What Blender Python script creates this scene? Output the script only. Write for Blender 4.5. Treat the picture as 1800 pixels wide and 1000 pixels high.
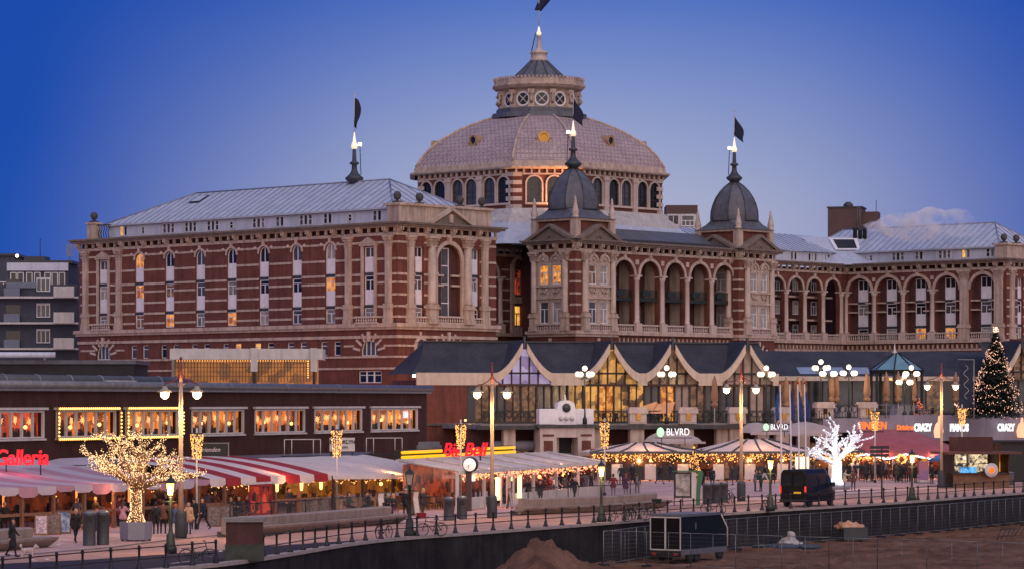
import bpy, bmesh, math, random
import numpy as np
from mathutils import Matrix, Vector
random.seed(7)
R = math.radians
SC = bpy.context.scene
COL = SC.collection
for _o in list(bpy.data.objects):
    bpy.data.objects.remove(_o)

# ------------------------------------------------------------------ camera
F, HZ, CX, CAMZ = 5200.0, 705.0, 900.0, 7.3      # photo pixels: focal length, horizon row, centre column; eye height
cam_d = bpy.data.cameras.new('camera')
cam = bpy.data.objects.new('camera', cam_d)
COL.objects.link(cam)
cam.location = (0, 0, CAMZ)
cam.rotation_euler = (R(90), 0, 0)
cam_d.sensor_width = 36
cam_d.lens = 36 * F / 1800
cam_d.shift_y = (HZ - 500) / 1800
cam_d.clip_start = 1
cam_d.clip_end = 6000
SC.camera = cam

# ------------------------------------------------------------------ sky, sun, exposure
W = bpy.data.worlds.new('World')
SC.world = W
W.use_nodes = True
wn, wl = W.node_tree.nodes, W.node_tree.links
wn.clear()
w_out = wn.new('ShaderNodeOutputWorld')
w_bg = wn.new('ShaderNodeBackground')
w_tc = wn.new('ShaderNodeTexCoord')
w_sep = wn.new('ShaderNodeSeparateXYZ')
wl.new(w_tc.outputs['Generated'], w_sep.inputs[0])
SUN_AZ = (0.30, -0.954)                # the sea side, where the sun has just set
SUN_EL = R(30)                         # the glow after sunset is wide and high, so the lamp is very soft


def wmath(op, a, b=None, clamp=False):
    n = wn.new('ShaderNodeMath')
    n.operation = op
    n.use_clamp = clamp
    for i, x in enumerate((a, b)):
        if x is None:
            continue
        if isinstance(x, (int, float)):
            n.inputs[i].default_value = x
        else:
            wl.new(x, n.inputs[i])
    return n.outputs[0]


def wmix(f, a, b):
    n = wn.new('ShaderNodeMix')
    n.data_type = 'RGBA'
    for i, x in ((0, f), (6, a), (7, b)):
        if isinstance(x, (tuple, list)):
            n.inputs[i].default_value = (*x, 1)
        else:
            wl.new(x, n.inputs[i])
    return n.outputs[2]


el = w_sep.outputs['Z']
ramp = wn.new('ShaderNodeValToRGB')
wl.new(wmath('MULTIPLY', el, 2.5), ramp.inputs[0])
cr = ramp.color_ramp
cr.interpolation = 'B_SPLINE'
SKY = [(0.0, (.43, .43, .57)), (.12, (.41, .425, .58)), (.20, (.36, .41, .60)), (.31, (.125, .222, .580)), (.37, (.075, .170, .56)),
       (.7, (.10, .17, .45)), (1.0, (.13, .19, .42))]
cr.elements[0].position, cr.elements[1].position = 0, 1
for p, c in SKY[1:-1]:
    cr.elements.new(p)
for e_, (p, c) in zip(cr.elements, SKY):
    e_.position = p
    e_.color = (*c, 1)
# the pale band over the land is strongest opposite the sunset and sinks into blue to both sides
az = wmath('DIVIDE', w_sep.outputs['X'], wmath('MAXIMUM', w_sep.outputs['Y'], .05))
azo = wmath('SUBTRACT', az, .025)
ele = wmath('MULTIPLY', wmath('MAXIMUM', wmath('SUBTRACT', el, .05), 0), .9)
azd = wmath('SQRT', wmath('ADD', wmath('MULTIPLY', azo, azo), wmath('MULTIPLY', ele, ele)))
mr = wn.new('ShaderNodeMapRange')
mr.interpolation_type = 'SMOOTHSTEP'
wl.new(azd, mr.inputs[0])
mr.inputs[1].default_value, mr.inputs[2].default_value = .02, .21
w_nz = wn.new('ShaderNodeTexNoise')
wl.new(w_tc.outputs['Generated'], w_nz.inputs[0])
w_nz.inputs['Scale'].default_value = 9
w_nz.inputs['Detail'].default_value = 3
azf = wmath('ADD', mr.outputs[0], wmath('MULTIPLY', wmath('SUBTRACT', w_nz.outputs[0], .5), .16), True)
blue = wmix(wmath('MULTIPLY', el, 3, True), (.010, .082, .425), (.001, .045, .38))
east = wmix(wmath('MULTIPLY', azf, 1.0), ramp.outputs[0], blue)
# sunset side: paler and pinker
dt = wmath('ADD', wmath('MULTIPLY', w_sep.outputs['X'], SUN_AZ[0]), wmath('MULTIPLY', w_sep.outputs['Y'], SUN_AZ[1]))
mw = wn.new('ShaderNodeMapRange')
mw.interpolation_type = 'SMOOTHSTEP'
wl.new(dt, mw.inputs[0])
mw.inputs[1].default_value, mw.inputs[2].default_value = -.35, .75
west = wmix(wmath('MULTIPLY', el, 1.6, True), (.62, .44, .40), (.30, .33, .52))
mz = wn.new('ShaderNodeMapRange')
mz.interpolation_type = 'SMOOTHSTEP'
wl.new(el, mz.inputs[0])
mz.inputs[1].default_value, mz.inputs[2].default_value = .22, .8
sky_col = wmix(mz.outputs[0], wmix(mw.outputs[0], east, west), (.22, .28, .52))
nish = wn.new('ShaderNodeTexSky')
nish.sky_type = 'NISHITA'
nish.sun_disc = False
nish.sun_elevation = R(1.5)
nish.sun_rotation = math.atan2(SUN_AZ[0], SUN_AZ[1])
nish.air_density = 2.0
w_add = wn.new('ShaderNodeMix')
w_add.data_type = 'RGBA'
w_add.blend_type = 'ADD'
w_add.inputs[0].default_value = .003
wl.new(sky_col, w_add.inputs[6])
wl.new(nish.outputs[0], w_add.inputs[7])
wl.new(w_add.outputs[2], w_bg.inputs[0])
w_bg.inputs[1].default_value = 1.0
wl.new(w_bg.outputs[0], w_out.inputs[0])

sun_d = bpy.data.lights.new('sun', 'SUN')
sun = bpy.data.objects.new('sun', sun_d)
COL.objects.link(sun)
sun_d.energy = 1.8
sun_d.angle = R(100)
sun_d.color = (1.0, .78, .69)
_d = Vector((-SUN_AZ[0] * math.cos(SUN_EL), -SUN_AZ[1] * math.cos(SUN_EL), -math.sin(SUN_EL)))
sun.rotation_euler = _d.to_track_quat('-Z', 'Y').to_euler()
sun.location = (60, -40, 60)

SC.view_settings.view_transform = 'Standard'
SC.view_settings.look = 'None'
SC.view_settings.exposure = 0.0
SC.view_settings.gamma = 1
SC.render.engine = 'CYCLES'
cy = SC.cycles
cy.use_denoising = True
cy.max_bounces = 5
cy.diffuse_bounces = 2
cy.glossy_bounces = 3
cy.transmission_bounces = 4
cy.transparent_max_bounces = 12
cy.volume_bounces = 4
cy.sample_clamp_indirect = 2.0
cy.caustics_reflective = False
cy.caustics_refractive = False

# ------------------------------------------------------------------ photo pixel -> place


def G(px, py, z=0.0):
    D = (CAMZ - z) * F / (py - HZ)
    return Vector(((px - CX) * D / F, D, z))


def WP(px, py, D):
    return Vector(((px - CX) * D / F, D, CAMZ + (HZ - py) * D / F))


def XD(px, D):
    return (px - CX) * D / F


def ZD(py, D):
    return CAMZ + (HZ - py) * D / F


# ------------------------------------------------------------------ materials
MATS = {}


def mat(key, col=(.5, .5, .5), rough=.65, var=.18, scale=2.0, bump=0.0, metal=0.0, col2=None, emit=None, es=0.0,
        sample=True, streak=0.0, alpha=1.0, trans=0.0, fine=0.0, spec=.5):
    if key in MATS:
        return MATS[key]
    m = bpy.data.materials.new(key)
    m.use_nodes = True
    n, l = m.node_tree.nodes, m.node_tree.links
    b = n['Principled BSDF']
    b.inputs['Roughness'].default_value = rough
    b.inputs['Metallic'].default_value = metal
    b.inputs['Specular IOR Level'].default_value = spec
    geo = n.new('ShaderNodeNewGeometry')
    if var or col2:
        nz = n.new('ShaderNodeTexNoise')
        nz.inputs['Scale'].default_value = scale
        nz.inputs['Detail'].default_value = 6
        nz.inputs['Roughness'].default_value = .65
        l.new(geo.outputs['Position'], nz.inputs[0])
        rp = n.new('ShaderNodeMapRange')
        rp.inputs[1].default_value, rp.inputs[2].default_value = .3, .7
        l.new(nz.outputs[0], rp.inputs[0])
        mx = n.new('ShaderNodeMix')
        mx.data_type = 'RGBA'
        c2 = col2 or tuple(min(1, c * (1 + var)) for c in col)
        c1 = col if col2 else tuple(c * (1 - var) for c in col)
        mx.inputs[6].default_value = (*c1, 1)
        mx.inputs[7].default_value = (*c2, 1)
        l.new(rp.outputs[0], mx.inputs[0])
        cur = mx.outputs[2]
        if fine:
            nf = n.new('ShaderNodeTexNoise')
            nf.inputs['Scale'].default_value = 14
            nf.inputs['Detail'].default_value = 3
            l.new(geo.outputs['Position'], nf.inputs[0])
            m3 = n.new('ShaderNodeMix')
            m3.data_type = 'RGBA'
            m3.blend_type = 'OVERLAY'
            m3.inputs[0].default_value = fine
            l.new(cur, m3.inputs[6])
            l.new(nf.outputs[0], m3.inputs[7])
            cur = m3.outputs[2]
        if streak:
            mp = n.new('ShaderNodeMapping')
            mp.inputs['Scale'].default_value = (1.6, 1.6, .16)
            l.new(geo.outputs['Position'], mp.inputs[0])
            n2 = n.new('ShaderNodeTexNoise')
            n2.inputs['Scale'].default_value = 1.5
            n2.inputs['Detail'].default_value = 5
            l.new(mp.outputs[0], n2.inputs[0])
            r2 = n.new('ShaderNodeMapRange')
            r2.inputs[1].default_value, r2.inputs[2].default_value = .42, .72
            r2.inputs[3].default_value, r2.inputs[4].default_value = 0, streak
            l.new(n2.outputs[0], r2.inputs[0])
            m2 = n.new('ShaderNodeMix')
            m2.data_type = 'RGBA'
            m2.inputs[7].default_value = (*[c * .35 for c in col], 1)
            l.new(r2.outputs[0], m2.inputs[0])
            l.new(cur, m2.inputs[6])
            cur = m2.outputs[2]
        l.new(cur, b.inputs['Base Color'])
        if bump:
            bp = n.new('ShaderNodeBump')
            bp.inputs['Strength'].default_value = bump
            bp.inputs['Distance'].default_value = .05
            nb = n.new('ShaderNodeTexNoise')
            nb.inputs['Scale'].default_value = scale * 6
            nb.inputs['Detail'].default_value = 4
            l.new(geo.outputs['Position'], nb.inputs[0])
            l.new(nb.outputs[0], bp.inputs['Height'])
            l.new(bp.outputs[0], b.inputs['Normal'])
    else:
        b.inputs['Base Color'].default_value = (*col, 1)
    if emit:
        b.inputs['Emission Color'].default_value = (*emit, 1)
        b.inputs['Emission Strength'].default_value = es
        if not sample:
            m.cycles.emission_sampling = 'NONE'
    b.inputs['Alpha'].default_value = alpha
    b.inputs['Transmission Weight'].default_value = trans
    MATS[key] = m
    return m


def translucent(key, f):
    """thin cloth: part of the light from the other side comes through"""
    m = MATS[key]
    n, l = m.node_tree.nodes, m.node_tree.links
    b = n['Principled BSDF']
    t = n.new('ShaderNodeBsdfTranslucent')
    c = b.inputs['Base Color']
    if c.links:
        l.new(c.links[0].from_socket, t.inputs[0])
    mx = n.new('ShaderNodeMixShader')
    mx.inputs[0].default_value = f
    l.new(b.outputs[0], mx.inputs[1])
    l.new(t.outputs[0], mx.inputs[2])
    l.new(mx.outputs[0], n['Material Output'].inputs['Surface'])


def lit_mat(key, c1, c2, es, scale=.8, dark=0.0, sample=True):
    """a lit room seen through its window: uneven warm light, some of it behind furniture and curtains"""
    m = bpy.data.materials.new(key)
    m.use_nodes = True
    n, l = m.node_tree.nodes, m.node_tree.links
    b = n['Principled BSDF']
    b.inputs['Roughness'].default_value = .15
    b.inputs['Base Color'].default_value = (.03, .025, .02, 1)
    geo = n.new('ShaderNodeNewGeometry')
    nz = n.new('ShaderNodeTexNoise')
    nz.inputs['Scale'].default_value = scale * .8
    nz.inputs['Detail'].default_value = 3
    l.new(geo.outputs['Position'], nz.inputs[0])
    vo = n.new('ShaderNodeTexVoronoi')
    vo.distance = 'CHEBYCHEV'
    vo.inputs['Scale'].default_value = scale * 2.2
    vo.inputs['Randomness'].default_value = .8
    l.new(geo.outputs['Position'], vo.inputs[0])
    sv = n.new('ShaderNodeSeparateColor')
    l.new(vo.outputs['Color'], sv.inputs[0])
    ad = n.new('ShaderNodeMix')
    ad.inputs[0].default_value = .38
    l.new(nz.outputs[0], ad.inputs[2])
    l.new(sv.outputs[0], ad.inputs[3])
    rp = n.new('ShaderNodeValToRGB')
    e = rp.color_ramp.elements
    e[0].position, e[1].position = .34, .66
    e[0].color = (*[c * (1 - dark) for c in c1], 1)
    e[1].color = (*c2, 1)
    l.new(ad.outputs[0], rp.inputs[0])
    l.new(rp.outputs[0], b.inputs['Emission Color'])
    b.inputs['Emission Strength'].default_value = es
    if not sample:
        m.cycles.emission_sampling = 'NONE'
    MATS[key] = m
    return m


mat('brick', (.155, .049, .033), .85, .30, .7, .25, streak=.55, fine=.4)
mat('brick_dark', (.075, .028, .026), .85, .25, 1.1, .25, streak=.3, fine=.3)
mat('stone', (.52, .40, .325), .8, .2, .9, .2, streak=.6, fine=.35)
mat('stone_light', (.56, .45, .40), .8, .14, 1.2, .15, streak=.35, fine=.25)
mat('cornice_grey', (.20, .155, .13), .8, .2, 1.2, .2, streak=.4)
mat('white', (.78, .76, .80), .55, .08, 1.5, streak=.18)
mat('offwhite', (.58, .55, .52), .6, .12, 1.3, streak=.3)
mat('attic', (.58, .62, .72), .55, .1, .8, streak=.3)
mat('zinc', (.46, .50, .60), .45, .16, .6, .08, streak=.2)
mat('zinc_seam', (.20, .23, .32), .5, .15, 1)
mat('lead', (.10, .105, .125), .5, .3, .9, .25, streak=.4)
mat('lead_dark', (.04, .045, .055), .5, .25, 1)
mat('slate', (.048, .047, .056), .6, spec=.2, var=.3, scale=.55, bump=.2, streak=.3)
mat('copper_stain', (.12, .18, .18), .5, .3, .8, streak=.3)
mat('cream', (.66, .52, .40), .6, .1, 1.5, streak=.3)
mat('glass_dark', (.012, .016, .022), .06, .0)
mat('glass_mid', (.07, .075, .085), .12, .3, 1.2)
mat('curtain', (.34, .31, .29), .7, .35, 1.4)
mat('iron', (.010, .010, .012), .5, .2, 3)
mat('green_iron', (.012, .022, .020), .6, .3, 3)
mat('plaster_brown', (.066, .033, .029), .85, .22, .5, .2, streak=.35, spec=.1)
mat('grey_metal', (.20, .21, .22), .42, .2, 1.5, metal=.4, streak=.2)
mat('dark_wood', (.06, .032, .022), .7, .3, 2)
mat('wood', (.17, .085, .045), .65, .3, 2.5)
mat('black', (.012, .012, .013), .55, .2, 2)
mat('soot', (.02, .02, .022), .8, .3, 1)
mat('gold', (.55, .30, .06), .35, .2, 3, metal=.7)
mat('flag_blue', (.010, .014, .045), .8, .2, 3)
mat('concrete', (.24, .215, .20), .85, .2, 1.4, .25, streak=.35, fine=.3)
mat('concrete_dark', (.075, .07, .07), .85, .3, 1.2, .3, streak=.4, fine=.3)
lit_mat('lit_warm', (.42, .09, .008), (1.0, .40, .07), 1.0, 1.1, .3)
lit_mat('lit_yellow', (.75, .24, .02), (1.0, .50, .10), 1.1, .9, .2)
lit_mat('lit_dim', (.12, .05, .03), (.40, .18, .09), .45, 1.3, .3)
lit_mat('lit_room_red', (.16, .012, .006), (.95, .10, .02), .85, .7, .3)
lit_mat('lit_room_deep', (.10, .020, .006), (.95, .20, .02), 1.0, .45, .3)
lit_mat('lit_room_amber', (.16, .035, .008), (1.0, .27, .03), 1.05, .6, .3)
lit_mat('lit_room_bright', (.35, .08, .012), (1.0, .33, .05), 1.15, .38, .2)
lit_mat('lit_hall', (.10, .035, .008), (1.0, .46, .10), .75, .6, .4)
lit_mat('lit_lilac', (.30, .20, .46), (.62, .48, .78), .62, .5, .1)
lit_mat('lit_red', (.03, .004, .004), (.80, .06, .02), .8, .9, .4)
lit_mat('lit_grid', (.30, .10, .02), (.85, .26, .04), .5, .5, .2)
mat('globe', (.2, .2, .2), .3, 0, emit=(1.0, .78, .48), es=5.0)
mat('globe_warm', (.2, .15, .1), .3, 0, emit=(1.0, .50, .13), es=3.5)
mat('bulb_gold', (.1, .06, .02), .3, 0, emit=(1.0, .44, .11), es=2.6, sample=False)
mat('bulb_white', (.2, .2, .2), .3, 0, emit=(.88, .92, 1.0), es=2.2, sample=False)
mat('bulb_red', (.1, .02, .02), .3, 0, emit=(1.0, .16, .06), es=2.0, sample=False)
mat('bulb_pink', (.1, .05, .04), .3, 0, emit=(1.0, .36, .22), es=2.0, sample=False)
mat('neon_red', (.12, .0, .0), .4, 0, emit=(1.0, .012, .03), es=1.15)
mat('neon_yellow', (.2, .12, .0), .3, 0, emit=(1.0, .48, .008), es=1.2)
mat('neon_orange', (.15, .05, .0), .3, 0, emit=(1.0, .17, .008), es=1.25)
mat('neon_white', (.3, .3, .3), .3, 0, emit=(.95, .97, 1.0), es=1.3)
mat('neon_green', (.2, .3, .2), .3, 0, emit=(.50, 1.0, .55), es=1.2)

# ------------------------------------------------------------------ mesh builder


class MB:
    def __init__(s, M=None):
        s.v, s.f, s.mi, s.M, s.sm = [], [], [], M, []

    def add(s, vs, fs, m=0, smooth=False):
        o = len(s.v)
        if s.M is not None:
            vs = [s.M @ Vector(p) for p in vs]
        s.v += [tuple(p) for p in vs]
        s.f += [tuple(i + o for i in f) for f in fs]
        s.mi += [m] * len(fs)
        s.sm += [smooth] * len(fs)
        return s

    def box(s, x0, x1, y0, y1, z0, z1, m=0):
        v = [(x0, y0, z0), (x1, y0, z0), (x1, y1, z0), (x0, y1, z0), (x0, y0, z1), (x1, y0, z1), (x1, y1, z1), (x0, y1, z1)]
        return s.add(v, [(0, 3, 2, 1), (4, 5, 6, 7), (0, 1, 5, 4), (1, 2, 6, 5), (2, 3, 7, 6), (3, 0, 4, 7)], m)

    def cbox(s, c, size, m=0, rz=0.0):
        x, y, z = (q / 2 for q in size)
        ca, sa = math.cos(rz), math.sin(rz)
        v = []
        for dz in (-z, z):
            for dx, dy in ((-x, -y), (x, -y), (x, y), (-x, y)):
                v.append((c[0] + dx * ca - dy * sa, c[1] + dx * sa + dy * ca, c[2] + dz))
        return s.add(v, [(0, 3, 2, 1), (4, 5, 6, 7), (0, 1, 5, 4), (1, 2, 6, 5), (2, 3, 7, 6), (3, 0, 4, 7)], m)

    def quad(s, a, b, c, d, m=0):
        return s.add([a, b, c, d], [(0, 1, 2, 3)], m)

    def poly(s, pts, m=0):
        return s.add(pts, [tuple(range(len(pts)))], m)

    def loft(s, rings, m=0, close=True, cap0=False, cap1=False, smooth=False):
        n = len(rings[0])
        v = [p for r in rings for p in r]
        f = []
        for k in range(len(rings) - 1):
            for i in range(n if close else n - 1):
                j = (i + 1) % n
                f.append((k * n + i, k * n + j, (k + 1) * n + j, (k + 1) * n + i))
        if cap0:
            f.append(tuple(reversed(range(n))))
        if cap1:
            f.append(tuple((len(rings) - 1) * n + i for i in range(n)))
        return s.add(v, f, m, smooth)

    def lathe(s, prof, c=(0, 0), n=12, m=0, rot=0.0, smooth=True):
        rings = []
        for r, z in prof:
            rings.append([(c[0] + r * math.cos(rot + 2 * math.pi * i / n), c[1] + r * math.sin(rot + 2 * math.pi * i / n), z) for i in range(n)])
        return s.loft(rings, m, True, True, True, smooth)

    def tube(s, pts, r, n=6, m=0, smooth=True):
        pts = [Vector(p) for p in pts]
        rs = r if isinstance(r, (list, tuple)) else [r] * len(pts)
        rings = []
        for i, p in enumerate(pts):
            t = (pts[min(i + 1, len(pts) - 1)] - pts[max(i - 1, 0)]).normalized()
            a = Vector((0, 0, 1)) if abs(t.z) < .9 else Vector((1, 0, 0))
            x = t.cross(a).normalized()
            y = t.cross(x)
            rings.append([p + (x * math.cos(2 * math.pi * k / n) + y * math.sin(2 * math.pi * k / n)) * rs[i] for k in range(n)])
        return s.loft(rings, m, True, True, True, smooth)

    def ball(s, c, r, n=10, k=6, m=0, sz=1.0):
        prof = [(max(.001, r * math.sin(math.pi * i / k)), c[2] - r * sz * math.cos(math.pi * i / k)) for i in range(k + 1)]
        return s.lathe(prof, (c[0], c[1]), n, m)

    def octa(s, c, r, m=0):
        x, y, z = c
        return s.add([(x + r, y, z), (x - r, y, z), (x, y + r, z), (x, y - r, z), (x, y, z + r), (x, y, z - r)],
                     [(0, 2, 4), (2, 1, 4), (1, 3, 4), (3, 0, 4), (2, 0, 5), (1, 2, 5), (3, 1, 5), (0, 3, 5)], m)

    def prism(s, pts, y0, y1, m=0):
        """outline in (x, z), extruded along y"""
        n = len(pts)
        v = [(x, y0, z) for x, z in pts] + [(x, y1, z) for x, z in pts]
        f = [tuple(range(n)), tuple(reversed(range(n, 2 * n)))]
        f += [(i, (i + 1) % n, n + (i + 1) % n, n + i) for i in range(n)]
        return s.add(v, f, m)

    def plan(s, pts, z0, z1, m=0):
        n = len(pts)
        v = [(x, y, z0) for x, y in pts] + [(x, y, z1) for x, y in pts]
        f = [tuple(reversed(range(n))), tuple(range(n, 2 * n))]
        f += [(i, (i + 1) % n, n + (i + 1) % n, n + i) for i in range(n)]
        return s.add(v, f, m)

    def mesh(s, name, mats):
        me = bpy.data.meshes.new(name)
        me.from_pydata(s.v, [], s.f)
        for k in (mats if isinstance(mats, (list, tuple)) else [mats]):
            me.materials.append(MATS[k] if isinstance(k, str) else k)
        me.polygons.foreach_set('material_index', s.mi)
        me.polygons.foreach_set('use_smooth', s.sm)
        me.update()
        return me

    def build(s, name, mats, parent=None, loc=None, rz=0.0, bevel=0.0):
        o = bpy.data.objects.new(name, s.mesh(name, mats))
        COL.objects.link(o)
        if parent is not None:
            o.parent = parent
        if loc is not None:
            o.location = loc
        o.rotation_euler.z = rz
        if bevel:
            b = o.modifiers.new('bevel', 'BEVEL')
            b.width = bevel
            b.segments = 2
            b.limit_method = 'ANGLE'
        return o


def put(name, me, parent=None, M=None):
    o = bpy.data.objects.new(name, me)
    COL.objects.link(o)
    if parent is not None:
        o.parent = parent
    if M is not None:
        o.matrix_local = M
    return o


def tag(o, label, cat, group=None):
    o['label'] = label
    o['category'] = cat
    if group:
        o['group'] = group
    return o


def thing(name, label, cat, loc=(0, 0, 0), rz=0.0, group=None):
    o = bpy.data.objects.new(name, None)
    COL.objects.link(o)
    o.location = loc
    o.rotation_euler.z = rz
    o.empty_display_size = .3
    return tag(o, label, cat, group)


def struct(o):
    o['kind'] = 'structure'
    return o


def dup(root, loc, rz=None, label=None, group=None):
    r = root.copy()
    COL.objects.link(r)
    r.location = loc
    if rz is not None:
        r.rotation_euler.z = rz
    if label:
        r['label'] = label
    if group:
        r['group'] = group
    for ch in list(root.children):
        c = ch.copy()
        COL.objects.link(c)
        c.parent = r
        for g in list(ch.children):
            d = g.copy()
            COL.objects.link(d)
            d.parent = c
    return r


def lamp_light(parent, loc, energy, col, radius=.15):
    ld = bpy.data.lights.new('bulb_light', 'POINT')
    ld.energy = energy
    ld.color = col
    ld.shadow_soft_size = radius
    o = bpy.data.objects.new('bulb_light', ld)
    COL.objects.link(o)
    o.parent = parent
    o.location = loc
    return o


def FM(x, y, ang):
    """facade frame: s to the right seen from outside, d into the wall, z up"""
    return Matrix.Translation((x, y, 0)) @ Matrix.Rotation(ang, 4, 'Z')


def wall(mb, s0, s1, z0, z1, ops, m=0, depth=.3, d=0.0, mr=None):
    """flat wall sheet at depth d with real openings: ops = (s0, s1, z0, z1, arched)"""
    mr = m if mr is None else mr
    ss = sorted({s0, s1} | {q for o in ops for q in o[:2]})
    zs = sorted({z0, z1} | {q for o in ops for q in o[2:4]})
    for i in range(len(ss) - 1):
        for j in range(len(zs) - 1):
            sc, zc = (ss[i] + ss[i + 1]) / 2, (zs[j] + zs[j + 1]) / 2
            if any(o[0] < sc < o[1] and o[2] < zc < o[3] for o in ops):
                continue
            mb.quad((ss[i], d, zs[j]), (ss[i + 1], d, zs[j]), (ss[i + 1], d, zs[j + 1]), (ss[i], d, zs[j + 1]), m)
    for o in ops:
        a, b, c, e = o[:4]
        if len(o) > 4 and o[4]:
            r = (b - a) / 2
            sp, cx, n = e - r, (a + b) / 2, 10
            arc = [(cx - r * math.cos(math.pi * k / n), sp + r * math.sin(math.pi * k / n)) for k in range(n + 1)]
            for k in range(n):
                (p, q), (p2, q2) = arc[k], arc[k + 1]
                mb.quad((p, d, q), (p2, d, q2), (p2, d, e), (p, d, e), m)
                mb.quad((p, d, q), (p, d + depth, q), (p2, d + depth, q2), (p2, d, q2), mr)
            top = sp
        else:
            top = e
            mb.quad((a, d, e), (a, d + depth, e), (b, d + depth, e), (b, d, e), mr)
        mb.quad((a, d, c), (a, d + depth, c), (a, d + depth, top), (a, d, top), mr)
        mb.quad((b, d, top), (b, d + depth, top), (b, d + depth, c), (b, d, c), mr)
        mb.quad((a, d, c), (b, d, c), (b, d + depth, c), (a, d + depth, c), mr)


def arch_ring(mb, cx, sp, r, w, d0, d1, m=0, n=12, leg=0.0):
    """archivolt: a half ring of width w outside radius r"""
    pts = [(math.pi - math.pi * k / n) for k in range(n + 1)]
    rings = []
    seq = [(cx + math.cos(t) * r, sp + math.sin(t) * r, cx + math.cos(t) * (r + w), sp + math.sin(t) * (r + w)) for t in pts]
    if leg:
        seq = [(cx - r, sp - leg, cx - r - w, sp - leg)] + seq + [(cx + r, sp - leg, cx + r + w, sp - leg)]
    for x0, z0, x1, z1 in seq:
        rings.append([(x0, d0, z0), (x1, d0, z1), (x1, d1, z1), (x0, d1, z0)])
    mb.loft(rings, m, True, True, True)


WIN_CACHE = {}


def win_mesh(w, h, arch=False, mull=1, trans=(.68,), fw=.09, fm='white'):
    k = (round(w, 2), round(h, 2), arch, mull, trans, fw, fm)
    if k in WIN_CACHE:
        return WIN_CACHE[k]
    mb, pb = MB(), MB()
    r = w / 2
    top = h - r if arch else h
    mb.box(-r, -r + fw, -.05, .06, 0, top)
    mb.box(r - fw, r, -.05, .06, 0, top)
    mb.box(-r + fw, r - fw, -.05, .06, 0, fw)
    if arch:
        arch_ring(mb, 0, top, r - fw, fw, -.05, .06, n=8)
        pb.poly([(-r, .03, 0), (r, .03, 0)] + [(r * math.cos(math.pi * i / 8), .03, top + r * math.sin(math.pi * i / 8)) for i in range(9)])
    else:
        mb.box(-r + fw, r - fw, -.05, .06, h - fw, h)
        pb.quad((-r, .03, 0), (r, .03, 0), (r, .03, h), (-r, .03, h))
    tz = [h * t for t in trans]
    for t in tz:
        mb.box(-r + fw, r - fw, -.04, .05, t - fw * .45, t + fw * .45)
    mt = tz[0] if (tz and not arch) else (h - .02 - (r * .02 if arch else fw))
    for i in range(mull):
        x = -r + w * (i + 1) / (mull + 1)
        mb.box(x - fw * .5, x + fw * .5, -.045, .055, fw, mt - fw * .45)
    WIN_CACHE[k] = (mb.mesh('window', fm), {}, pb)
    return WIN_CACHE[k]


def window(parent, M, w, h, pane='glass_dark', arch=False, mull=1, trans=(.68,), fw=.09, name='window', fm='white'):
    me, panes, pb = win_mesh(w, h, arch, mull, trans, fw, fm)
    if pane not in panes:
        panes[pane] = pb.mesh('pane', pane)
    o = put(name, me, parent, M)
    put('pane', panes[pane], o)
    return o


def T(x, y, z):
    return Matrix.Translation((x, y, z))
# ================================================================== THE HOTEL
TH = R(47)
P0 = Vector((-12.3, 317.0, 0))
hotel = thing('grand_hotel', 'huge red brick seaside hotel with cream stone bands, arcades and a great dome', 'hotel', P0, TH)
rng = random.Random(3)
GL = ['glass_dark'] * 5 + ['glass_mid'] * 3 + ['curtain', 'net_curtain', 'half_blind']
mat('net_curtain', (.05, .05, .055), .4, 0, 2.2, col2=(.38, .36, .36))
mat('half_blind', (.03, .035, .045), .3, 0, 1.0, col2=(.22, .2, .2))


def pane_pick(lit=.0):
    return rng.choice(['lit_warm', 'lit_dim', 'lit_dim']) if rng.random() < lit else rng.choice(GL)


PIL = {}


def pilaster(M, w=.95, z0=15.7, z1=25.1, proj=.32, rnd=False):
    k = (w, round(z1 - z0, 2), proj, rnd)
    if k not in PIL:
        mb = MB()
        h = z1 - z0
        ped = 2.1
        mb.box(-w * .62, w * .62, -proj * 1.5, .05, 0, .5)
        mb.box(-w * .55, w * .55, -proj * 1.3, .05, .5, ped - .5)
        mb.box(-w * .66, w * .66, -proj * 1.6, .05, ped - .5, ped - .28)
        mb.box(-w * .58, w * .58, -proj * 1.4, .05, ped - .28, ped)
        if rnd:
            mb.lathe([(w * .44, ped), (w * .44, ped + .3), (w * .40, ped + .35), (w * .36, h - 1.1)], (0, -proj * .5), 12)
        else:
            mb.box(-w * .42, w * .42, -proj, .05, ped, h - 1.1)
        mb.box(-w * .5, w * .5, -proj * 1.2, .05, h - 1.1, h - .98)
        # leafy capital: a flaring block with two volutes and a blunt fringe
        for q, (a, b) in enumerate(((.42, .52), (.46, .60))):
            za = h - .98 + q * .36
            mb.loft([[(-w * a, -proj * 1.0, za), (w * a, -proj * 1.0, za), (w * a, .05, za), (-w * a, .05, za)],
                     [(-w * b, -proj * 1.5, za + .34), (w * b, -proj * 1.5, za + .34), (w * b, .05, za + .34), (-w * b, .05, za + .34)]], 0, True, True, True)
        for sx in (-1, 1):
            mb.ball((sx * w * .5, -proj * 1.25, h - .38), .16, 8, 4)
        mb.box(-w * .68, w * .68, -proj * 1.7, .05, h - .24, h)
        PIL[k] = mb.mesh('pilaster', 'stone')
    return put('pilaster', PIL[k], hotel, M @ T(0, 0, z0))


BAL = {}


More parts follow.
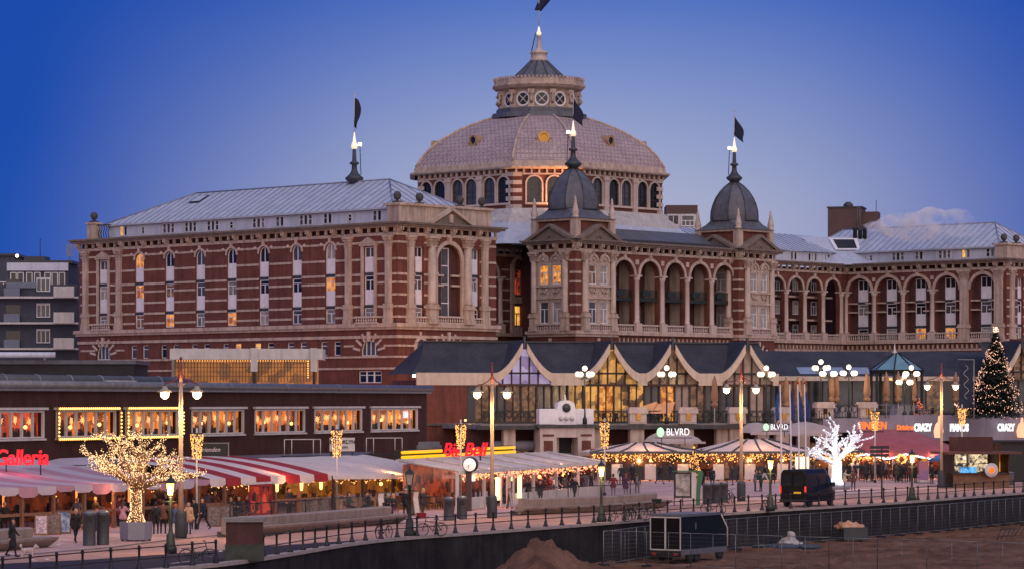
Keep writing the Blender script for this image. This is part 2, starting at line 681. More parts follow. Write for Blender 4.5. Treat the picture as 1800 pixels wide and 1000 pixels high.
def balustrade(M, w, h=.95, name='balustrade'):
    k = (round(w, 2), h)
    if k not in BAL:
        mb = MB()
        mb.box(-w / 2, w / 2, -.16, .16, 0, .16)
        mb.box(-w / 2, w / 2, -.18, .18, h - .18, h)
        n = max(3, int(w / .34))
        for i in range(n):
            x = -w / 2 + w * (i + .5) / n
            mb.lathe([(.07, .16), (.06, .24), (.12, .16 + (h - .34) * .4), (.055, .16 + (h - .34) * .8), (.08, h - .18)], (x, 0), 6)
        BAL[k] = mb.mesh('balustrade', 'stone_light')
    return put(name, BAL[k], hotel, M)


def cornice(name, M, s0, s1, ends=(0, 0)):
    """projecting eaves, dark bracket zone and stone architrave; ends = overhang at the two corners"""
    a, b = s0 - ends[0], s1 + ends[1]
    mb = MB(M)
    e0, e1 = (1 if ends[0] else 0), (1 if ends[1] else 0)
    mb.box(s0 - .12 * e0, s1 + .12 * e1, -.12, .1, 25.1, 25.42, 0)
    mb.box(s0 - .35 * e0, s1 + .35 * e1, -.35, .1, 25.95, 26.1, 0)
    mb.box(s0 - .75 * e0, s1 + .75 * e1, -.75, .2, 26.1, 26.32, 1)
    mb.box(s0 - .95 * e0, s1 + .95 * e1, -.95, .6, 26.32, 26.52, 1)
    mb.build(name, ['stone', 'cornice_grey'], hotel)
    mb = MB(M)
    n = max(2, int((s1 - s0) / 1.35))
    for i in range(n + 1):
        x = s0 + .2 + (s1 - s0 - .4) * i / n
        if i % 3 == 0:
            for q in (-.16, .16):
                mb.box(x + q - .1, x + q + .1, -.6, .02, 25.62, 26.1)
                mb.box(x + q - .1, x + q + .1, -.4, .02, 25.42, 25.62)
        else:
            mb.box(x - .09, x + .09, -.3, .02, 25.45, 25.95)
    mb.build('bracket_course', 'stone', hotel)


def bands(M, spans, zs, h=.24, proj=.06):
    mb = MB(M)
    for a, b in spans:
        for z in zs:
            mb.box(a, b, -proj, .03, z - h / 2, z + h / 2)
    mb.build('stone_banding', 'stone', hotel)


def voussoir_window(M, s, w=2.7, z0=12.22, z1=13.9):
    """flat-arched basement window under a fan of stone strips"""
    mb = MB(M)
    n = 7
    for k in range(n):
        t = math.pi * (k + .5) / n
        if k == n // 2:
            mb.box(s - .18, s + .18, -.22, .03, z1 - .1, z1 + .95)
            continue
        c, q = math.cos(t), math.sin(t)
        r0, r1 = w * .5 + .08, w * .5 + 1.15
        nx, nz = -q * .13, c * .13
        mb.prism([(s + c * r0 - nx, z0 + .35 + q * r0 * .9 - nz), (s + c * r1 - nx, z0 + .35 + q * r1 * .9 - nz),
                  (s + c * r1 + nx, z0 + .35 + q * r1 * .9 + nz), (s + c * r0 + nx, z0 + .35 + q * r0 * .9 + nz)], -.1, .02)
    mb.build('voussoir_fan', 'stone_light', hotel)
    window(hotel, M @ T(s, .3, z0), w, z1 - z0 + .25, 'glass_mid', True, 3, ())


# ---------------- left wing, long side (faces left of the sea front)
LB = 54.0
ML = FM(0, LB, -math.pi / 2)                  # s = 54 - b
cols = [LB - (10.4 + 5.4 * i) for i in range(7)]
ends_ = [LB - 49.4, LB - 4.3]
ops = []
for s in cols:
    ops.append((s - .8, s + .8, 15.85, 24.6, True))
    for q in (-1.05, 1.05):
        ops.append((s + q - .55, s + q + .55, 12.3, 13.85))
for s in ends_:
    ops.append((s - .8, s + .8, 15.85, 23.95))
    ops.append((s - 1.35, s + 1.35, 12.22, 14.15, True))
    ops.append((s - 1.9, s + 1.9, 9.3, 10.6))
mb = MB(ML)
wall(mb, 0, LB, 0, 25.12, ops, 0, .3)
mb.build('side_wall', 'brick', hotel)
lit_side = {(0, 1): 'lit_warm', (6, 0): 'lit_dim', (6, 1): 'lit_warm', (6, 2): 'lit_warm', (5, 0): 'lit_warm'}
PANEL = {}


def white_panel(M, w, h, m='white'):
    k = (round(w, 2), round(h, 2), m)
    if k not in PANEL:
        b_ = MB()
        b_.box(-w / 2, w / 2, -.06, .05, 0, h)
        b_.box(-w / 2 + .12, w / 2 - .12, -.085, -.055, .12, h - .12)
        PANEL[k] = b_.mesh('spandrel_panel', m)
    put('spandrel_panel', PANEL[k], hotel, M)


BLIND = MB().box(-.8, .8, -.09, .04, 0, .34).mesh('blind_box', 'lead_dark')


def room_column(M, s, d, w, archtop, lits=(), top=None):
    """three storeys of hotel windows in one white strip"""
    top = top or (24.6 if archtop else 23.95)
    window(hotel, M @ T(s, d, 22.8), w, top - 22.8, lits[2] if len(lits) > 2 and lits[2] else pane_pick(.03), archtop, 1, ())
    white_panel(M @ T(s, d, 21.2), w, 1.6)
    window(hotel, M @ T(s, d, 19.28), w, 1.6, lits[1] if len(lits) > 1 and lits[1] else pane_pick(.05))
    white_panel(M @ T(s, d, 17.75), w, 1.53)
    window(hotel, M @ T(s, d, 15.86), w, 1.55, lits[0] if lits and lits[0] else pane_pick(.08))
    for z in (20.88, 17.41):
        o = put('blind_box', BLIND, hotel, M @ T(s, d, z) @ Matrix.Diagonal((w / 1.6, 1, 1, 1)))


for i, s in enumerate(cols):
    room_column(ML, s, .22, 1.6, True, [lit_side.get((i, k)) for k in range(3)])
    for q in (-1.05, 1.05):
        window(hotel, ML @ T(s + q, .25, 12.3), 1.1, 1.55, rng.choice(['glass_dark', 'glass_dark', 'glass_mid', 'lit_yellow' if i in (2, 3) else 'glass_mid']), False, 0, (.7,))
    mb = MB(ML)
    arch_ring(mb, s, 23.8, .82, .2, -.1, .03, n=10)
    mb.box(s - .14, s + .14, -.22, .03, 24.6, 25.1)
    for q in (-1, 1):
        mb.ball((s + q * 1.35, -.1, 24.45), .2, 8, 4)
    mb.build('window_arch', 'stone_light', hotel)
for s in ends_:
    room_column(ML, s, .22, 1.6, False)
    mb = MB(ML)
    mb.box(s - 1.2, s - .82, -.14, .03, 15.7, 24.05)
    mb.box(s + .82, s + 1.2, -.14, .03, 15.7, 24.05)
    mb.box(s - 1.35, s + 1.35, -.25, .03, 24.05, 24.28)
    mb.prism([(s - 1.5, 24.28), (s + 1.5, 24.28), (s, 25.0)], -.3, .02)
    mb.build('window_surround', 'stone', hotel)
    balustrade(ML @ T(s, -.45, 15.7), 3.4, .8)
    voussoir_window(ML, s)
    for q in (-1.15, 0, 1.15):
        window(hotel, ML @ T(s + q, .25, 9.3), 1.15, 1.3, 'glass_dark', False, 0, (.65,))
for b in (52.6, 46.4, 7.4, 1.2):
    pilaster(ML @ T(LB - b, 0, 0))
edges = [0.3] + [e for s in sorted(cols + ends_) for e in ((s - 1.22, s + 1.22) if s in ends_ else (s - .82, s + .82))] + [LB - .05]
spans = [(edges[i], edges[i + 1]) for i in range(0, len(edges), 2)]
BZ = [24.38, 22.6, 20.98, 20.07, 18.77, 17.53, 16.4]
bands(ML, spans, BZ)
bands(ML, [(-.1, LB + .1)], [12.1, 10.85], .22, .14)
bands(ML, [(3.0 - 2.6, 4.6 - 1.5), (4.6 + 2.3, 8.5), (LB - 8.2, LB - 6.6), (LB - 2.0, LB + .06)], [13.3], .22, .08)
mb = MB(ML)
mb.box(-.5, LB + .5, -.5, .1, 15.32, 15.72)
mb.box(-.3, LB + .3, -.3, .1, 15.05, 15.32)
mb.box(-.15, LB + .15, -.15, .1, 14.1, 14.42)
mb.build('string_course', 'stone', hotel)
cornice('side_cornice', ML, 0, LB, (1, 1))

# ---------------- left wing, end facing the sea
ME = FM(0, 0, 0)
AW = 15.4
ops = [(6.0, 9.7, 15.7, 24.35, True), (2.75, 4.05, 15.85, 23.95), (11.45, 12.75, 15.85, 23.95), (6.5, 9.2, 12.22, 14.15, True)]
mb = MB(ME)
wall(mb, 0, AW, 0, 25.12, ops[1:2] + ops[2:3] + ops[3:], 0, .4) if False else wall(mb, 0, AW, 0, 25.12, ops, 0, .45)
mb.build('end_wall', 'brick', hotel)
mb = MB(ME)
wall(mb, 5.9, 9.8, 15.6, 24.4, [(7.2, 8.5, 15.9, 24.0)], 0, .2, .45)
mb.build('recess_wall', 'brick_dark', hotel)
window(hotel, ME @ T(7.85, .6, 15.9), 1.3, 8.1, 'glass_mid', False, 0, (.26, .51, .76), .12)
for s in (3.4, 12.1):
    room_column(ME, s, .35, 1.3, False)
for s, rn in ((1.9, False), (5.05, True), (10.65, True), (13.5, False)):
    pilaster(ME @ T(s, 0, 0), 1.0 if not rn else 1.25, 15.7, 25.1, .3 if not rn else .5, rn)
mb = MB(ME)
arch_ring(mb, 7.85, 22.5, 1.85, .42, -.25, .03, n=14, leg=6.6)
mb.box(7.65, 8.05, -.4, .03, 24.4, 25.1)
mb.box(5.6, 6.05, -.32, .03, 20.9, 21.3)
mb.box(9.65, 10.1, -.32, .03, 20.9, 21.3)
mb.build('great_arch', 'stone', hotel)
balustrade(ME @ T(7.85, -.3, 15.72), 4.0, .85)
balustrade(ME @ T(3.4, -.2, 15.72), 1.9, .75)
balustrade(ME @ T(12.1, -.2, 15.72), 1.9, .75)
bands(ME, [(0.02, 2.72), (4.08, 5.5), (10.15, 11.42), (12.78, AW)], BZ)
bands(ME, [(6.02, 7.18), (8.52, 9.68)], [20.98, 19.9], .22, -.43 + .06)
bands(ME, [(-.1, AW + .1)], [12.1], .22, .14)
bands(ME, [(-.06, 2.6), (4.6, 5.6), (10.1, AW)], [13.3], .22, .08)
voussoir_window(ME, 7.85)
mb = MB(ME)
for ring, rr in ((0, 1.0), (1, .72)):
    pass
n = 20
outer = [(3.5 + .98 * math.cos(2 * math.pi * i / n), 13.1 + 1.25 * math.sin(2 * math.pi * i / n)) for i in range(n)]
inner = [(3.5 + .68 * math.cos(2 * math.pi * i / n), 13.1 + .92 * math.sin(2 * math.pi * i / n)) for i in range(n)]
mb.loft([[(x, -.02, z) for x, z in outer], [(x, -.2, z) for x, z in outer], [(x, -.2, z) for x, z in inner], [(x, -.02, z) for x, z in inner]], 0)
for q in (-1, 1):
    mb.box(3.5 - .12, 3.5 + .12, -.16, .02, 13.1 + q * 1.5 - .22, 13.1 + q * 1.5 + .22)
o = mb.build('oval_window', 'stone_light', hotel)
MB(ME).poly([(x, -.05, z) for x, z in inner]).build('pane', 'glass_mid', o)
mb = MB(ME)
mb.box(-.48, AW + .4, -.48, .1, 15.33, 15.71)
mb.box(-.28, AW + .3, -.28, .1, 15.04, 15.33)
mb.box(-.13, AW + .15, -.13, .1, 14.11, 14.43)
mb.build('string_course', 'stone', hotel)
cornice('end_cornice', ME, 0, AW, (0, 1))
# parapet block with pediment and stone balls
mb = MB(ME)
mb.box(.6, AW - .4, .3, 2.2, 26.5, 28.35, 0)
mb.box(.3, AW - .1, 0, 2.5, 28.35, 28.62, 1)
for s in (.8, 5.2, 10.5, AW - .8):
    mb.box(s - .3, s + .3, .22, .32, 26.52, 28.35, 1)
mb.build('parapet', ['stone', 'stone'], hotel)
mb = MB(ME)
mb.prism([(4.5, 26.53), (11.2, 26.53), (7.85, 27.95)], -.35, .28, 1)
for q in (-1, 1):
    x = 7.85 + q * 3.75
    mb.prism([(x, 26.53), (7.85, 28.35), (7.85, 28.02), (x - q * .75, 26.53)] if q < 0 else [(7.85, 28.35), (x, 26.53), (x - q * .75, 26.53), (7.85, 28.02)], -.75, .29, 0)
mb.box(7.55, 8.15, -.5, -.3, 26.7, 27.6, 0)
mb.build('pediment', ['stone', 'cornice_grey'], hotel)
BALLM = MB()
BALLM.box(-.38, .38, -.38, .38, 0, .22)
BALLM.lathe([(.22, .22), (.16, .36), (.3, .42), (.42, .62), (.46, .85), (.36, 1.1), (.2, 1.24), (.05, 1.28)], (0, 0), 12)
BALLM = BALLM.mesh('stone_ball', 'concrete_dark')
for s in (1.2, 4.6, 10.9, 14.4):
    put('stone_ball', BALLM, hotel, ME @ T(s, 1.2, 28.62))
mb = MB()
mb.box(.5, 1.7, 51.9, 53.1, 26.5, 28.4)
mb.box(.35, 1.85, 51.75, 53.25, 28.4, 28.6)
mb.build('corner_pier', 'stone', hotel)
put('stone_ball', BALLM, hotel, T(1.1, 52.5, 28.6))
mb = MB()
for k in range(5):
    t = 49.7 + k * .45
    mb.tube([(1.1, t, 26.55), (1.1, t + .2, 27.3), (1.1, t - .1, 27.9), (1.1, t + .25, 28.2)], .05, 5)
mb.tube([(1.1, 49.4, 28.25), (1.1, 51.9, 28.25)], .05, 5)
mb.build('roof_grille', 'iron', hotel)
# body behind the two fronts
mb = MB()
mb.box(.46, AW - .05, .66, LB - .05, 0, 26.3)
mb.build('wing_core', 'brick_dark', hotel)


def attic(a0, b0, b1, zt=28.2, n=10, side=-1, groups=None):
    """white attic storey set back behind the cornice; long side along b"""
    M = FM(a0, b1, -math.pi / 2)
    L_ = b1 - b0
    mb = MB(M)
    mb.box(0, L_, 0, .2, 26.5, zt)
    for s in np.arange(1.9, L_ - .3, 3.9):
        mb.box(s - .05, s + .05, -.07, 0, 26.5, zt)
    mb.build('attic_wall', 'attic', hotel)
    rg = random.Random(int(b1))
    for j, s in enumerate(np.arange(2.6, L_ - 1.5, 3.9)):
        k = rg.choice((3, 3, 1, 2))
        for q in range(k):
            window(hotel, M @ T(s + q * .72, -.03, 26.85 if k > 1 else 26.95), .62, 1.15 if k > 1 else .8,
                   rg.choice(['glass_dark'] * 5 + ['glass_mid']) if (j, q) not in (groups or ()) else 'lit_yellow', False, 0, () if q % 2 else (.55,), .07)


def hip_roof(name, a0, a1, b0, b1, ze, zr, r0, r1, ra=None, ov=.35, mat_='zinc', step=1.15):
    """hipped metal roof, ridge along b at a=ra between r0 and r1, with standing seams"""
    ra = (a0 + a1) / 2 if ra is None else ra
    A, B, C_, D_ = (a0 - ov, b0 - ov, ze), (a1 + ov, b0 - ov, ze), (a1 + ov, b1 + ov, ze), (a0 - ov, b1 + ov, ze)
    p, q = (ra, r0, zr), (ra, r1, zr)
    mb = MB()
    mb.add([A, B, C_, D_, p, q], [(0, 4, 5, 3), (1, 0, 4), (2, 1, 4, 5), (3, 2, 5), (0, 1, 2, 3)])
    mb.box(a0 - ov - .08, a0 - ov + .1, b0 - ov, b1 + ov, ze - .18, ze + .03)
    mb.box(a0 - ov, a1 + ov, b0 - ov - .08, b0 - ov + .1, ze - .182, ze + .028)
    o = mb.build(name, mat_, hotel)
    sb = MB()
    for b in np.arange(b0 + .3, b1, step):
        t = 1.0
        if b < r0:
            t = (b - b0 + ov) / (r0 - b0 + ov)
        elif b > r1:
            t = (b1 + ov - b) / (b1 + ov - r1)
        e = (a0 - ov + (ra - a0 + ov) * t, b, ze + (zr - ze) * t)
        sb.tube([(a0 - ov, b, ze + .03), (e[0], b, e[2] + .03)], .045, 4)
    for a in np.arange(a0 + .4, a1, step):
        t = (a - a0 + ov) / (ra - a0 + ov) if a < ra else (a1 + ov - a) / (a1 + ov - ra)
        t = min(1, t)
        sb.tube([(a, b0 - ov, ze + .03), (a, b0 - ov + (r0 - b0 + ov) * t, ze + (zr - ze) * t + .03)], .045, 4)
    for e0, e1 in ((A, p), (B, p), (D_, q), (C_, q), (p, q)):
        sb.tube([Vector(e0) + Vector((0, 0, .05)), Vector(e1) + Vector((0, 0, .05))], .09, 5)
    sb.build('roof_seam', 'zinc_seam', o)
    return o


attic(1.6, 2.4, 50.5, groups=((0, 0), (1, 1)))
lroof = hip_roof('wing_roof', 1.6, 13.8, 2.2, 50.5, 28.25, 31.9, 9.0, 41.6)
mb = MB()                                       # roof light
_p = lambda a, b: (a, b, 28.25 + (31.9 - 28.25) * (a - 1.25) / (7.7 - 1.25) + .1)
for w_, m_ in ((.0, 0), (.22, 1)):
    mb.quad(*[(x, y, z + w_ * .3) for x, y, z in (_p(5.2 + w_, 38.2 + w_), _p(6.9 - w_, 38.2 + w_), _p(6.9 - w_, 40.2 - w_), _p(5.2 + w_, 40.2 - w_))], m_)
mb.build('roof_light', ['black', 'zinc'], hotel)


def spire(M, flag_h=4.2, name='flag_spire', flag='fold', lattice=1):
    """lead finial with a gilt vase, iron stay frame and a flag on its staff"""
    mb = MB(M)
    mb.lathe([(.55, 0), (.62, .25), (.95, .5), (1.05, .75), (.8, .95), (.5, 1.25), (.32, 1.6), (.28, 2.2), (.55, 2.35), (.5, 2.5), (.25, 2.65), (.2, 4.0)], (0, 0), 8)
    o = mb.build('spire_base', 'lead_dark', hotel)
    mb = MB(M)
    mb.lathe([(.2, 4.0), (.34, 4.12), (.36, 4.45), (.2, 4.8), (.1, 5.5), (.05, 5.9)], (0, 0), 8)
    mb.build('spire_tip', mat('gilt', (.8, .66, .42), .3, .1, 3, metal=.5, emit=(1, .86, .62), es=.8), hotel)  # bright gleam of the gilt tip given as emission, not a lamp
    mb = MB(M)
    for q in (-.18, .18):
        mb.tube([(lattice * .75, q, 1.1), (lattice * .62, q, 4.3)], .035, 4)
    for k in range(6):
        mb.tube([(lattice * .72, -.18, 1.3 + k * .5), (lattice * .72, .18, 1.3 + k * .5)], .025, 4)
    mb.tube([(lattice * .62, 0, 4.3), (0, 0, 4.2)], .04, 4)
    mb.build('stay_frame', 'iron', hotel)
    mb = MB(M)
    mb.box(lattice * .62 - .2, lattice * .62 + .2, -.16, .16, 4.35, 4.7)
    mb.build('floodlight', mat('flood_glow', (1, 1, 1), .3, 0, emit=(1, .85, .6), es=3.0, sample=False), hotel)
    mb = MB(M)
    mb.tube([(0, 0, 5.8), (0, 0, 5.9 + flag_h)], .05, 5)
    mb.ball((0, 0, 5.95 + flag_h), .1, 6, 4)
    mb.build('flag_staff', 'offwhite', hotel)
    # cloth hanging from the staff, folded on itself
    fb = MB(M)
    nz_, nx_ = 9, 5
    top, wd, hg, sway = {'fold': (flag_h - .5, .75, 3.3, .05), 'right': (flag_h - .6, .85, 2.6, .9), 'left': (flag_h - .4, 1.9, 2.0, -.9)}[flag]
    sgn = -1 if flag == 'left' else 1
    rows = []
    for i in range(nz_):
        t = i / (nz_ - 1)
        row = []
        for j in range(nx_):
            q = j / (nx_ - 1)
            x = sgn * wd * q * (.35 + .65 * math.sin(math.pi * min(1, t * 1.1 + .1))) + (sway * t * q if flag != 'fold' else 0)
            row.append((x, .16 * math.sin(q * 7 + t * 4), 5.9 + top - t * hg - (.9 * q if flag == 'right' else .25 * q)))
        rows.append(row)
    fb.loft(rows, 0, False, smooth=True)
    fo = fb.build('flag', 'flag_blue', hotel)
    sm_ = fo.modifiers.new('cloth', 'SOLIDIFY')
    sm_.thickness = .03


# a frame turned so that its x axis runs across the picture
VIEWROT = Matrix.Rotation(-TH, 4, 'Z')
spire(T(7.7, 14.6, 31.6) @ VIEWROT, 4.4, flag='fold')

# ---------------- central block: two corner turrets with an arcade between them
TW = 7.3


def turret(a0, b0, mirror=False):
    ac, bc = a0 + TW / 2, b0 + TW / 2
    faces = [(FM(a0, b0, 0), 'front'), (FM(a0, b0 + TW, -math.pi / 2), 'side')]
    core = MB()
    core.box(a0 + .35, a0 + TW - .02, b0 + .35, b0 + TW - .02, 0, 26.3)
    core.build('turret_core', 'brick_dark', hotel)
    for M, kind in faces:
        c = TW / 2 + (.35 if kind == 'front' else -.35)
        ops = []
        for q in (-1.02, 1.02):
            ops += [(c + q - .7, c + q + .7, 21.2, 23.55), (c + q - .7, c + q + .7, 16.6, 19.2)]
        ops.append((c - 1.1, c + 1.1, 12.3, 14.2, True))
        mb = MB(M)
        wall(mb, 0, TW, 0, 25.12, ops, 0, .3)
        mb.build('turret_wall', 'brick', hotel)
        st = MB(M)                                 # stone bay between the two columns
        wall(st, c - 2.05, c + 2.05, 15.7, 24.0, ops[:4], 0, .2, -.12)
        for q in (-1.02, 1.02):                     # pointed twin heads
            arch_ring(st, c + q, 23.95, .62, .28, -.3, -.05, n=8)
            st.prism([(c + q + .62 * math.cos(math.pi * k / 8), 23.95 + .62 * math.sin(math.pi * k / 8)) for k in range(9)], -.16, .0)
            st.ball((c + q, -.22, 24.2), .2, 8, 4)
            st.box(c + q - .1, c + q + .1, -.34, -.05, 24.6, 25.05)
            for e in (-.3, .3):                      # carved swags under the upper sills
                st.tube([(c + q + e * 2, -.2, 20.75), (c + q + e, -.24, 20.2), (c + q, -.2, 20.5)], .1, 6)
        st.box(c - 2.1, c + 2.1, -.34, -.1, 20.9, 21.15)
        st.box(c - 2.1, c + 2.1, -.3, -.1, 19.5, 19.72)
        st.build('window_bay', 'stone', hotel)
        for q in (-1.02, 1.02):
            up = ('lit_warm' if kind == 'side' else ('lit_dim' if q < 0 else 'curtain')) if not mirror else 'curtain'
            window(hotel, M @ T(c + q, .05, 21.2), 1.4, 2.35, up, trans=(.62,), fw=.1)
            window(hotel, M @ T(c + q, .05, 16.6), 1.4, 2.6, 'curtain' if q > 0 or mirror else 'glass_mid', trans=(.66,), fw=.1)
            balustrade(M @ T(c + q, -.3, 15.72), 1.75, .85)
        for q in (-2.5, 2.5):
            pilaster(M @ T(c + q, 0, 0), .95, 15.7, 25.1, .4, True)
        voussoir_window(M, c, 2.2)
        sp = [(0.02, c - 3.05), (c + 3.05, TW)]
        sp = [(a, b) for a, b in sp if b - a > .25]
        bands(M, sp, [24.0, 22.6, 21.5, 20.1, 18.77, 17.4, 16.4, 13.3], .26, .05)
        mb = MB(M)
        e0 = .46 if kind == 'side' else .44
        mb.box(-e0, TW + .4, -e0, .1, 15.34 if kind == 'side' else 15.33, 15.71)
        mb.box(-.25, TW + .2, -.25, .1, 15.02, 15.33)
        mb.build('string_course', 'stone', hotel)
        cornice('turret_cornice', M, 0, TW, (1, 0) if kind == 'side' else (0, 1))
        pb = MB(M)                                  # pediment over each face
        pb.prism([(.2, 26.53), (TW - .2, 26.53), (TW / 2, 27.95)], -.45, .3, 1)
        for q in (-1, 1):
            x = TW / 2 + q * (TW / 2 + .35)
            pp = [(x, 26.53), (TW / 2, 28.4), (TW / 2, 28.05), (x - q * .9, 26.53)]
            pb.prism(pp if q < 0 else pp[::-1], -.85, .55, 0)
        arch_ring(pb, TW / 2, 26.6, .35, .14, -.6, -.4, n=8)
        pb.build('pediment', ['cornice_grey', 'cornice_grey'], hotel)
    # attic cube
    i = .5
    mb = MB()
    mb.box(a0 + i, a0 + TW - i, b0 + i, b0 + TW - i, 26.4, 28.75, 0)
    for x in (a0 + i, a0 + TW - i):
        for y in (b0 + i, b0 + TW - i):
            mb.box(x - .45, x + .45, y - .45, y + .45, 26.52, 28.76, 1)
    mb.box(a0 + .1, a0 + TW - .1, b0 + .1, b0 + TW - .1, 28.77, 29.05, 1)
    mb.build('turret_attic', ['brick', 'stone'], hotel)
    # lead dome, eight sided, on a flared skirt
    oct_ = lambda r, z, k=.62: [(ac + x * r, bc + y * r, z) for x, y in ((-1, -k), (-k, -1), (k, -1), (1, -k), (1, k), (k, 1), (-k, 1), (-1, k))]
    mb = MB()
    mb.loft([oct_(r, z, k) for r, z, k in ((3.75, 29.05, .96), (3.4, 29.3, .9), (2.95, 29.75, .75), (2.75, 30.25, .6))], 0)
    o = mb.build('dome_skirt', 'lead', hotel)
    prof = [(2.82, 30.25), (2.84, 30.9), (2.78, 31.6), (2.58, 32.4), (2.22, 33.25), (1.72, 34.05), (1.1, 34.75), (.45, 35.25)]
    mb = MB()
    mb.loft([oct_(r, z, .45) for r, z in prof], 0, cap1=True)
    o = mb.build('turret_dome', 'lead', hotel)
    rb = MB()
    for kx in range(8):
        rb.tube([Vector(oct_(r + .03, z, .45)[kx]) for r, z in prof], .07, 4)
    rb.tube([Vector(p) for p in oct_(2.88, 30.25, .45)] + [Vector(oct_(2.88, 30.25, .45)[0])], .09, 4)
    rb.build('dome_rib', 'lead_dark', o)
    pin = MB()
    pin.lathe([(.42, 0), (.42, .25), (.3, .35), (.45, .6), (.36, .95), (.16, 1.9), (.2, 2.0), (.12, 2.1), (.14, 2.35), (.03, 2.6)], (0, 0), 8)
    pm = pin.mesh('pinnacle', 'stone_light')
    for x in (a0 + .35, a0 + TW - .35):
        for y in (b0 + .35, b0 + TW - .35):
            put('pinnacle', pm, hotel, T(x, y, 29.05))
    spire(T(ac, bc, 35.1) @ VIEWROT, 3.4, flag='right', lattice=-1)


turret(38.1, 8.4)
turret(69.0, 8.4, True)

# arcade
MC = FM(45.4, 9.4, 0)
LC = 69.0 - 45.4
arcs = [48.0 - 45.4 + 4.8 * i for i in range(5)]
mb = MB(MC)
ops = [(c - 1.85, c + 1.85, 15.72, 24.4, True) for c in arcs]
wall(mb, 0, LC, 0, 25.12, ops, 0, .75)
mb.build('arcade_wall', ['brick'], hotel)
for c in arcs:
    mb = MB(MC)
    arch_ring(mb, c, 22.55, 1.86, .36, -.16, .04, n=14)
    mb.box(c - .2, c + .2, -.3, .04, 24.4, 25.05)
    mb.build('arcade_arch', 'stone', hotel)
    balustrade(MC @ T(c, .1, 15.72), 3.5, .95)
cm = MB()
cm.box(-.52, .52, -.42, .7, 0, 1.1)
cm.lathe([(.46, 1.1), (.46, 1.3), (.38, 1.4), (.34, 6.2), (.42, 6.3), (.52, 6.75)], (0, .1), 12)
cm.box(-.56, .56, -.4, .72, 6.75, 6.95)
cm = cm.mesh('column', 'stone_light')
for c in [arcs[0] - 2.4] + [x + 2.4 for x in arcs]:
    put('column', cm, hotel, MC @ T(c, 0, 15.7))
mb = MB(MC)
for x in [x + 2.4 for x in arcs[:-1]]:
    mb.box(x - .28, x + .28, -.12, .04, 23.9, 24.5)
mb.box(.5, LC - .5, -.14, .03, 14.2, 14.5)
for x in np.arange(.8, LC - .5, .8):
    mb.box(x - .1, x + .1, -.2, .02, 14.5, 15.0)
mb.box(0, LC, -.5, .1, 15.32, 15.715)
mb.build('arcade_trim', 'stone', hotel)
cornice('arcade_cornice', MC, 0, LC)
# rooms behind the arcade: back wall, doors, gallery floor with iron railing
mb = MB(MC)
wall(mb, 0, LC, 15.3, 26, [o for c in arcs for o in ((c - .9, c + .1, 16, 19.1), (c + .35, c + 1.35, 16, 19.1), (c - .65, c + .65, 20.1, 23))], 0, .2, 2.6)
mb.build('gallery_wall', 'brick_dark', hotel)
for k, c in enumerate(arcs):
    window(hotel, MC @ T(c - .4, 2.72, 16), 1.0, 3.1, ['curtain', 'lit_yellow', 'curtain', 'lit_warm', 'lit_dim'][k], trans=(.7,))
    window(hotel, MC @ T(c + .85, 2.72, 16), 1.0, 3.1, ['glass_mid', 'glass_mid', 'curtain', 'glass_dark', 'glass_mid'][k], trans=(.7,))
    window(hotel, MC @ T(c, 2.72, 20.1), 1.3, 2.9, ['glass_dark', 'glass_dark', 'lit_dim', 'glass_dark', 'glass_dark'][k], trans=(.7,))
    mb = MB(MC)
    mb.box(c - 1.84, c + 1.84, .3, 2.58, 19.5, 19.9)
    mb.box(c - 1.84, c + 1.84, .3, .36, 20.85, 20.93)
    for x in np.arange(c - 1.8, c + 1.81, .2):
        mb.box(x - .02, x + .02, .31, .35, 19.9, 20.85)
    mb.box(c - 1.2, c + .3, .1, .3, 20.15, 20.75)
    mb.build('gallery_balcony', 'green_iron', hotel)
for c in arcs[:-1]:
    MB(MC).box(c + 2.4 - .3, c + 2.4 + .3, .76, 2.58, 15.3, 25.9).build('gallery_pier', 'stone', hotel)
mb = MB()
mb.box(45.5, 68.9, 12.3, 23.9, 0, 26.3)
mb.box(45.5, 68.9, 9.5, 12.28, 25.9, 26.25)
mb.build('block_core', 'brick_dark', hotel)
mb = MB(MC)
mb.box(.4, LC - 1.0, .45, .95, 26.52, 26.95)
mb.build('roof_gutter', 'lead_dark', hotel)

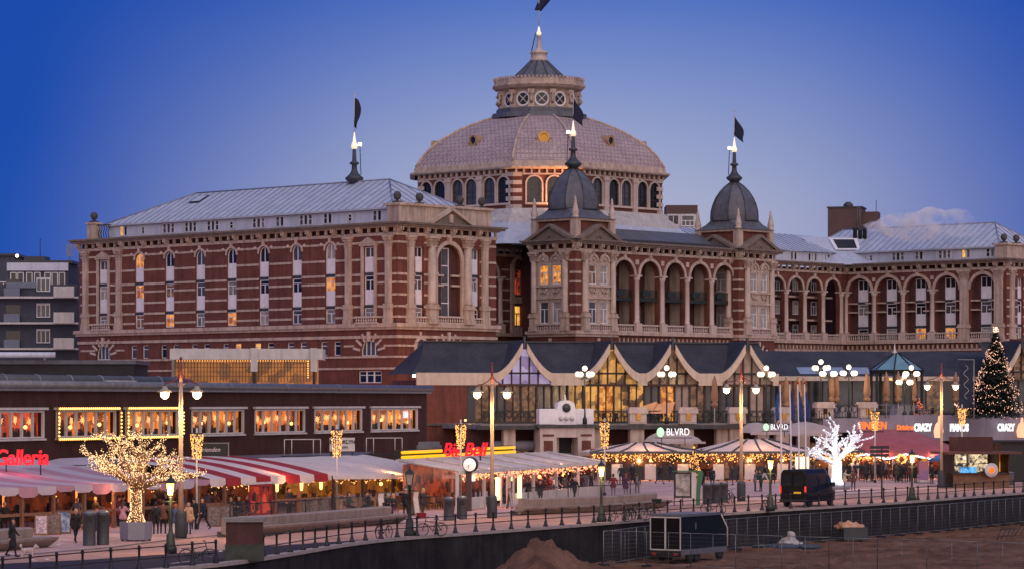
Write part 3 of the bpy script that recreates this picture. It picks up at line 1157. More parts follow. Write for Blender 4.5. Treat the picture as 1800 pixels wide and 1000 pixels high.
# ---------------- inner court: back front between the wings
BB = 24.3
MBk = FM(15.4, BB, 0)
LBk = 113 - 15.4
bays = [39.9 - 15.4, 45.2 - 15.4] + [97.2 - 15.4 + 4.2 * i for i in range(4)]
mb = MB(MBk)
ops = []
for k, c in enumerate(bays):
    if k == 1:
        ops += [(c - .75, c + .75, 20.4, 23.6), (c - .75, c + .75, 16.6, 19.2)]
    else:
        ops.append((c - 1.6, c + 1.6, 15.72, 24.3, True))
wall(mb, 0, LBk, 0, 25.12, ops, 0, .6)
mb.build('court_wall', 'brick', hotel)
MB(MBk).box(0, LBk, 3.2, 3.5, 12, 26).build('court_core', 'brick_dark', hotel)
for k, c in enumerate(bays):
    if k == 1:
        for z, p, h in ((20.4, 'lit_red', 3.2), (16.6, 'lit_yellow', 2.6)):
            window(hotel, MBk @ T(c, .3, z), 1.5, h, p, trans=(.6,), fw=.14, fm='stone_light')
        mb = MB(MBk)
        for q in (-1, 1):
            mb.box(c + q * 1.15 - .3, c + q * 1.15 + .3, -.25, .05, 15.72, 24.2)
        arch_ring(mb, c, 24.0, .9, .35, -.3, .03)
        mb.box(c - 1.5, c + 1.5, -.4, .05, 19.4, 20.2)
        mb.box(c - 1.5, c + 1.5, -.45, .05, 15.72, 16.5)
        mb.build('window_bay', 'stone', hotel)
        continue
    mb = MB(MBk)
    arch_ring(mb, c, 22.7, 1.6, .34, -.16, .04, n=12)
    mb.box(c - .16, c + .16, -.28, .04, 24.3, 25.0)
    mb.build('arcade_arch', 'stone', hotel)
    balustrade(MBk @ T(c, .1, 15.72), 3.1, .95)
    for z in (16.1, 19.4, 22.6):
        window(hotel, MBk @ T(c - .2, 3.12, z), 1.2, 1.9, rng.choice(['glass_mid', 'curtain', 'glass_dark']), trans=(.65,))
    mb = MB(MBk)
    for z in (18.6, 21.8):
        mb.box(c - 1.6, c + 1.6, 1.2, 3.18, z - .12, z + .12)
    mb.build('gallery_floor', 'stone', hotel)
    put('column', cm, hotel, MBk @ T(c + 2.1, 0, 15.7))
mb = MB(MBk)
mb.box(0, LBk, -.48, .1, 15.31, 15.71)
mb.box(0, LBk, -.14, .03, 14.2, 14.5)
for x in np.arange(82, LBk - .5, .8):
    mb.box(x - .1, x + .1, -.3, .02, 14.5, 15.1)
mb.build('string_course', 'stone', hotel)
cornice('court_cornice', MBk, 0, LBk)
bands(MBk, [(bays[1] - 3.0, bays[1] - 1.6), (bays[1] + 1.6, bays[1] + 3)], [23.5, 22.3, 21, 19.8, 18.5, 17.2], .22, .05)

# ---------------- right wing, side that faces the court
RA = 113.0
RB0 = -2.4
LR = BB - RB0
MR = FM(RA, BB, -math.pi / 2)
rarc = [BB - b for b in (21.9, 17.0, 12.1, 7.2, 1.35)]
mb = MB(MR)
ops = [(c - 2.0, c + 2.0, 15.72, 24.5, True) for c in rarc]
wall(mb, 0, LR, 0, 25.12, ops, 0, .8)
mb.build('side_wall', 'brick', hotel)
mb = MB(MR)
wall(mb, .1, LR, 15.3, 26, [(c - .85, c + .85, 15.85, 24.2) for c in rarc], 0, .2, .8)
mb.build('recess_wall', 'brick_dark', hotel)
for k, c in enumerate(rarc):
    room_column(MR, c, .88, 1.7, False, [('lit_warm' if k in (2, 3) else None), None, None], 24.2)
    mb = MB(MR)
    arch_ring(mb, c, 22.5, 2.0, .4, -.18, .04, n=14)
    mb.box(c - .22, c + .22, -.32, .04, 24.5, 25.05)
    mb.build('arcade_arch', 'stone', hotel)
    balustrade(MR @ T(c, -.05, 15.72), 3.9, 1.0)
    bands(MR, [(c - 2, c - .86), (c + .86, c + 2)], [20.98, 19.75], .2, -.74)
for s in [rarc[0] - 2.42, rarc[0] + 2.45, rarc[1] + 2.45, rarc[2] + 2.45]:
    put('column', cm, hotel, MR @ T(s, 0, 15.7))
for s in (rarc[3] + 2.9, rarc[4] + 2.6):
    pilaster(MR @ T(s, 0, 0), 1.5, 15.7, 25.1, .35)
mb = MB(MR)
for x in [c + 2.45 for c in rarc[:3]]:
    mb.box(x - .25, x + .25, -.12, .04, 24.0, 24.5)
mb.box(0, LR + .4, -.48, .1, 15.3, 15.712)
mb.box(0, LR, -.14, .03, 14.2, 14.5)
for x in np.arange(.5, LR, .8):
    mb.box(x - .1, x + .1, -.3, .02, 14.5, 15.1)
mb.build('string_course', 'stone', hotel)
cornice('side_cornice', MR, 0, LR, (0, 1))
mb = MB()
mb.box(RA + 1.02, RA + 15, RB0 + .6, BB + 8, 0, 26.3)
mb.build('wing_core', 'brick_dark', hotel)
MRE = FM(RA, RB0, 0)
mb = MB(MRE)
wall(mb, 0, 15.2, 0, 25.12, [(2.7, 4.0, 15.85, 23.95), (6, 9.6, 15.7, 24.35, True)], 0, .45)
mb.build('end_wall', 'brick', hotel)
room_column(MRE, 3.35, .35, 1.3, False)
for s, rn in ((1.2, False), (5.05, True), (10.6, True)):
    pilaster(MRE @ T(s, 0, 0), 1.0, 15.7, 25.1, .3, rn)
bands(MRE, [(.02, 2.68), (4.02, 5.9)], BZ)
cornice('end_cornice', MRE, 0, 15.2)
mb = MB(MRE)
mb.box(.6, 14.6, .3, 2.2, 26.5, 28.35)
mb.box(.3, 15.0, 0, 2.5, 28.35, 28.62)
mb.build('parapet', 'stone', hotel)
for s in (1.2, 4.2, 10.5):
    put('stone_ball', BALLM, hotel, MRE @ T(s, 1.2, 28.62))
attic(RA + 1.6, RB0 + 2.3, BB - .6, groups=((4, 0),))
hip_roof('wing_roof', RA + 1.6, RA + 13.6, RB0 + 2.2, BB + 9, 28.25, 31.9, 4.5, BB + 6)
# court roof with its attic, and the sloping lead valley with a roof light
MAt = FM(78, BB + 1.6, 0)
mb = MB(MAt)
mb.box(0, 35.5, 0, .2, 26.5, 28.1)
mb.build('attic_wall', 'attic', hotel)
for s in (24.6, 25.4, 28.6, 29.3, 30.0, 32.3, 33.0):
    window(hotel, MAt @ T(s, -.03, 26.85), .62, 1.1, 'glass_dark', False, 0, (), .07)
mb = MB()
mb.add([(77, BB + 1.2, 28.1), (113, BB + 1.2, 28.1), (117, BB + 9, 31.0), (77, BB + 9, 31.0), (77, BB + 16, 28.1), (117, BB + 16, 28.1)], [(0, 1, 2, 3), (3, 2, 5, 4)])
o = mb.build('court_roof', 'zinc', hotel)
sb = MB()
for a in np.arange(78, 113, 1.3):
    sb.tube([(a, BB + 1.2, 28.13), (a, BB + 9, 31.03)], .045, 4)
sb.build('roof_seam', 'zinc_seam', o)
mb = MB()
mb.add([(109.5, BB + 1.0, 26.4), (114.5, BB - 4.5, 26.4), (119, BB - .5, 30.6), (112, BB + 7, 30.6)], [(0, 1, 2, 3)])
mb.build('roof_valley', 'zinc', hotel)
mb = MB()
_q = lambda s, t, h: Vector((109.5, BB + 1.0, 26.4)).lerp(Vector((114.5, BB - 4.5, 26.4)), s).lerp(Vector((112, BB + 7, 30.6)).lerp(Vector((119, BB - .5, 30.6)), s), t) + Vector((-.1, -.1, h))
for m_, e, h in ((0, 0, .10), (1, .05, .14)):
    mb.quad(_q(.35 + e, .5 + e, h), _q(.75 - e, .5 + e, h), _q(.75 - e, .92 - e, h), _q(.35 + e, .92 - e, h), m_)
mb.build('roof_light', ['white', 'black'], hotel)
# left court roofs
mb = MB()
mb.add([(15, BB + 1, 26.5), (46, BB + 1, 26.5), (46, BB + 9, 30), (15, BB + 9, 30), (46, 20, 26.5), (50, 33, 31)], [(0, 1, 2, 3), (1, 4, 5, 2)])
mb.build('court_roof', 'zinc', hotel)
MB(FM(30, BB + .9, 0)).box(0, 15, 0, .2, 26.5, 28.0).build('attic_wall', 'lead', hotel)
for s in (12.0, 12.8, 13.6):
    window(hotel, FM(30, BB + .9, 0) @ T(s, -.04, 26.7), .7, 1.1, 'glass_dark', False, 0, (), .07)

# ---------------- the great dome
AC, BC, HS, CH = 57.1, 31.7, 13.75, 5.5


def csq(h, z, ch=None):
    c = CH * h / HS if ch is None else ch
    return [(AC + x, BC + y, z) for x, y in ((-h, h - c), (-h, -h + c), (-h + c, -h), (h - c, -h), (h, -h + c), (h, h - c), (h - c, h), (-h + c, h))]


mb = MB()
mb.loft([csq(HS + 5.3, 26.4), csq(HS + 4.9, 26.7), csq(HS + 1.9, 29.2)], 0)
lo_roof = mb.build('block_roof', 'zinc', hotel)
mb = MB()
mb.add([(38.1, 10.2, 26.55), (76.3, 10.2, 26.55), (72, 15.2, 28.6), (42, 15.2, 28.6)], [(0, 1, 2, 3)])
mb.build('arcade_roof', 'lead', hotel)
mb = MB()
mb.loft([csq(HS + 1.9, 29.2), csq(HS + 1.75, 29.6), csq(HS + .95, 30.2), csq(HS + .75, 30.35), csq(HS + .35, 31.05)], 0)
mb.build('drum_skirt', mat('pale_lead', (.50, .47, .46), .6, .12, .8, streak=.4), hotel)
for k in range(8):
    ring = csq(HS, 0)
    p, q = Vector(ring[k]), Vector(ring[(k + 1) % 8])
    L_ = (q - p).length
    ang = math.atan2(q.y - p.y, q.x - p.x)
    M = FM(p.x, p.y, ang)
    long = L_ > 10
    npair = 3 if long else 1
    vis = k in (0, 1, 2, 3)
    ops = []
    cs = []
    for i in range(npair):
        c = L_ * (i + .5) / npair
        for e in (-1.18, 1.18) if long else (-1.25, 1.25):
            cs.append(c + e)
            ops.append((c + e - .92, c + e + .92, 31.75, 35.0, True))
    mb = MB(M)
    wall(mb, 0, L_, 31.0, 36.0, ops, 0, .35)
    mb.build('drum_wall', 'brick', hotel)
    if not vis:
        continue
    mb = MB(M)
    for c in cs:
        arch_ring(mb, c, 34.08, .92, .2, -.14, .03, n=10)
        mb.box(c - 1.12, c - .92, -.12, .05, 31.75, 34.08)
        mb.box(c + .92, c + 1.12, -.12, .05, 31.75, 34.08)
    for i in range(npair):
        c = L_ * (i + .5) / npair
        mb.box(c - 2.4, c + 2.4, -.2, .05, 31.5, 31.76)
    for i in range(npair + 1):
        x = L_ * i / npair
        x = min(max(x, .55), L_ - .55)
        if 0 < i < npair:
            mb.box(x - .42, x + .42, -.3, .05, 31.0, 35.15)
            mb.box(x - .52, x + .52, -.4, .05, 34.75, 35.2)
        else:
            for z in np.arange(31.0, 35.1, 1.0):
                mb.box(x - .55, x + .55, -.12, .05, z, z + .5)
    mb.box(0, L_, -.1, .05, 35.2, 35.4)
    for x in np.arange(.4, L_, .95):
        mb.box(x - .12, x + .12, -.3, .02, 35.4, 35.9)
    mb.build('drum_trim', 'stone_light', hotel)
    for c in cs:
        window(hotel, M @ T(c, .2, 31.75), 1.84, 3.25, rng.choice(['glass_dark', 'glass_dark', 'glass_mid']), True, 1 if long else 2, (.3, .5), .05, fm='lead_dark')
mb = MB()
mb.loft([csq(HS + .35, 35.88), csq(HS + .85, 36.0), csq(HS + .9, 36.2), csq(HS + .45, 36.3), csq(HS + .4, 36.85), csq(HS + .1, 36.95)], 0, cap1=True)
mb.build('drum_cornice', 'stone', hotel)
prof = [(1.0, 36.9), (.975, 37.6), (.94, 38.4), (.88, 39.4), (.815, 40.25), (.74, 41.0), (.65, 41.8), (.55, 42.5), (.45, 43.1), (.35, 43.6)]


def dome_mat():
    m = mat('dome_slate', (.42, .32, .32), .6, .18, .5, streak=.2, spec=.3)
    n, l = m.node_tree.nodes, m.node_tree.links
    b = n['Principled BSDF']
    geo = n.new('ShaderNodeNewGeometry')
    mp = n.new('ShaderNodeMapping')
    mp.inputs['Rotation'].default_value = (0, 0, R(45) - TH)
    l.new(geo.outputs['Position'], mp.inputs[0])
    vo = n.new('ShaderNodeTexVoronoi')
    vo.feature = 'DISTANCE_TO_EDGE'
    vo.inputs['Scale'].default_value = 2.0
    vo.inputs['Randomness'].default_value = .25
    l.new(mp.outputs[0], vo.inputs[0])
    bp = n.new('ShaderNodeBump')
    bp.inputs['Strength'].default_value = .7
    bp.inputs['Distance'].default_value = .12
    l.new(vo.outputs[0], bp.inputs['Height'])
    l.new(bp.outputs[0], b.inputs['Normal'])
    ed = n.new('ShaderNodeMapRange')
    ed.inputs[1].default_value, ed.inputs[2].default_value = 0, .16
    ed.inputs[3].default_value, ed.inputs[4].default_value = .55, 1.08
    l.new(vo.outputs[0], ed.inputs[0])
    mx = n.new('ShaderNodeMix')
    mx.data_type, mx.blend_type = 'RGBA', 'MULTIPLY'
    mx.inputs[0].default_value = 1
    l.new(b.inputs['Base Color'].links[0].from_socket, mx.inputs[6])
    l.new(ed.outputs[0], mx.inputs[7])
    l.new(mx.outputs[2], b.inputs['Base Color'])
    return m


dome_mat()
mb = MB()
mb.loft([csq((HS + .2) * k, z) for k, z in prof], 0, cap1=True)
dome = mb.build('great_dome', 'dome_slate', hotel)
rb = MB()
for kx in range(8):
    rb.tube([Vector(csq((HS + .25) * k, z + .05)[kx]) for k, z in prof], .16, 6)
rb.build('dome_rib', 'stone', dome)
for kx in range(8):                                      # little round dormers
    r = csq((HS + .2) * .83, 40.0)
    p, q = Vector(r[kx]), Vector(r[(kx + 1) % 8])
    c = (p + q) / 2
    ang = math.atan2(q.y - p.y, q.x - p.x)
    M = FM(c.x, c.y, ang) @ T(0, 0, 40.0)
    db = MB(M)
    n = 12
    ring = lambda r_, d: [(r_ * math.cos(2 * math.pi * i / n), d, r_ * math.sin(2 * math.pi * i / n)) for i in range(n)]
    db.loft([ring(.7, 1.6), ring(.7, -.75), ring(.48, -.75), ring(.48, -.5)], 0)
    for sx in (-1, 1):
        db.tube([(sx * .6, -.7, -.5), (sx * 1.05, -.5, -.75), (sx * 1.0, -.3, -.2)], .14, 5)
    db.box(-1.0, 1.0, -.8, .6, -.98, -.72)
    o = db.build('dome_dormer', mat('dormer_stone', (.36, .22, .13), .7, .25, 2) if kx != 1 else 'gold', hotel)
    MB(M).poly(ring(.5, -.52)).build('pane', 'glass_dark' if kx != 1 else 'gold', o)
# lantern
LNS = 12
rot0 = R(-90) - TH + R(4)
ln = lambda r, z: [(AC + r * math.cos(rot0 + R(15) + 2 * math.pi * i / LNS), BC + r * math.sin(rot0 + R(15) + 2 * math.pi * i / LNS), z) for i in range(LNS)]
mb = MB()
mb.loft([ln(6.3, 43.4), ln(6.2, 44.0), ln(5.6, 44.1), ln(5.6, 44.6), ln(5.1, 44.65)], 0, cap1=True)
mb.build('lantern_base', 'lead', hotel)
mb = MB()
mb.loft([ln(4.75, 44.6), ln(4.75, 46.9)], 0)
mb.build('lantern_wall', 'stone_light', hotel)
mb = MB()
mb.loft([ln(4.8, 46.9), ln(5.7, 47.15), ln(6.1, 47.5), ln(6.1, 47.7), ln(5.85, 47.75), ln(5.85, 48.3), ln(5.4, 48.35)], 0, cap1=True)
for i in range(72):
    t = 2 * math.pi * i / 72
    mb.box(AC + 5.75 * math.cos(t) - .1, AC + 5.75 * math.cos(t) + .1, BC + 5.75 * math.sin(t) - .1, BC + 5.75 * math.sin(t) + .1, 48.3, 48.6)
mb.build('lantern_cornice', 'stone', hotel)
for i in range(LNS):
    t = rot0 + 2 * math.pi * i / LNS
    M = T(AC, BC, 0) @ Matrix.Rotation(t + math.pi / 2, 4, 'Z') @ T(0, -4.6, 45.72)
    mb = MB(M)
    n = 14
    ring = lambda r_, d: [(r_ * math.cos(2 * math.pi * k / n), d, r_ * math.sin(2 * math.pi * k / n)) for k in range(n)]
    mb.loft([ring(.98, .02), ring(.98, -.12), ring(.76, -.12), ring(.76, .02)], 0)
    for a_ in (45, 135):
        c, s_ = math.cos(R(a_)) * .76, math.sin(R(a_)) * .76
        mb.tube([(-c, -.08, -s_), (c, -.08, s_)], .06, 4)
    o = mb.build('round_window', 'white', hotel)
    MB(M).poly(ring(.8, -.03)).build('pane', 'glass_dark', o)
    M2 = T(AC, BC, 0) @ Matrix.Rotation(t + math.pi / 2 + math.pi / LNS, 4, 'Z') @ T(0, -4.9, 44.6)
    mb = MB(M2)
    mb.box(-.42, .42, -.35, .3, 0, .5)
    mb.box(-.34, .34, -.2, .3, .5, 1.8)
    mb.box(-.4, .4, -.5, .3, 1.75, 2.3)
    mb.tube([(0, -.3, .6), (0, -.62, .9), (0, -.3, 1.5), (0, -.65, 1.9)], .2, 6)
    mb.build('lantern_console', 'stone', hotel)
mb = MB()
mb.loft([ln(r, z) for r, z in ((4.1, 48.35), (3.3, 48.9), (2.4, 49.7), (1.6, 50.5), (1.05, 51.0))], 0)
o = mb.build('lantern_roof', 'lead', hotel)
rb = MB()
for kx in range(LNS):
    rb.tube([Vector(ln(r, z + .03)[kx]) for r, z in ((4.1, 48.35), (3.3, 48.9), (2.4, 49.7), (1.6, 50.5), (1.05, 51.0))], .07, 4)
rb.build('roof_rib', 'lead_dark', o)
mb = MB()
mb.lathe([(1.15, 50.9), (1.15, 51.2), (1.05, 51.3), (1.05, 51.9), (1.2, 51.95), (1.1, 52.2), (.6, 52.3), (.35, 52.6), (.22, 54.0), (.34, 54.1), (.3, 54.3)], (AC, BC), 12)
mb.build('lantern_finial', 'stone_light', hotel)
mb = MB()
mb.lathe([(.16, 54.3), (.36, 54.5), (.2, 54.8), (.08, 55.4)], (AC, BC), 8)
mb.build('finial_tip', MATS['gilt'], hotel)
M = T(AC, BC, 55.2) @ VIEWROT
mb = MB(M)
mb.tube([(0, 0, 0), (0, 0, 5.2)], .06, 5)
mb.build('flag_staff', 'offwhite', hotel)
mb = MB(M)
for q in (-.1, .1):
    mb.tube([(-1.0, q, -3.2), (-.4, q, -.6)], .06, 4)
mb.build('stay_frame', 'iron', hotel)
fb = MB(M)
rows = []
for i in range(9):
    t = i / 8
    rows.append([(-.05 + q * 2.0 - t * 1.15 * q + (.9 - 1.9 * t) * .5, .2 * math.sin(q * 6 + t * 3), 4.9 - t * 2.6 - q * .1) for q in (0, .25, .5, .75, 1)])
fb.loft(rows, 0, False, smooth=True)
fo = fb.build('flag', 'flag_blue', hotel)
fo.modifiers.new('cloth', 'SOLIDIFY').thickness = .03
# floodlight on the arcade roof that warms the corner of the dome
mb = MB(T(47.4, 15.4, 0))
mb.box(-.25, .25, -.2, .2, 28.3, 28.9)
fl = mb.build('floodlight', 'flood_glow', hotel)
sd = bpy.data.lights.new('flood_beam', 'SPOT')
sd.energy, sd.color, sd.spot_size, sd.spot_blend, sd.shadow_soft_size = 7500, (1, .42, .16), R(75), .8, .3
so = bpy.data.objects.new('flood_beam', sd)
COL.objects.link(so)
so.parent = fl
so.location = (47.3, 15.6, 29.2)
so.rotation_euler = Vector((-1.2, 6.5, 8.0)).to_track_quat('-Z', 'Y').to_euler()
# ================================================================== GROUND
def catmull(pts, step):
    P = [Vector(p) for p in pts]
    out = []
    for i in range(len(P) - 1):
        a, b, c, d = P[max(i - 1, 0)], P[i], P[i + 1], P[min(i + 2, len(P) - 1)]
        n = max(1, int((c - b).length / .25))
        for k in range(n):
            t = k / n
            out.append(.5 * (2 * b + (c - a) * t + (2 * a - 5 * b + 4 * c - d) * t * t + (3 * b - a - 3 * c + d) * t ** 3))
    out.append(P[-1])
    res, acc = [out[0]], 0.0
    for p, q in zip(out, out[1:]):
        acc += (q - p).length
        if acc >= step:
            res.append(q)
            acc = 0
    return res


EDGE = [(-46, 66), (-33, 92), (-24.5, 109), (-20, 118.2), (-17.6, 123.8), (-15.2, 128.4), (-13.05, 132.8), (-11.6, 137.8), (-10.0, 144.5),
        (-8.4, 151.2), (-6.2, 157.3), (-1.9, 164.6), (4.7, 176), (14.7, 193.7), (23.8, 207.4), (29.9, 216.9), (39.9, 234.3), (62, 268), (110, 335), (190, 440)]
edge = catmull(EDGE, 1.0)


def off(i, d):
    a, b = edge[max(i - 1, 0)], edge[min(i + 1, len(edge) - 1)]
    t = (b - a).normalized()
    return edge[i] + Vector((-t.y, t.x)) * d


mat('paving', (.60, .405, .37), .85, .16, .35, .12, fine=.35, spec=.12)
mat('asphalt', (.045, .042, .062), .9, .25, .8, .2, fine=.3, spec=.03)
mat('cycle_path', (.54, .325, .255), .85, .14, .5, .1, fine=.3, spec=.1)
mat('kerb_dark', (.10, .085, .08), .8, .2, 1, .1)
mat('coping', (.34, .29, .27), .75, .18, 1.2, .15)
mat('sand', (.080, .042, .030), .95, .45, .33, .8, fine=.7, col2=(.23, .128, .088), spec=.0)
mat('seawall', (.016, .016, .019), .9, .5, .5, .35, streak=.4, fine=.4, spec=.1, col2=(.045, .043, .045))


def joints(key, w, h, rot, k):
    m = MATS[key]
    n, l = m.node_tree.nodes, m.node_tree.links
    b = n['Principled BSDF']
    src = b.inputs['Base Color'].links[0].from_socket
    geo = n.new('ShaderNodeNewGeometry')
    mp = n.new('ShaderNodeMapping')
    mp.inputs['Rotation'].default_value = (0, 0, rot)
    l.new(geo.outputs['Position'], mp.inputs[0])
    br = n.new('ShaderNodeTexBrick')
    br.inputs['Scale'].default_value = 1
    br.inputs['Brick Width'].default_value, br.inputs['Row Height'].default_value = w, h
    br.inputs['Mortar Size'].default_value = .022
    br.inputs['Color1'].default_value = (1, 1, 1, 1)
    br.inputs['Color2'].default_value = (.82, .80, .80, 1)
    br.inputs['Mortar'].default_value = (k, k, k, 1)
    l.new(mp.outputs[0], br.inputs[0])
    st = n.new('ShaderNodeTexNoise')
    st.inputs['Scale'].default_value = .16
    st.inputs['Detail'].default_value = 8
    l.new(geo.outputs['Position'], st.inputs[0])
    sr = n.new('ShaderNodeMapRange')
    sr.inputs[1].default_value, sr.inputs[2].default_value = .38, .66
    sr.inputs[3].default_value, sr.inputs[4].default_value = .88, 1.18
    l.new(st.outputs[0], sr.inputs[0])
    cur = src
    for o in (br.outputs[0], sr.outputs[0]):
        mx = n.new('ShaderNodeMix')
        mx.data_type, mx.blend_type = 'RGBA', 'MULTIPLY'
        mx.inputs[0].default_value = 1
        l.new(cur, mx.inputs[6])
        l.new(o, mx.inputs[7])
        cur = mx.outputs[2]
    l.new(cur, b.inputs['Base Color'])


joints('paving', 1.2, .8, R(-28), .55)
joints('cycle_path', .9, .6, R(-28), .62)


def strip(name, d0, d1, z, m, i0=0, i1=None):
    rows = []
    rng_ = range(i0, i1 or len(edge))
    for i in rng_:
        a = d0(i) if callable(d0) else d0
        b = d1(i) if callable(d1) else d1
        p, q = off(i, a), off(i, b)
        rows.append([(p.x, p.y, z), (q.x, q.y, z)])
    return struct(MB().loft(rows, 0, False).build(name, m))


# paved plaza: from the sea wall back past all buildings
pl_ = [(p.x, p.y) for p in edge]
far = [(300, 700), (-320, 700), (-320, 66)]
struct(MB().poly([(x, y, 0) for x, y in pl_ + far]).build('promenade', 'paving'))
cyc = lambda i: 10.2 + max(0, min(4, (146 - edge[i].y) * .2))
strip('cycle_path', .35, cyc, .004, 'cycle_path', 4)
taper = lambda i: max(.4, min(9, (159 - edge[i].y) * .3))
strip('asphalt_path', .36, taper, .008, 'asphalt', 4)
strip('kerb_strip', cyc, lambda i: cyc(i) + .6, .006, 'kerb_dark', 4)
# painted dashes on the asphalt
for k, i in enumerate(range(24, 70, 7)):
    p, q = off(i, 2.3), off(i + 2, 2.3)
    t = (q - p).normalized()
    nrm = Vector((-t.y, t.x)) * .07
    o = MB().quad((*(p - nrm), .013), (*(q - nrm), .013), (*(q + nrm), .013), (*(p + nrm), .013)).build('road_marking', 'offwhite')
    struct(o)
# sand: one sheet to the horizon, with tyre ridges near the wall
rs = random.Random(5)
bm = bmesh.new()
N1, N2 = 210, 300
SZ = -2.3
gx = np.linspace(-14, 62, N1)
gy = np.linspace(128, 250, N2)


def sand_h(x, y):
    r = math.sin(x * .9 + y * .55) * .04 + math.sin(x * .33 - y * .21 + 1.3) * .09 + math.sin(y * 1.7 + x * 2.3 + math.sin(x) * 1.4) * .035
    w = x * .75 - y * .46 + 1.1 * math.sin(y * .06)           # tyre ruts run along the wall, wandering
    for c, a in ((-68, .25), (-66.4, .25), (-60.2, .22), (-58.7, .22), (-53, .18), (-51.6, .18), (-47, .2), (-72.5, .2), (-63.5, .16)):
        q = w - c + .5 * math.sin(x * .2 + c)
        r += -a * math.exp(-(q / .22) ** 2) + a * .6 * math.exp(-((abs(q) - .45) / .2) ** 2)
    d = math.hypot((x - 1.3) / 2.5, (y - 146) / 6.5)
    m = 2.4 * math.exp(-d * d * 1.15) + .9 * math.exp(-(((x - 4.6) / 2.2) ** 2 + ((y - 150) / 5) ** 2))
    m *= 1 + .09 * math.sin(x * 5.1 + math.sin(y * 2.2) * 2) + .07 * math.sin(y * 3.3 + x * 2.0)
    return SZ + r + m + rs.uniform(-.065, .065)


vs = [[bm.verts.new((x, y, sand_h(x, y))) for x in gx] for y in gy]
for j in range(N2 - 1):
    for i in range(N1 - 1):
        bm.faces.new((vs[j][i], vs[j][i + 1], vs[j + 1][i + 1], vs[j + 1][i])).smooth = True
me = bpy.data.meshes.new('beach_sand')
bm.to_mesh(me)
bm.free()
me.materials.append(MATS['sand'])
struct(put('beach_sand', me))
struct(MB().quad((-3000, -300, SZ - .35), (3000, -300, SZ - .35), (3000, 3000, SZ - .35), (-3000, 3000, SZ - .35)).build('ground', 'sand'))
# sea wall with coping stones
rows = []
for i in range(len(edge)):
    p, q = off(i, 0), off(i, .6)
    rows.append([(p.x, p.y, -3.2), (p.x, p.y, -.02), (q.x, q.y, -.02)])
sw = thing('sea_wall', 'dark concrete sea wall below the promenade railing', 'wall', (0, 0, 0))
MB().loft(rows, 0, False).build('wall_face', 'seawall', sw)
for i in range(0, min(200, len(edge) - 2), 1):
    if i < 30 or edge[i].y > 300:
        continue
    p, q, r_, s_ = off(i, -.12), off(i + 1, -.12), off(i + 1, .38), off(i, .38)
    g = .02
    p, q = p.lerp(q, g), q.lerp(p, g)
    s_, r_ = s_.lerp(r_, g), r_.lerp(s_, g)
    MB().plan([(v.x, v.y) for v in (p, q, r_, s_)], -.10, .06).build('coping_stone', 'coping', sw)

# ================================================================== TEXT


def text_mesh(body, size, depth=.06, bold=0.0, shear=0.0, spacing=1.0):
    c = bpy.data.curves.new('lettering', 'FONT')
    c.body = body
    c.size = size
    c.extrude = depth / 2
    c.offset = bold
    c.shear = shear
    c.space_character = spacing
    c.align_x, c.align_y = 'CENTER', 'CENTER'
    o = bpy.data.objects.new('lettering', c)
    COL.objects.link(o)
    bpy.context.view_layer.update()
    me = bpy.data.meshes.new_from_object(o.evaluated_get(bpy.context.evaluated_depsgraph_get()))
    bpy.data.objects.remove(o)
    bpy.data.curves.remove(c)
    me.materials.clear()
    return me


UPR = Matrix.Rotation(R(90), 4, 'X')


def lettering(parent, body, size, m, loc=(0, 0, 0), depth=.08, bold=0.0, shear=0.0, spacing=1.0, sx=1.0, name='lettering', rz=0.0):
    me = text_mesh(body, size, depth, bold, shear, spacing)
    me.materials.append(MATS[m])
    return put(name, me, parent, T(*loc) @ Matrix.Rotation(rz, 4, 'Z') @ UPR @ Matrix.Diagonal((sx, 1, 1, 1)))


def PL(px, o, ang):
    k = (px - CX) / F
    d = (math.cos(ang), math.sin(ang))
    t = (k * o[1] - o[0]) / (d[0] - k * d[1])
    return t, o[1] + t * d[1]


# ================================================================== LOW RESTAURANT BUILDING (left)
mat('glass_clear', (.05, .05, .06), .05, 0, alpha=.14)
BA = R(68.93)
BO = (-30.6, 185.0)
rest = thing('restaurant_building', 'long low brown rendered restaurant block with a row of warm lit windows', 'building', (*BO, 0), BA)
wins = [(-5.4, 2.6), (4.1, 12.0), (13.3, 20.9), (22.9, 31.1), (32.9, 41.5), (43.2, 52.1), (53.9, 63.4)]
mb = MB()
wall(mb, -14, 65.4, 0, 8.0, [(a, b, 4.98, 6.72) for a, b in wins], 0, .3)
mb.box(-14, 65.38, .9, 16, 0, 7.75)
mb.quad((65.4, 0, 0), (65.4, 16, 0), (65.4, 16, 8), (65.4, 0, 8))
mb.build('front_wall', 'plaster_brown', rest)
mb = MB()
mb.lathe([(.01, 0)] * 2, n=3)
mb = MB()
mb.box(-14.2, 65.6, -.35, .1, 7.96, 8.12)
mb.tube([(-14.2, -.25, 8.36), (65.7, -.25, 8.36)], .27, 10)
for s in np.arange(-9, 65, 9.3):
    mb.tube([(s, -.25, 8.36), (s + .12, -.25, 8.36)], .3, 10)
mb.build('roof_gutter', 'grey_metal', rest)
MB().box(-14, 65.5, .2, 16.2, 7.76, 8.04).build('flat_roof', 'soot', rest)
BULB = MB()
BULB.octa((0, 0, 0), .075)
star_me = MB()
for k in range(9):
    t = 2 * math.pi * k / 9
    L_ = .36 if k % 2 else .27
    c, s = math.cos(t), math.sin(t)
    star_me.add([(c * L_, 0, s * L_), (-s * .075, -.06, c * .075), (s * .075, -.06, -c * .075), (0, .08, 0)], [(0, 1, 2), (0, 2, 3), (0, 3, 1)])
star_me = star_me.mesh('paper_star', mat('star_glow', (1, .6, .3), .5, 0, emit=(1.0, .36, .10), es=1.6, sample=False))
cord_me = MB().tube([(0, 0, .25), (0, 0, .75)], .012, 4).mesh('cord', 'iron')
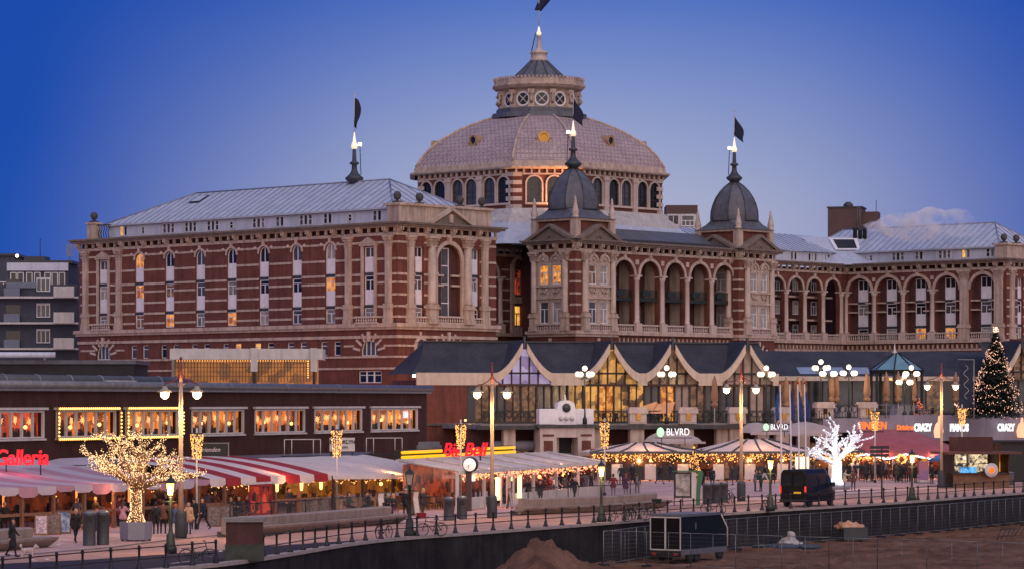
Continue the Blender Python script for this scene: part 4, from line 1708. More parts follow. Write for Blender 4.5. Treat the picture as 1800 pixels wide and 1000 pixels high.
wl_names = ['beside the neon restaurant letters', 'first of the two framed by bulbs', 'second of the two framed by bulbs', 'behind the tall lamp post',
            'above the first roof rail', 'above the board on the awning', 'beside the brick corner']
for k, (a, b) in enumerate(wins):
    c, w = (a + b) / 2, b - a
    wf = MB()
    wf.box(a, b, -.05, .12, 4.98, 5.08)
    wf.box(a, b, -.05, .12, 6.6, 6.72)
    nd = 6
    for q in range(nd + 1):
        x = a + .06 + (w - .12) * q / nd
        wf.box(x - .075, x + .075, -.045, .115, 5.08, 6.6)
    wf.box(a - .25, b + .25, -.22, .02, 6.76, 6.92)
    wf.box(a - .1, b + .1, -.16, .02, 4.84, 4.96)
    wo = wf.build('window_frame', 'offwhite', rest)
    MB().quad((a, .13, 5), (b, .13, 5), (b, .13, 6.7), (a, .13, 6.7)).build('pane', 'glass_clear', wo)
    rb = MB()                                            # the room behind: back wall, ceiling, a few dark tables and guests
    rb.quad((a, .42, 4.9), (b, .42, 4.9), (b, .42, 6.75), (a, .42, 6.75), 0)
    rg = random.Random(k)
    for q in range(9):
        x = rg.uniform(a + .3, b - .5)
        rb.box(x, x + rg.uniform(.3, .9), .36, .41, 4.95, rg.uniform(5.2, 5.6), 1)
    for q in range(7):
        x = rg.uniform(a + .3, b - .3)
        h = rg.uniform(5.35, 5.6)
        rb.ball((x, .37, h), .1, 6, 4, 1)
        rb.box(x - .17, x + .17, .35, .4, 4.95, h - .1, 1)
    rb.build('lit_room', [['lit_room_red', 'lit_room_deep', 'lit_room_amber', 'lit_room_amber', 'lit_room_deep', 'lit_room_amber', 'lit_room_bright'][k], 'dark_wood'], rest)
    for q in range(2):
        MB().ball((a + w * (.2 + .55 * q + rg.uniform(0, .12)), .3, 5.75 + rg.uniform(-.15, .1)), .13, 8, 5).build('room_lamp', 'globe_warm', rest)
    for q in range(5 if k else 4):
        x = a + w * (q + .62) / (5.3 if k else 4.3)
        st = thing('paper_star_lamp', 'orange paper star lamp hanging in the restaurant window ' + wl_names[k], 'star lamp', (0, 0, 0), 0, 'paper stars in the restaurant windows')
        p = Matrix.Translation((*BO, 0)) @ Matrix.Rotation(BA, 4, 'Z') @ Vector((x, .24, 6.05 + rg.uniform(-.12, .1)))
        st.location = p
        st.rotation_euler.z = BA + rg.uniform(-.9, .3)
        put('star', star_me, st)
        put('cord', cord_me, st)
    if k in (1, 2):
        fr = thing('marquee_light_frame', 'ring of yellow bulbs round the lit window ' + ('nearer the neon letters' if k == 1 else 'nearer the tall lamp post'), 'light frame', (*BO, 0), BA)
        tb, bb = MB(), MB()
        for z in (4.88, 6.84):
            tb.box(a - .2, b + .2, -.3, -.235, z - .09, z + .09)
            for x in np.arange(a - .05, b + .1, .27):
                bb.octa((x, -.36, z), .095)
        for x in (a - .17, b + .17):
            tb.box(x - .07, x + .07, -.3, -.235, 4.97, 6.75)
            for z in np.arange(5.1, 6.75, .24):
                bb.octa((x, -.36, z), .085)
        tb.build('bulb_rail', 'gold', fr)
        o = bb.build('bulb_row', mat('bulb_marquee', (1, 1, .8), .3, 0, emit=(1, .56, .07), es=1.9, sample=False), fr)
        o['kind'] = 'stuff'
# pink light sign in the last window
sg = thing('window_light_sign', 'small glowing pink and white sign in the restaurant window by the brick corner', 'light sign', (*BO, 0), BA)
MB().box(61.2, 62.7, .3, .34, 5.95, 6.5).build('sign_face', mat('pink_sign', (1, .5, .6), .4, 0, emit=(1, .36, .42), es=2.0), sg)
lettering(sg, 'EAT', .5, 'neon_white', (61.95, .28, 6.2), .02)
# roof ducts
dl = [('ventilation_duct', 'pale blue-grey round air duct with an elbow on the low flat roof', [(-14, 9, 8.85), (6.2, 9, 8.85), (7.0, 9, 8.75), (7.4, 9, 8.1)], .3, 'grey_metal'),
      ('ventilation_duct', 'thick dark round air duct running along the low flat roof', [(8.2, 10, 8.75), (40.5, 10, 8.75), (42.0, 10, 8.6), (42.6, 10, 8.05)], .42, mat('duct_dark', (.085, .09, .095), .5, .2, 1, metal=.3)),
      ('ventilation_duct', 'thin blue air duct with a box on the low flat roof', [(43, 11, 8.55), (53, 11, 8.55), (53.6, 11, 8.4), (53.8, 11, 8.05)], .22, mat('duct_blue', (.12, .16, .22), .5, .2, 1))]
for nm, lb, pts, r, m in dl:
    d = thing(nm, lb, 'duct', (*BO, 0), BA)
    mb = MB().tube(pts, r, 12)
    mb.build('pipe', m, d)
    for s in np.arange(pts[0][0] + 1.5, pts[1][0], 4.5):
        MB().tube([(s, pts[0][1], pts[0][2]), (s + .16, pts[0][1], pts[0][2])], r + .05, 12).build('clamp', 'grey_metal', d)
        MB().box(s, s + .12, pts[0][1] - .1, pts[0][1] + .1, 8.04, pts[0][2] - r + .05).build('leg', 'grey_metal', d)
hb = MB().box(28, 30.6, 8.6, 9.5, 8.04, 8.75)
hb.box(27.9, 30.7, 8.5, 9.6, 8.75, 8.83)
tag(hb.build('roof_box', 'offwhite', None, (*BO, 0), BA), 'white ventilation box in front of the thick dark duct', 'vent')
hb = MB().lathe([(.45, 8.04), (.45, 8.9), (.75, 8.95), (.05, 9.4)], (5.6, 8.2), 10)
tag(hb.build('roof_cowl', 'grey_metal', None, (*BO, 0), BA), 'pointed grey vent cowl beside the duct elbow', 'vent')

# ================================================================== ROOFS BEHIND IT
dk = thing('dark_annexe', 'low dark flat-roofed annexe between the apartment block and the hotel', 'building', (XD(120, 262), 262, 0), 0)
mb = MB().box(-15, 5.8, 0, 10, 0, 10.6)
mb.build('wall', 'soot', dk)
MB().box(-15.2, 6, -.2, 10.2, 10.6, 10.95).build('roof_edge', 'lead', dk)
MB().tube([(-15, -1, 11.4), (-1.0, -1, 11.4)], .26, 10).build('roof_pipe', 'attic', dk)
for x in (-12, -7, -2):
    MB().box(x, x + .15, -1.1, -.9, 10.95, 11.2).build('pipe_leg', 'grey_metal', dk)
og = thing('roof_conservatory', 'flat white-edged glass pavilion glowing orange behind the low roof', 'pavilion', (XD(305, 258), 258, 0), R(1.5))
OL = 13.0
mb = MB()
mb.box(-.3, OL, -.3, 6.3, 10.95, 11.9)
mb.build('roof_fascia', 'offwhite', og)
MB().box(.1, OL - .6, .5, 6, 0, 10.94).build('lit_hall', ['lit_grid'], og)
mb = MB()
for x in np.arange(.1, OL - .5, .28):
    mb.box(x - .03, x + .03, .3, .4, 9.0, 10.94)
for z in (9.5, 9.9, 10.3, 10.6):
    mb.box(.1, OL - .6, .41, .46, z - .02, z + .02)
o = mb.build('glazing_lattice', mat('bronze', (.14, .07, .03), .5, .2, 2), og)
o['kind'] = 'stuff'
for x in (7.05, 12.25):
    MB().box(x - .3, x + .3, -.55, -.31, 9.9, 11.95).build('hanging_post', 'offwhite', og)
    MB().box(x - .12, x + .12, -.5, -.36, 8.6, 9.9).build('post_foot', 'iron', og)
MB().box(-.12, .12, -.45, -.31, 8.6, 10.95).build('hanging_post', 'grey_metal', og)
mb = MB()
for x in np.arange(.3, OL - .6, .22):
    mb.octa((x, .2, 10.85), .05)
for z in np.arange(9.4, 10.8, .2):
    mb.octa((OL - 1.3, .2, z), .07)
o = mb.build('bulb_row', 'bulb_gold', og)
o['kind'] = 'stuff'

# ================================================================== APARTMENT BLOCK (far left)
DA = 372.0
ax = XD(138, DA)
ap = thing('apartment_block', 'modern apartment block with white balconies and wide windows behind the left end of the hotel', 'building', (ax, DA, 0), 0)
lv = [ZD(y, DA) for y in (634, 612, 566, 522, 474)]
mb = MB()
zt = ZD(462, DA)
mb.box(-13, -.2, .0, 12, 0, ZD(500, DA))
mb.box(-8.9, -1.4, .2, 12, ZD(500, DA), zt)
mb.build('wall', mat('block_wall', (.055, .062, .09), .8, .2, 1), ap)
for y in (613, 568, 523):
    z = ZD(y, DA)
    MB().box(-13.2, .1, -1.2, .05, z - .12, z + .12).build('balcony_slab', 'offwhite', ap)
    MB().box(-2.9, -.35, -1.6, -1.22, z - .02, z + 1.35).build('balcony_front', 'offwhite', ap)
    window(ap, T(-4.4, -.12, z + .75), 1.7, 1.75, 'glass_mid' if y != 613 else 'glass_dark', False, 2, (.9,), .09)
    for x in (-11.2, -8.2):
        MB().box(x - 1.0, x + 1.0, -1.15, -1.1, z + .13, z + 1.15).build('glass_balustrade', mat('frosted', (.16, .2, .28), .3, .1, 1, alpha=.75), ap)
        MB().box(x - .9, x + .9, -.06, 0, z + .2, z + 2.3).build('balcony_door', 'glass_dark', ap)
MB().box(-9.0, -1.3, -.1, .18, zt - 1.0, zt).build('penthouse_fascia', 'attic', ap)
for x in (-8.2, -7.3, -6.2, -5.2, -3.9, -3.0, -2.1):
    window(ap, T(x, .12, ZD(505, DA)), .8, 1.9, 'glass_dark', False, 0, (), .1)
MB().box(-9, -5.2, -.6, -.5, ZD(505, DA) - .1, ZD(505, DA) + .6).build('glass_balustrade', MATS['frosted'], ap)
mb = MB().box(-8.3, -.9, 1, 8, zt, zt + .35)
mb.box(-7.2, -4.5, 2, 6, zt + .35, zt + .9)
mb.build('roof', 'lead_dark', ap)
MB().tube([(-5.3, 3, zt), (-5.3, 3, zt + 3.2)], .05, 5).build('mast', 'iron', ap)
mb = MB().tube([(-1.55, 3, zt), (-1.55, 3, zt + 2.6)], .05, 5)
for q in (-.28, 0, .28):
    mb.box(-1.55 + q - .09, -1.55 + q + .09, 2.9, 3.0, zt + .9, zt + 2.5)
mb.build('antenna', 'grey_metal', ap)
# a slice of the next block
ap2 = thing('apartment_tower', 'dark apartment block corner at the edge beyond the balconied block', 'building', (XD(18, 395), 395, 0), 0)
MB().box(-12, .6, 0, 10, 0, ZD(450, 395)).build('wall', 'block_wall', ap2)
MB().box(-2.0, 1.0, -.3, 9, ZD(450, 395), ZD(446, 395)).build('roof', 'lead_dark', ap2)
for y in (612, 565, 520):
    window(ap2, T(-.9, -.05, ZD(y, 395)), 1.7, 1.9, 'glass_dark', False, 1, (), .1)
mb = MB().ball((0, 0, 0), .22, 8, 5)
al = thing('roof_beacon', 'small glowing lamp on the apartment block roof', 'lamp', (XD(30, 385), 385, ZD(450, 385)), 0)
mb.build('globe', 'globe', al)
MB().tube([(0, 0, -.9), (0, 0, -.1)], .05, 5).build('stem', 'iron', al)

# ================================================================== FAR BLOCKS OVER THE HOTEL
fb_ = thing('roof_plant_tower', 'square brown rooftop plant tower behind the right hotel roof', 'tower', (XD(1455, 455), 455, 0), R(-14))
hz = ZD(366, 455)
MB().box(0, 5.2, 0, 5, 20, hz).build('tower_wall', mat('brown_clad', (.10, .055, .05), .7, .15, .8), fb_)
MB().box(5.2, 7.6, 1.0, 4, 20, hz - .6).build('tower_wall', MATS['brown_clad'], fb_)
MB().box(-.15, 5.35, -.15, 5.15, hz, hz + .2).build('tower_roof', 'lead_dark', fb_)
MB().lathe([(.75, hz + .2), (.75, hz + .6), (.35, hz + 1.0)], (2.9, 2), 10).build('vent', 'lead_dark', fb_)
mb = MB()
for x in (4.6, 5.0):
    mb.tube([(x, -.3, hz - 3.5), (x, -.3, hz + .1)], .05, 4)
for z in np.arange(hz - 3.3, hz, .4):
    mb.tube([(4.6, -.3, z), (5.0, -.3, z)], .03, 4)
mb.build('ladder', 'grey_metal', fb_)
MB().tube([(7.2, 2, hz - .7), (7.2, 2, hz + 1.2)], .05, 4).build('mast', 'iron', fb_)
fc = thing('background_flat', 'small flat-topped block with white-framed windows showing beside the dome', 'building', (XD(1172, 450), 450, 0), 0)
z0_, z1_ = ZD(402, 450), ZD(361, 450)
MB().box(0, 4.6, 0, 6, 15, z1_ - 1.3).build('wall', 'offwhite', fc)
MB().box(-.1, 4.7, -.1, 6, z1_ - 1.3, z1_).build('roof_band', MATS['brown_clad'], fc)
window(fc, T(1.0, -.1, z1_ - 3.0), 1.7, 1.5, 'glass_dark', False, 1, ())
window(fc, T(3.2, -.1, z1_ - 3.2), 2.0, 1.7, 'glass_mid', False, 2, (.5,), .12)
# steaming roof flues
for i_, px in enumerate((1503, 1512, 1520)):
    z = ZD(405, 420)
    o = MB().lathe([(.3, 28), (.3, z), (.42, z + .05), (.42, z + .35), (.2, z + .4)], (0, 0), 8).build('roof_flue', 'soot', None, (XD(px, 420), 420, 0))
    tag(o, 'short black flue at the foot of the steam plume', 'flue', 'flues on the right hotel roof')

# ================================================================== TERRACE AND SWOOPING-ROOF PAVILION
PA = R(17)
PO = (XD(700, 290), 290.0)
TZ = 5.15
TA = R(20.5)
TO = (XD(845, 277.5), 277.5)
tl = PL(1440, TO, TA)[0]
tr = PL(1840, TO, TA)[0]
struct(MB().box(0, tl, 0, 26, TZ - .45, TZ).build('terrace', 'concrete', None, (*TO, 0), TA))
struct(MB().box(tl + .02, tr + 20, 0, 40, TZ - .3, TZ + .5).build('terrace_upper', 'concrete', None, (*TO, 0), TA))
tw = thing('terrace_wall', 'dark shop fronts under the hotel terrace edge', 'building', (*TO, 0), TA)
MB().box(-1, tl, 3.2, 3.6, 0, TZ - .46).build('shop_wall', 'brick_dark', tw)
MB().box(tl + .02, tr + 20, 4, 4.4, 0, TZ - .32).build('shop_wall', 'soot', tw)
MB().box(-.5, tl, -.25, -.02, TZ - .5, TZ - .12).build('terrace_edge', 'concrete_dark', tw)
for s in np.arange(3, tl - 1, 4.4):
    MB().box(s - .6, s + .6, .3, .9, 0, TZ - .5).build('shop_pier', 'stone', tw)
    MB().box(s + 1.0, s + 3.0, 3.05, 3.18, .3, 3.2).build('shop_window', 'lit_dim', tw)


def pavilion(name, label, o, ang, s0, s1, ridge0, peaks, hw, zr=13.25, ze=10.0, zf=8.9, zb=TZ, bays=None, hip=True):
    pv = thing(name, label, 'pavilion', (*o, 0), ang)
    # main roof, concave, flaring to the eaves
    cv = lambda t: t ** 1.7
    rows = []
    DP = 5.0
    nst = 8
    for k in range(nst + 1):
        t = k / nst
        d = -.7 + DP * t
        z = ze + (zr - ze) * cv(t) * .35 + (zr - ze) * t * .65
        inset = (ridge0 - s0) * (t * .8 + .2 * math.sin(t * math.pi / 2)) if hip else 0
        rows.append([(s0 + inset, d, z), (s1, d, z)])
    rows.append([(ridge0 if hip else s0, 9.4, zr), (s1, 9.4, zr)])
    mb = MB().loft(rows, 0, False, smooth=True)
    if hip:
        mb.loft([[r[0] for r in rows[:-1]], [(s0 + (ridge0 - s0) * .1, 10, ze) for _ in rows[:-1]]][::-1], 0, False)
    mb.build('roof', 'slate', pv)
    MB().box(ridge0, s1, DP - .85, DP - .55, zr - .02, zr + .12).build('ridge_cap', 'lead_dark', pv)
    dfun = lambda z: -.7 + DP * max(0, min(1, (z - ze) / (zr - ze)))
    tprof = [1 - abs(1 - 2 * k / 24) for k in range(25)]
    for p in peaks:
        prof = []
        for k in range(25):
            x = -hw + 2 * hw * k / 24
            h = (1 - abs(x) / hw) ** 1.65
            prof.append((p + x, ze + (zr + .15 - ze) * h))
        rows = [[(x, -.95, z) for x, z in prof], [(x, dfun(z) + .3, z + .01) for x, z in prof]]
        MB().loft(rows, 0, False, smooth=False).build('gable_roof', 'slate', pv)
        bb = MB()
        rings = []
        for x, z in prof:
            w = .78
            rings.append([(x, -1.12, z + .10), (x, -.82, z + .10), (x, -.82, z - w), (x, -1.12, z - w)])
        half = len(rings) // 2
        bb.loft(rings[:half], 0, True, True, True)
        bb.build('barge_board', 'cream', pv)
        bb = MB()
        bb.loft(rings[half + 1:], 0, True, True, True)
        bb.build('barge_board', 'cream', pv)
        MB().box(p - .1, p + .1, -1.0, -.8, zr - .8, zr + .5).build('gable_finial', 'lead_dark', pv)
        # glass in the gable
        gb = MB()
        gb.poly([(p - hw, -.3, zf)] + [(x, -.3, z - .3) for x, z in prof[2:-2]] + [(p + hw, -.3, zf)])
        gb.build('gable_glass', bays.get(('g', peaks.index(p)), 'lit_dim') if bays else 'lit_dim', pv)
        fm = MB()
        for q in np.arange(-hw + .9, hw - .5, .92):
            top = ze + (zr - ze) * (1 - abs(q) / hw) ** 1.65 - .35
            fm.box(p + q - .07, p + q + .07, -.5, -.36, zf, max(zf + .15, top))
        fm.box(p - hw, p + hw, -.52, -.34, zf - .1, zf + .14)
        fm.build('gable_mullion', 'dark_wood', pv)
    # fascia between the gables
    cuts = [s0 + .3] + [q for p in peaks for q in (p - hw + .25, p + hw - .25)] + [s1]
    for a, b in zip(cuts[::2], cuts[1::2]):
        if b - a > .3:
            MB().box(a, b, -1.08, -.78, zf, ze + .12).build('fascia', 'cream', pv)
    # glass front
    k = 0
    g0 = bays['glass0'] if bays else s0 + .5
    s = g0
    while s < s1 - .2:
        e = min(s + 1.62, s1)
        m_ = bays['fn'](s) if bays else 'glass_mid'
        MB().quad((s, -.1, zb), (e, -.1, zb), (e, -.1, zf), (s, -.1, zf)).build('glass_panel', m_, pv)
        mu = MB().box(s - .09, s + .09, -.3, -.12, zb, zf)
        mu.box(s + .75, s + .86, -.26, -.12, zb, zf)
        mu.build('mullion', 'dark_wood', pv)
        s = e
    MB().box(g0 - .2, s1, -.34, -.12, zb, zb + .18).build('sill', 'dark_wood', pv)
    MB().box(s0 + .5, s1, .3, 9.2, 0, zf + .5).build('hall_body', 'brick', pv)
    return pv


pk = [PL(x, PO, PA)[0] for x in (917, 1070, 1177, 1308)]
pr0 = PL(766, PO, PA)[0]
ps0 = PL(722, PO, PA)[0]
ps1 = PL(1362, PO, PA)[0]
g830, g1000, g1115, g1230 = (PL(x, PO, PA)[0] for x in (832, 1000, 1118, 1232))
rgp = random.Random(11)
mat('hall_curtain', (.30, .22, .20), .7, .3, 1.2, emit=(.5, .3, .2), es=.12)


def bay_fn(s):
    if s < g1000:
        return rgp.choice(['lit_hall', 'lit_hall', 'lit_warm', 'lit_dim', 'glass_mid'])
    if s < g1115:
        return rgp.choice(['lit_hall', 'lit_hall', 'lit_dim', 'lit_warm'])
    if s < g1230:
        return rgp.choice(['lit_dim', 'hall_curtain', 'lit_warm', 'glass_mid'])
    return rgp.choice(['hall_curtain', 'hall_curtain', 'glass_mid'])


pav = pavilion('terrace_pavilion', 'slate-roofed terrace pavilion with swooping cream gables and tall glowing glass front', PO, PA, ps0, ps1, pr0, pk, 3.0,
               bays={'glass0': g830, 'fn': bay_fn, ('g', 0): 'lit_lilac', ('g', 1): 'lit_hall', ('g', 2): 'lit_dim', ('g', 3): 'hall_curtain'})
# red brick corner under its left eaves, and the closed wall below
bk = thing('brick_corner', 'bare red brick corner wall under the pavilion eaves, warmed by a low lamp', 'wall', (*PO, 0), PA)
bs0, bs1 = PL(745, PO, PA)[0], PL(816, PO, PA)[0]
MB().box(bs0 - 3, bs1, -1.0, .2, 0, 8.88).build('upper_wall', 'brick', bk)
MB().box(bs1 + .05, bs1 + .9, -.9, .2, TZ, 8.88).build('slatted_vent', 'lead_dark', bk)
MB().box(bs0 - 3, PL(872, PO, PA)[0], -3.2, -1.05, 0, ZD(748, 287)).build('lower_wall', 'brick', bk)
MB().box(bs0 - 3, PL(874, PO, PA)[0], -3.4, -1.0, ZD(748, 287) + .01, ZD(744, 287)).build('ledge', 'concrete_dark', bk)
wlm = thing('wall_lamp', 'small hooded lamp washing the red brick corner with orange light', 'lamp', (XD(818, 283.5), 283.5, ZD(736, 283.5)), PA)
MB().lathe([(.05, .22), (.2, .1), (.28, -.05)], (0, 0), 10).build('hood', 'iron', wlm)
MB().ball((0, 0, -.08), .12, 8, 5).build('bulb', 'globe_warm', wlm)
lamp_light(wlm, (0, -.3, -.35), 420, (1, .36, .10))
# grey rolled awning on the closed wall
mb = MB().tube([(0, 0, 0), (5.2, 0, 0)], .5, 10)
aw = mb.build('rolled_awning', mat('awning_grey', (.16, .16, .18), .8, .2, 1), None, (XD(862, 279), 279, ZD(783, 279)), TA)
tag(aw, 'grey rolled awning beside the stone portal', 'awning')

# right part: long dark roof, cream eaves, glazing
RO = (XD(1366, 322), 322.0)
lb_ = thing('court_hall', 'long low dark-roofed hall with cream eaves across the hotel court', 'building', (*RO, 0), R(12))
rl = 27.5
MB().add([(0, -.5, 10.05), (rl, -.5, 10.05), (rl, 7, 12.9), (0, 7, 12.9), (rl, 12, 12.9), (0, 12, 12.9)], [(0, 1, 2, 3), (3, 2, 4, 5)]).build('roof', 'slate', lb_)
MB().box(0, rl, -.6, -.3, 9.55, 10.04).build('eaves', 'cream', lb_)
MB().box(0, rl, .4, 11, 0, 9.6).build('hall_body', 'soot', lb_)
for s in np.arange(.2, rl - 1.6, 1.7):
    MB().quad((s, .2, 5.6), (s + 1.6, .2, 5.6), (s + 1.6, .2, 9.5), (s, .2, 9.5)).build('glass_panel', rgp.choice(['glass_mid', 'glass_dark', 'glass_dark', 'lit_dim']), lb_)
    MB().box(s + 1.6, s + 1.7, .1, .3, 5.6, 9.54).build('mullion', 'dark_wood', lb_)
for k in range(3):
    s = 2.6 + k * 2.9
    z = lambda d: 10.05 + (d + .5) * 2.85 / 7.5 + .06
    MB().quad((s, 0, z(0)), (s + 2.4, 0, z(0)), (s + 2.6, 2.0, z(2.0)), (s + .2, 2.0, z(2.0))).build('roof_light', mat('roof_glass', (.24, .30, .38), .2, .15, 1), lb_)
pavilion('court_pavilion', 'second swooping cream gable showing behind the tall Christmas tree', (XD(1745, 322), 322.0), R(12), 0, 6.5, .5, [3.0], 2.6, 13.8, 10.4, 9.6, 5.65, None, False)

# glass gazebo
gz = thing('glass_gazebo', 'eight-sided gazebo with a teal glass pyramid roof on the upper terrace', 'gazebo', (XD(1576, 305), 305, TZ + .5), R(10))
oc = lambda r, z: [(r * math.cos(R(22.5 + 45 * i)), r * math.sin(R(22.5 + 45 * i)), z) for i in range(8)]
for i in range(8):
    a, b = oc(2.7, 4.9)[i], oc(2.7, 4.9)[(i + 1) % 8]
    c, d = oc(.25, 6.6)[i], oc(.25, 6.6)[(i + 1) % 8]
    MB().quad(a, b, d, c).build('roof_pane', mat('teal_glass', (.14, .27, .33), .25, .2, .8), gz)
    MB().tube([Vector(a) + Vector((0, 0, .05)), Vector(c) + Vector((0, 0, .05))], .07, 4).build('roof_bar', 'iron', gz)
    p = oc(2.6, 0)[i]
    MB().box(p[0] - .12, p[0] + .12, p[1] - .12, p[1] + .12, 0, 4.8).build('post', 'iron', gz)
MB().loft([oc(2.75, 4.5), oc(2.85, 4.9)], 0, True, True, True).build('eaves_ring', 'iron', gz)
MB().lathe([(.25, 6.55), (.3, 6.7), (.1, 6.9), (.04, 7.6)], (-.2, 0), 6).build('finial', 'offwhite', gz)
mb = MB()
for k in range(14):
    mb.octa((.7 * math.cos(k * .45), .7 * math.sin(k * .45), 4.0 - .2 * math.sin(k * .45) ** 2), .08)
o = mb.build('fairy_lights', 'bulb_gold', gz)
o['kind'] = 'stuff'

# balustrade of the terrace
tb = thing('terrace_balustrade', 'terrace balustrade of black scrolled iron between white stone piers', 'balustrade', (*TO, 0), TA)
pier_px = [1120, 1208, 1295, 1376, 1449, 1524]
piers = [PL(x, TO, TA)[0] for x in pier_px]
mb = MB()
mb.box(-.85, .85, -.4, .4, 0, 1.35)
mb.box(-1.0, 1.0, -.5, .5, 1.0, 1.42)
mb.box(-.9, .9, -.45, .45, 1.42, 1.6)
mb.box(-.75, .75, -.46, -.38, .15, .3)
pm = mb.mesh('pier', 'stone_light')
cm_ = MB().box(-.22, .22, -.5, -.41, .35, 1.0).mesh('shield', 'gold')
for s in piers:
    z = TZ if s < tl else TZ + .5
    o = put('pier', pm, tb, T(s, .1, z))
    put('shield', cm_, o)
    put('pier', MB().box(-.7, .7, -.2, .4, 0, 2.0).mesh('pier', 'stone'), tb, T(s, .2, TZ - 2.5))
seg = [(PL(1044, TO, TA)[0], piers[0] - 1)] + [(piers[i] + 1, piers[i + 1] - 1) for i in range(5)] + [(.2, PL(942, TO, TA)[0])]
for a, b in seg:
    z = TZ if a < tl else TZ + .5
    mb = MB()
    mb.box(a, b, .0, .12, z + 1.18, z + 1.28)
    mb.box(a, b, .0, .12, z + .06, z + .14)
    n = max(2, int((b - a) / .55))
    for k in range(n):
        x = a + (b - a) * (k + .5) / n
        w = (b - a) / n * .44
        for q in range(10):
            t0, t1 = math.pi * 2 * q / 10, math.pi * 2 * (q + 1) / 10
            mb.tube([(x + w * math.cos(t0), .06, z + .88 + w * math.sin(t0)), (x + w * math.cos(t1), .06, z + .88 + w * math.sin(t1))], .035, 4)
        mb.box(x - .025, x + .025, .03, .08, z + .14, z + .62)
        mb.box(x + w, x + w + .05, .03, .08, z + .14, z + 1.18)
        mb.box(x - w * .6, x - w * .6 + .04, .03, .08, z + .14, z + 1.18)
    mb.build('iron_panel', 'green_iron', tb)
# stone portal
po0, po1 = PL(945, TO, TA)[0], PL(1041, TO, TA)[0]
pt = thing('stone_portal', 'stone and brick portal under a scrolled white parapet with a round medallion', 'portal', (*TO, 0), TA)
pw = po1 - po0
c = (po0 + po1) / 2
for a in (po0, po1 - 1.7):
    MB().box(a, a + 1.7, -.6, 1.0, 0, TZ - .35).build('pier', 'stone_light', pt)
    MB().box(a + .3, a + 1.4, -.66, -.58, .3, 2.1).build('brick_panel', 'brick', pt)
    MB().box(a + .4, a + 1.3, -.66, -.58, 2.6, 3.6).build('brick_panel', 'brick', pt)
    MB().box(a + .3, a + 1.4, -.66, -.58, 4.0, 4.2).build('brick_panel', 'brick', pt)
MB().box(po0 + 1.7, po1 - 1.7, -.58, 1.0, 3.9, TZ - .36).build('lintel', 'stone_light', pt)
MB().box(po0 + 1.72, po1 - 1.72, 1.05, 1.2, 0, 3.9).build('gate_recess', 'soot', pt)
MB().box(po0 + 1.72, po1 - 1.72, .3, .6, 1.0, 2.4).build('shutter', 'awning_grey', pt)
MB().box(po0 - .3, po1 + .3, -.8, 1.2, TZ - .34, TZ - .05).build('ledge', 'concrete_dark', pt)
for a in (po0, po1 - 1.75):
    MB().box(a, a + 1.75, -.4, .4, TZ - .04, TZ + 1.45).build('parapet_block', 'white', pt, bevel=.06)
mb = MB()
mb.prism([(c - 1.35, TZ - .04), (c + 1.35, TZ - .04), (c + 1.3, TZ + 1.0), (c + .95, TZ + 1.45), (c + .8, TZ + 2.0), (c + .3, TZ + 2.25), (c - .3, TZ + 2.25), (c - .8, TZ + 2.0), (c - .95, TZ + 1.45), (c - 1.3, TZ + 1.0)], -.35, .35)
ct = mb.build('scroll_crest', 'white', pt)
MB().lathe([(.42, 0), (.42, .08)], (0, 0), 16).build('medallion', 'lead_dark', ct).matrix_local = T(c, -.36, TZ + 1.55) @ UPR
for q in (-.55, 0, .55):
    MB().ball((c + q, -.38, TZ + .55), .24, 8, 5).build('carved_swag', 'offwhite', ct)
for q in (-1, 1):
    MB().box(c + q * 1.62 - .22, c + q * 1.62 + .22, -.2, .2, TZ - .04, TZ + 1.15).build('grille', 'iron', pt)
MB().tube([(c, 0, TZ + 2.2), (c, 0, TZ + 2.8)], [.16, .02], 6).build('crest_finial', 'white', pt)

# upper terrace front: pale band with bar signs
cz = thing('terrace_band', 'pale grey wall band, lit purple, under the upper terrace carrying the bar signs', 'wall', (*TO, 0), TA)
cs0 = PL(1540, TO, TA)[0]
MB().box(cs0, tr + 18, -.6, .6, TZ - 1.75, TZ + .8).build('band', mat('lilac_tinted_grey', (.30, .27, .33), .7, .14, .7, streak=.4), cz)  # purple light on the grey wall is mixed into its colour
MB().box(cs0 - 6, cs0, -.4, .6, TZ - .9, TZ + .45).build('band', MATS['lilac_tinted_grey'], cz)
rl_ = thing('terrace_railing', 'thin metal railing along the upper terrace above the bar signs', 'railing', (*TO, 0), TA)
for s in np.arange(cs0, tr + 2, 1.75):
    MB().box(s - .03, s + .03, -.3, -.24, TZ + .8, TZ + 1.8).build('post', 'grey_metal', rl_)
for z in (TZ + 1.78, TZ + 1.3):
    MB().box(cs0, tr + 2, -.31, -.23, z, z + .06).build('rail', 'grey_metal', rl_)

# floodlight rack on the pavilion roof edge that warms the hotel corner
fr_ = thing('floodlight_rack', 'black rack of floodlights glowing orange at the hotel corner beside the pavilion roof', 'floodlight', (XD(742, 300), 300, ZD(672, 300)), R(10))
for x in (-1.0, .25):
    mb = MB().box(x, x + .95, 0, .6, .9, 1.75)
    mb.build('lamp_box', 'iron', fr_)
    MB().box(x + .1, x + .85, .05, .62, .55, .85).build('lamp_lens', MATS['flood_glow'], fr_)
    MB().box(x + .12, x + .83, -.02, .0, 1.0, 1.65).build('cover_panel', 'awning_grey', fr_)
for x in (-1.2, 1.3):
    MB().tube([(x, .3, -.6), (x, .3, 1.9)], .05, 5).build('post', 'iron', fr_)
MB().box(-1.4, 2.2, -.2, 1.0, 1.95, 2.1).build('hood', 'offwhite', fr_)
sd = bpy.data.lights.new('flood_beam', 'SPOT')
sd.energy, sd.color, sd.spot_size, sd.spot_blend, sd.shadow_soft_size = 4200, (1, .42, .14), R(95), .9, .3
so = bpy.data.objects.new('flood_beam', sd)
COL.objects.link(so)
so.parent = fr_
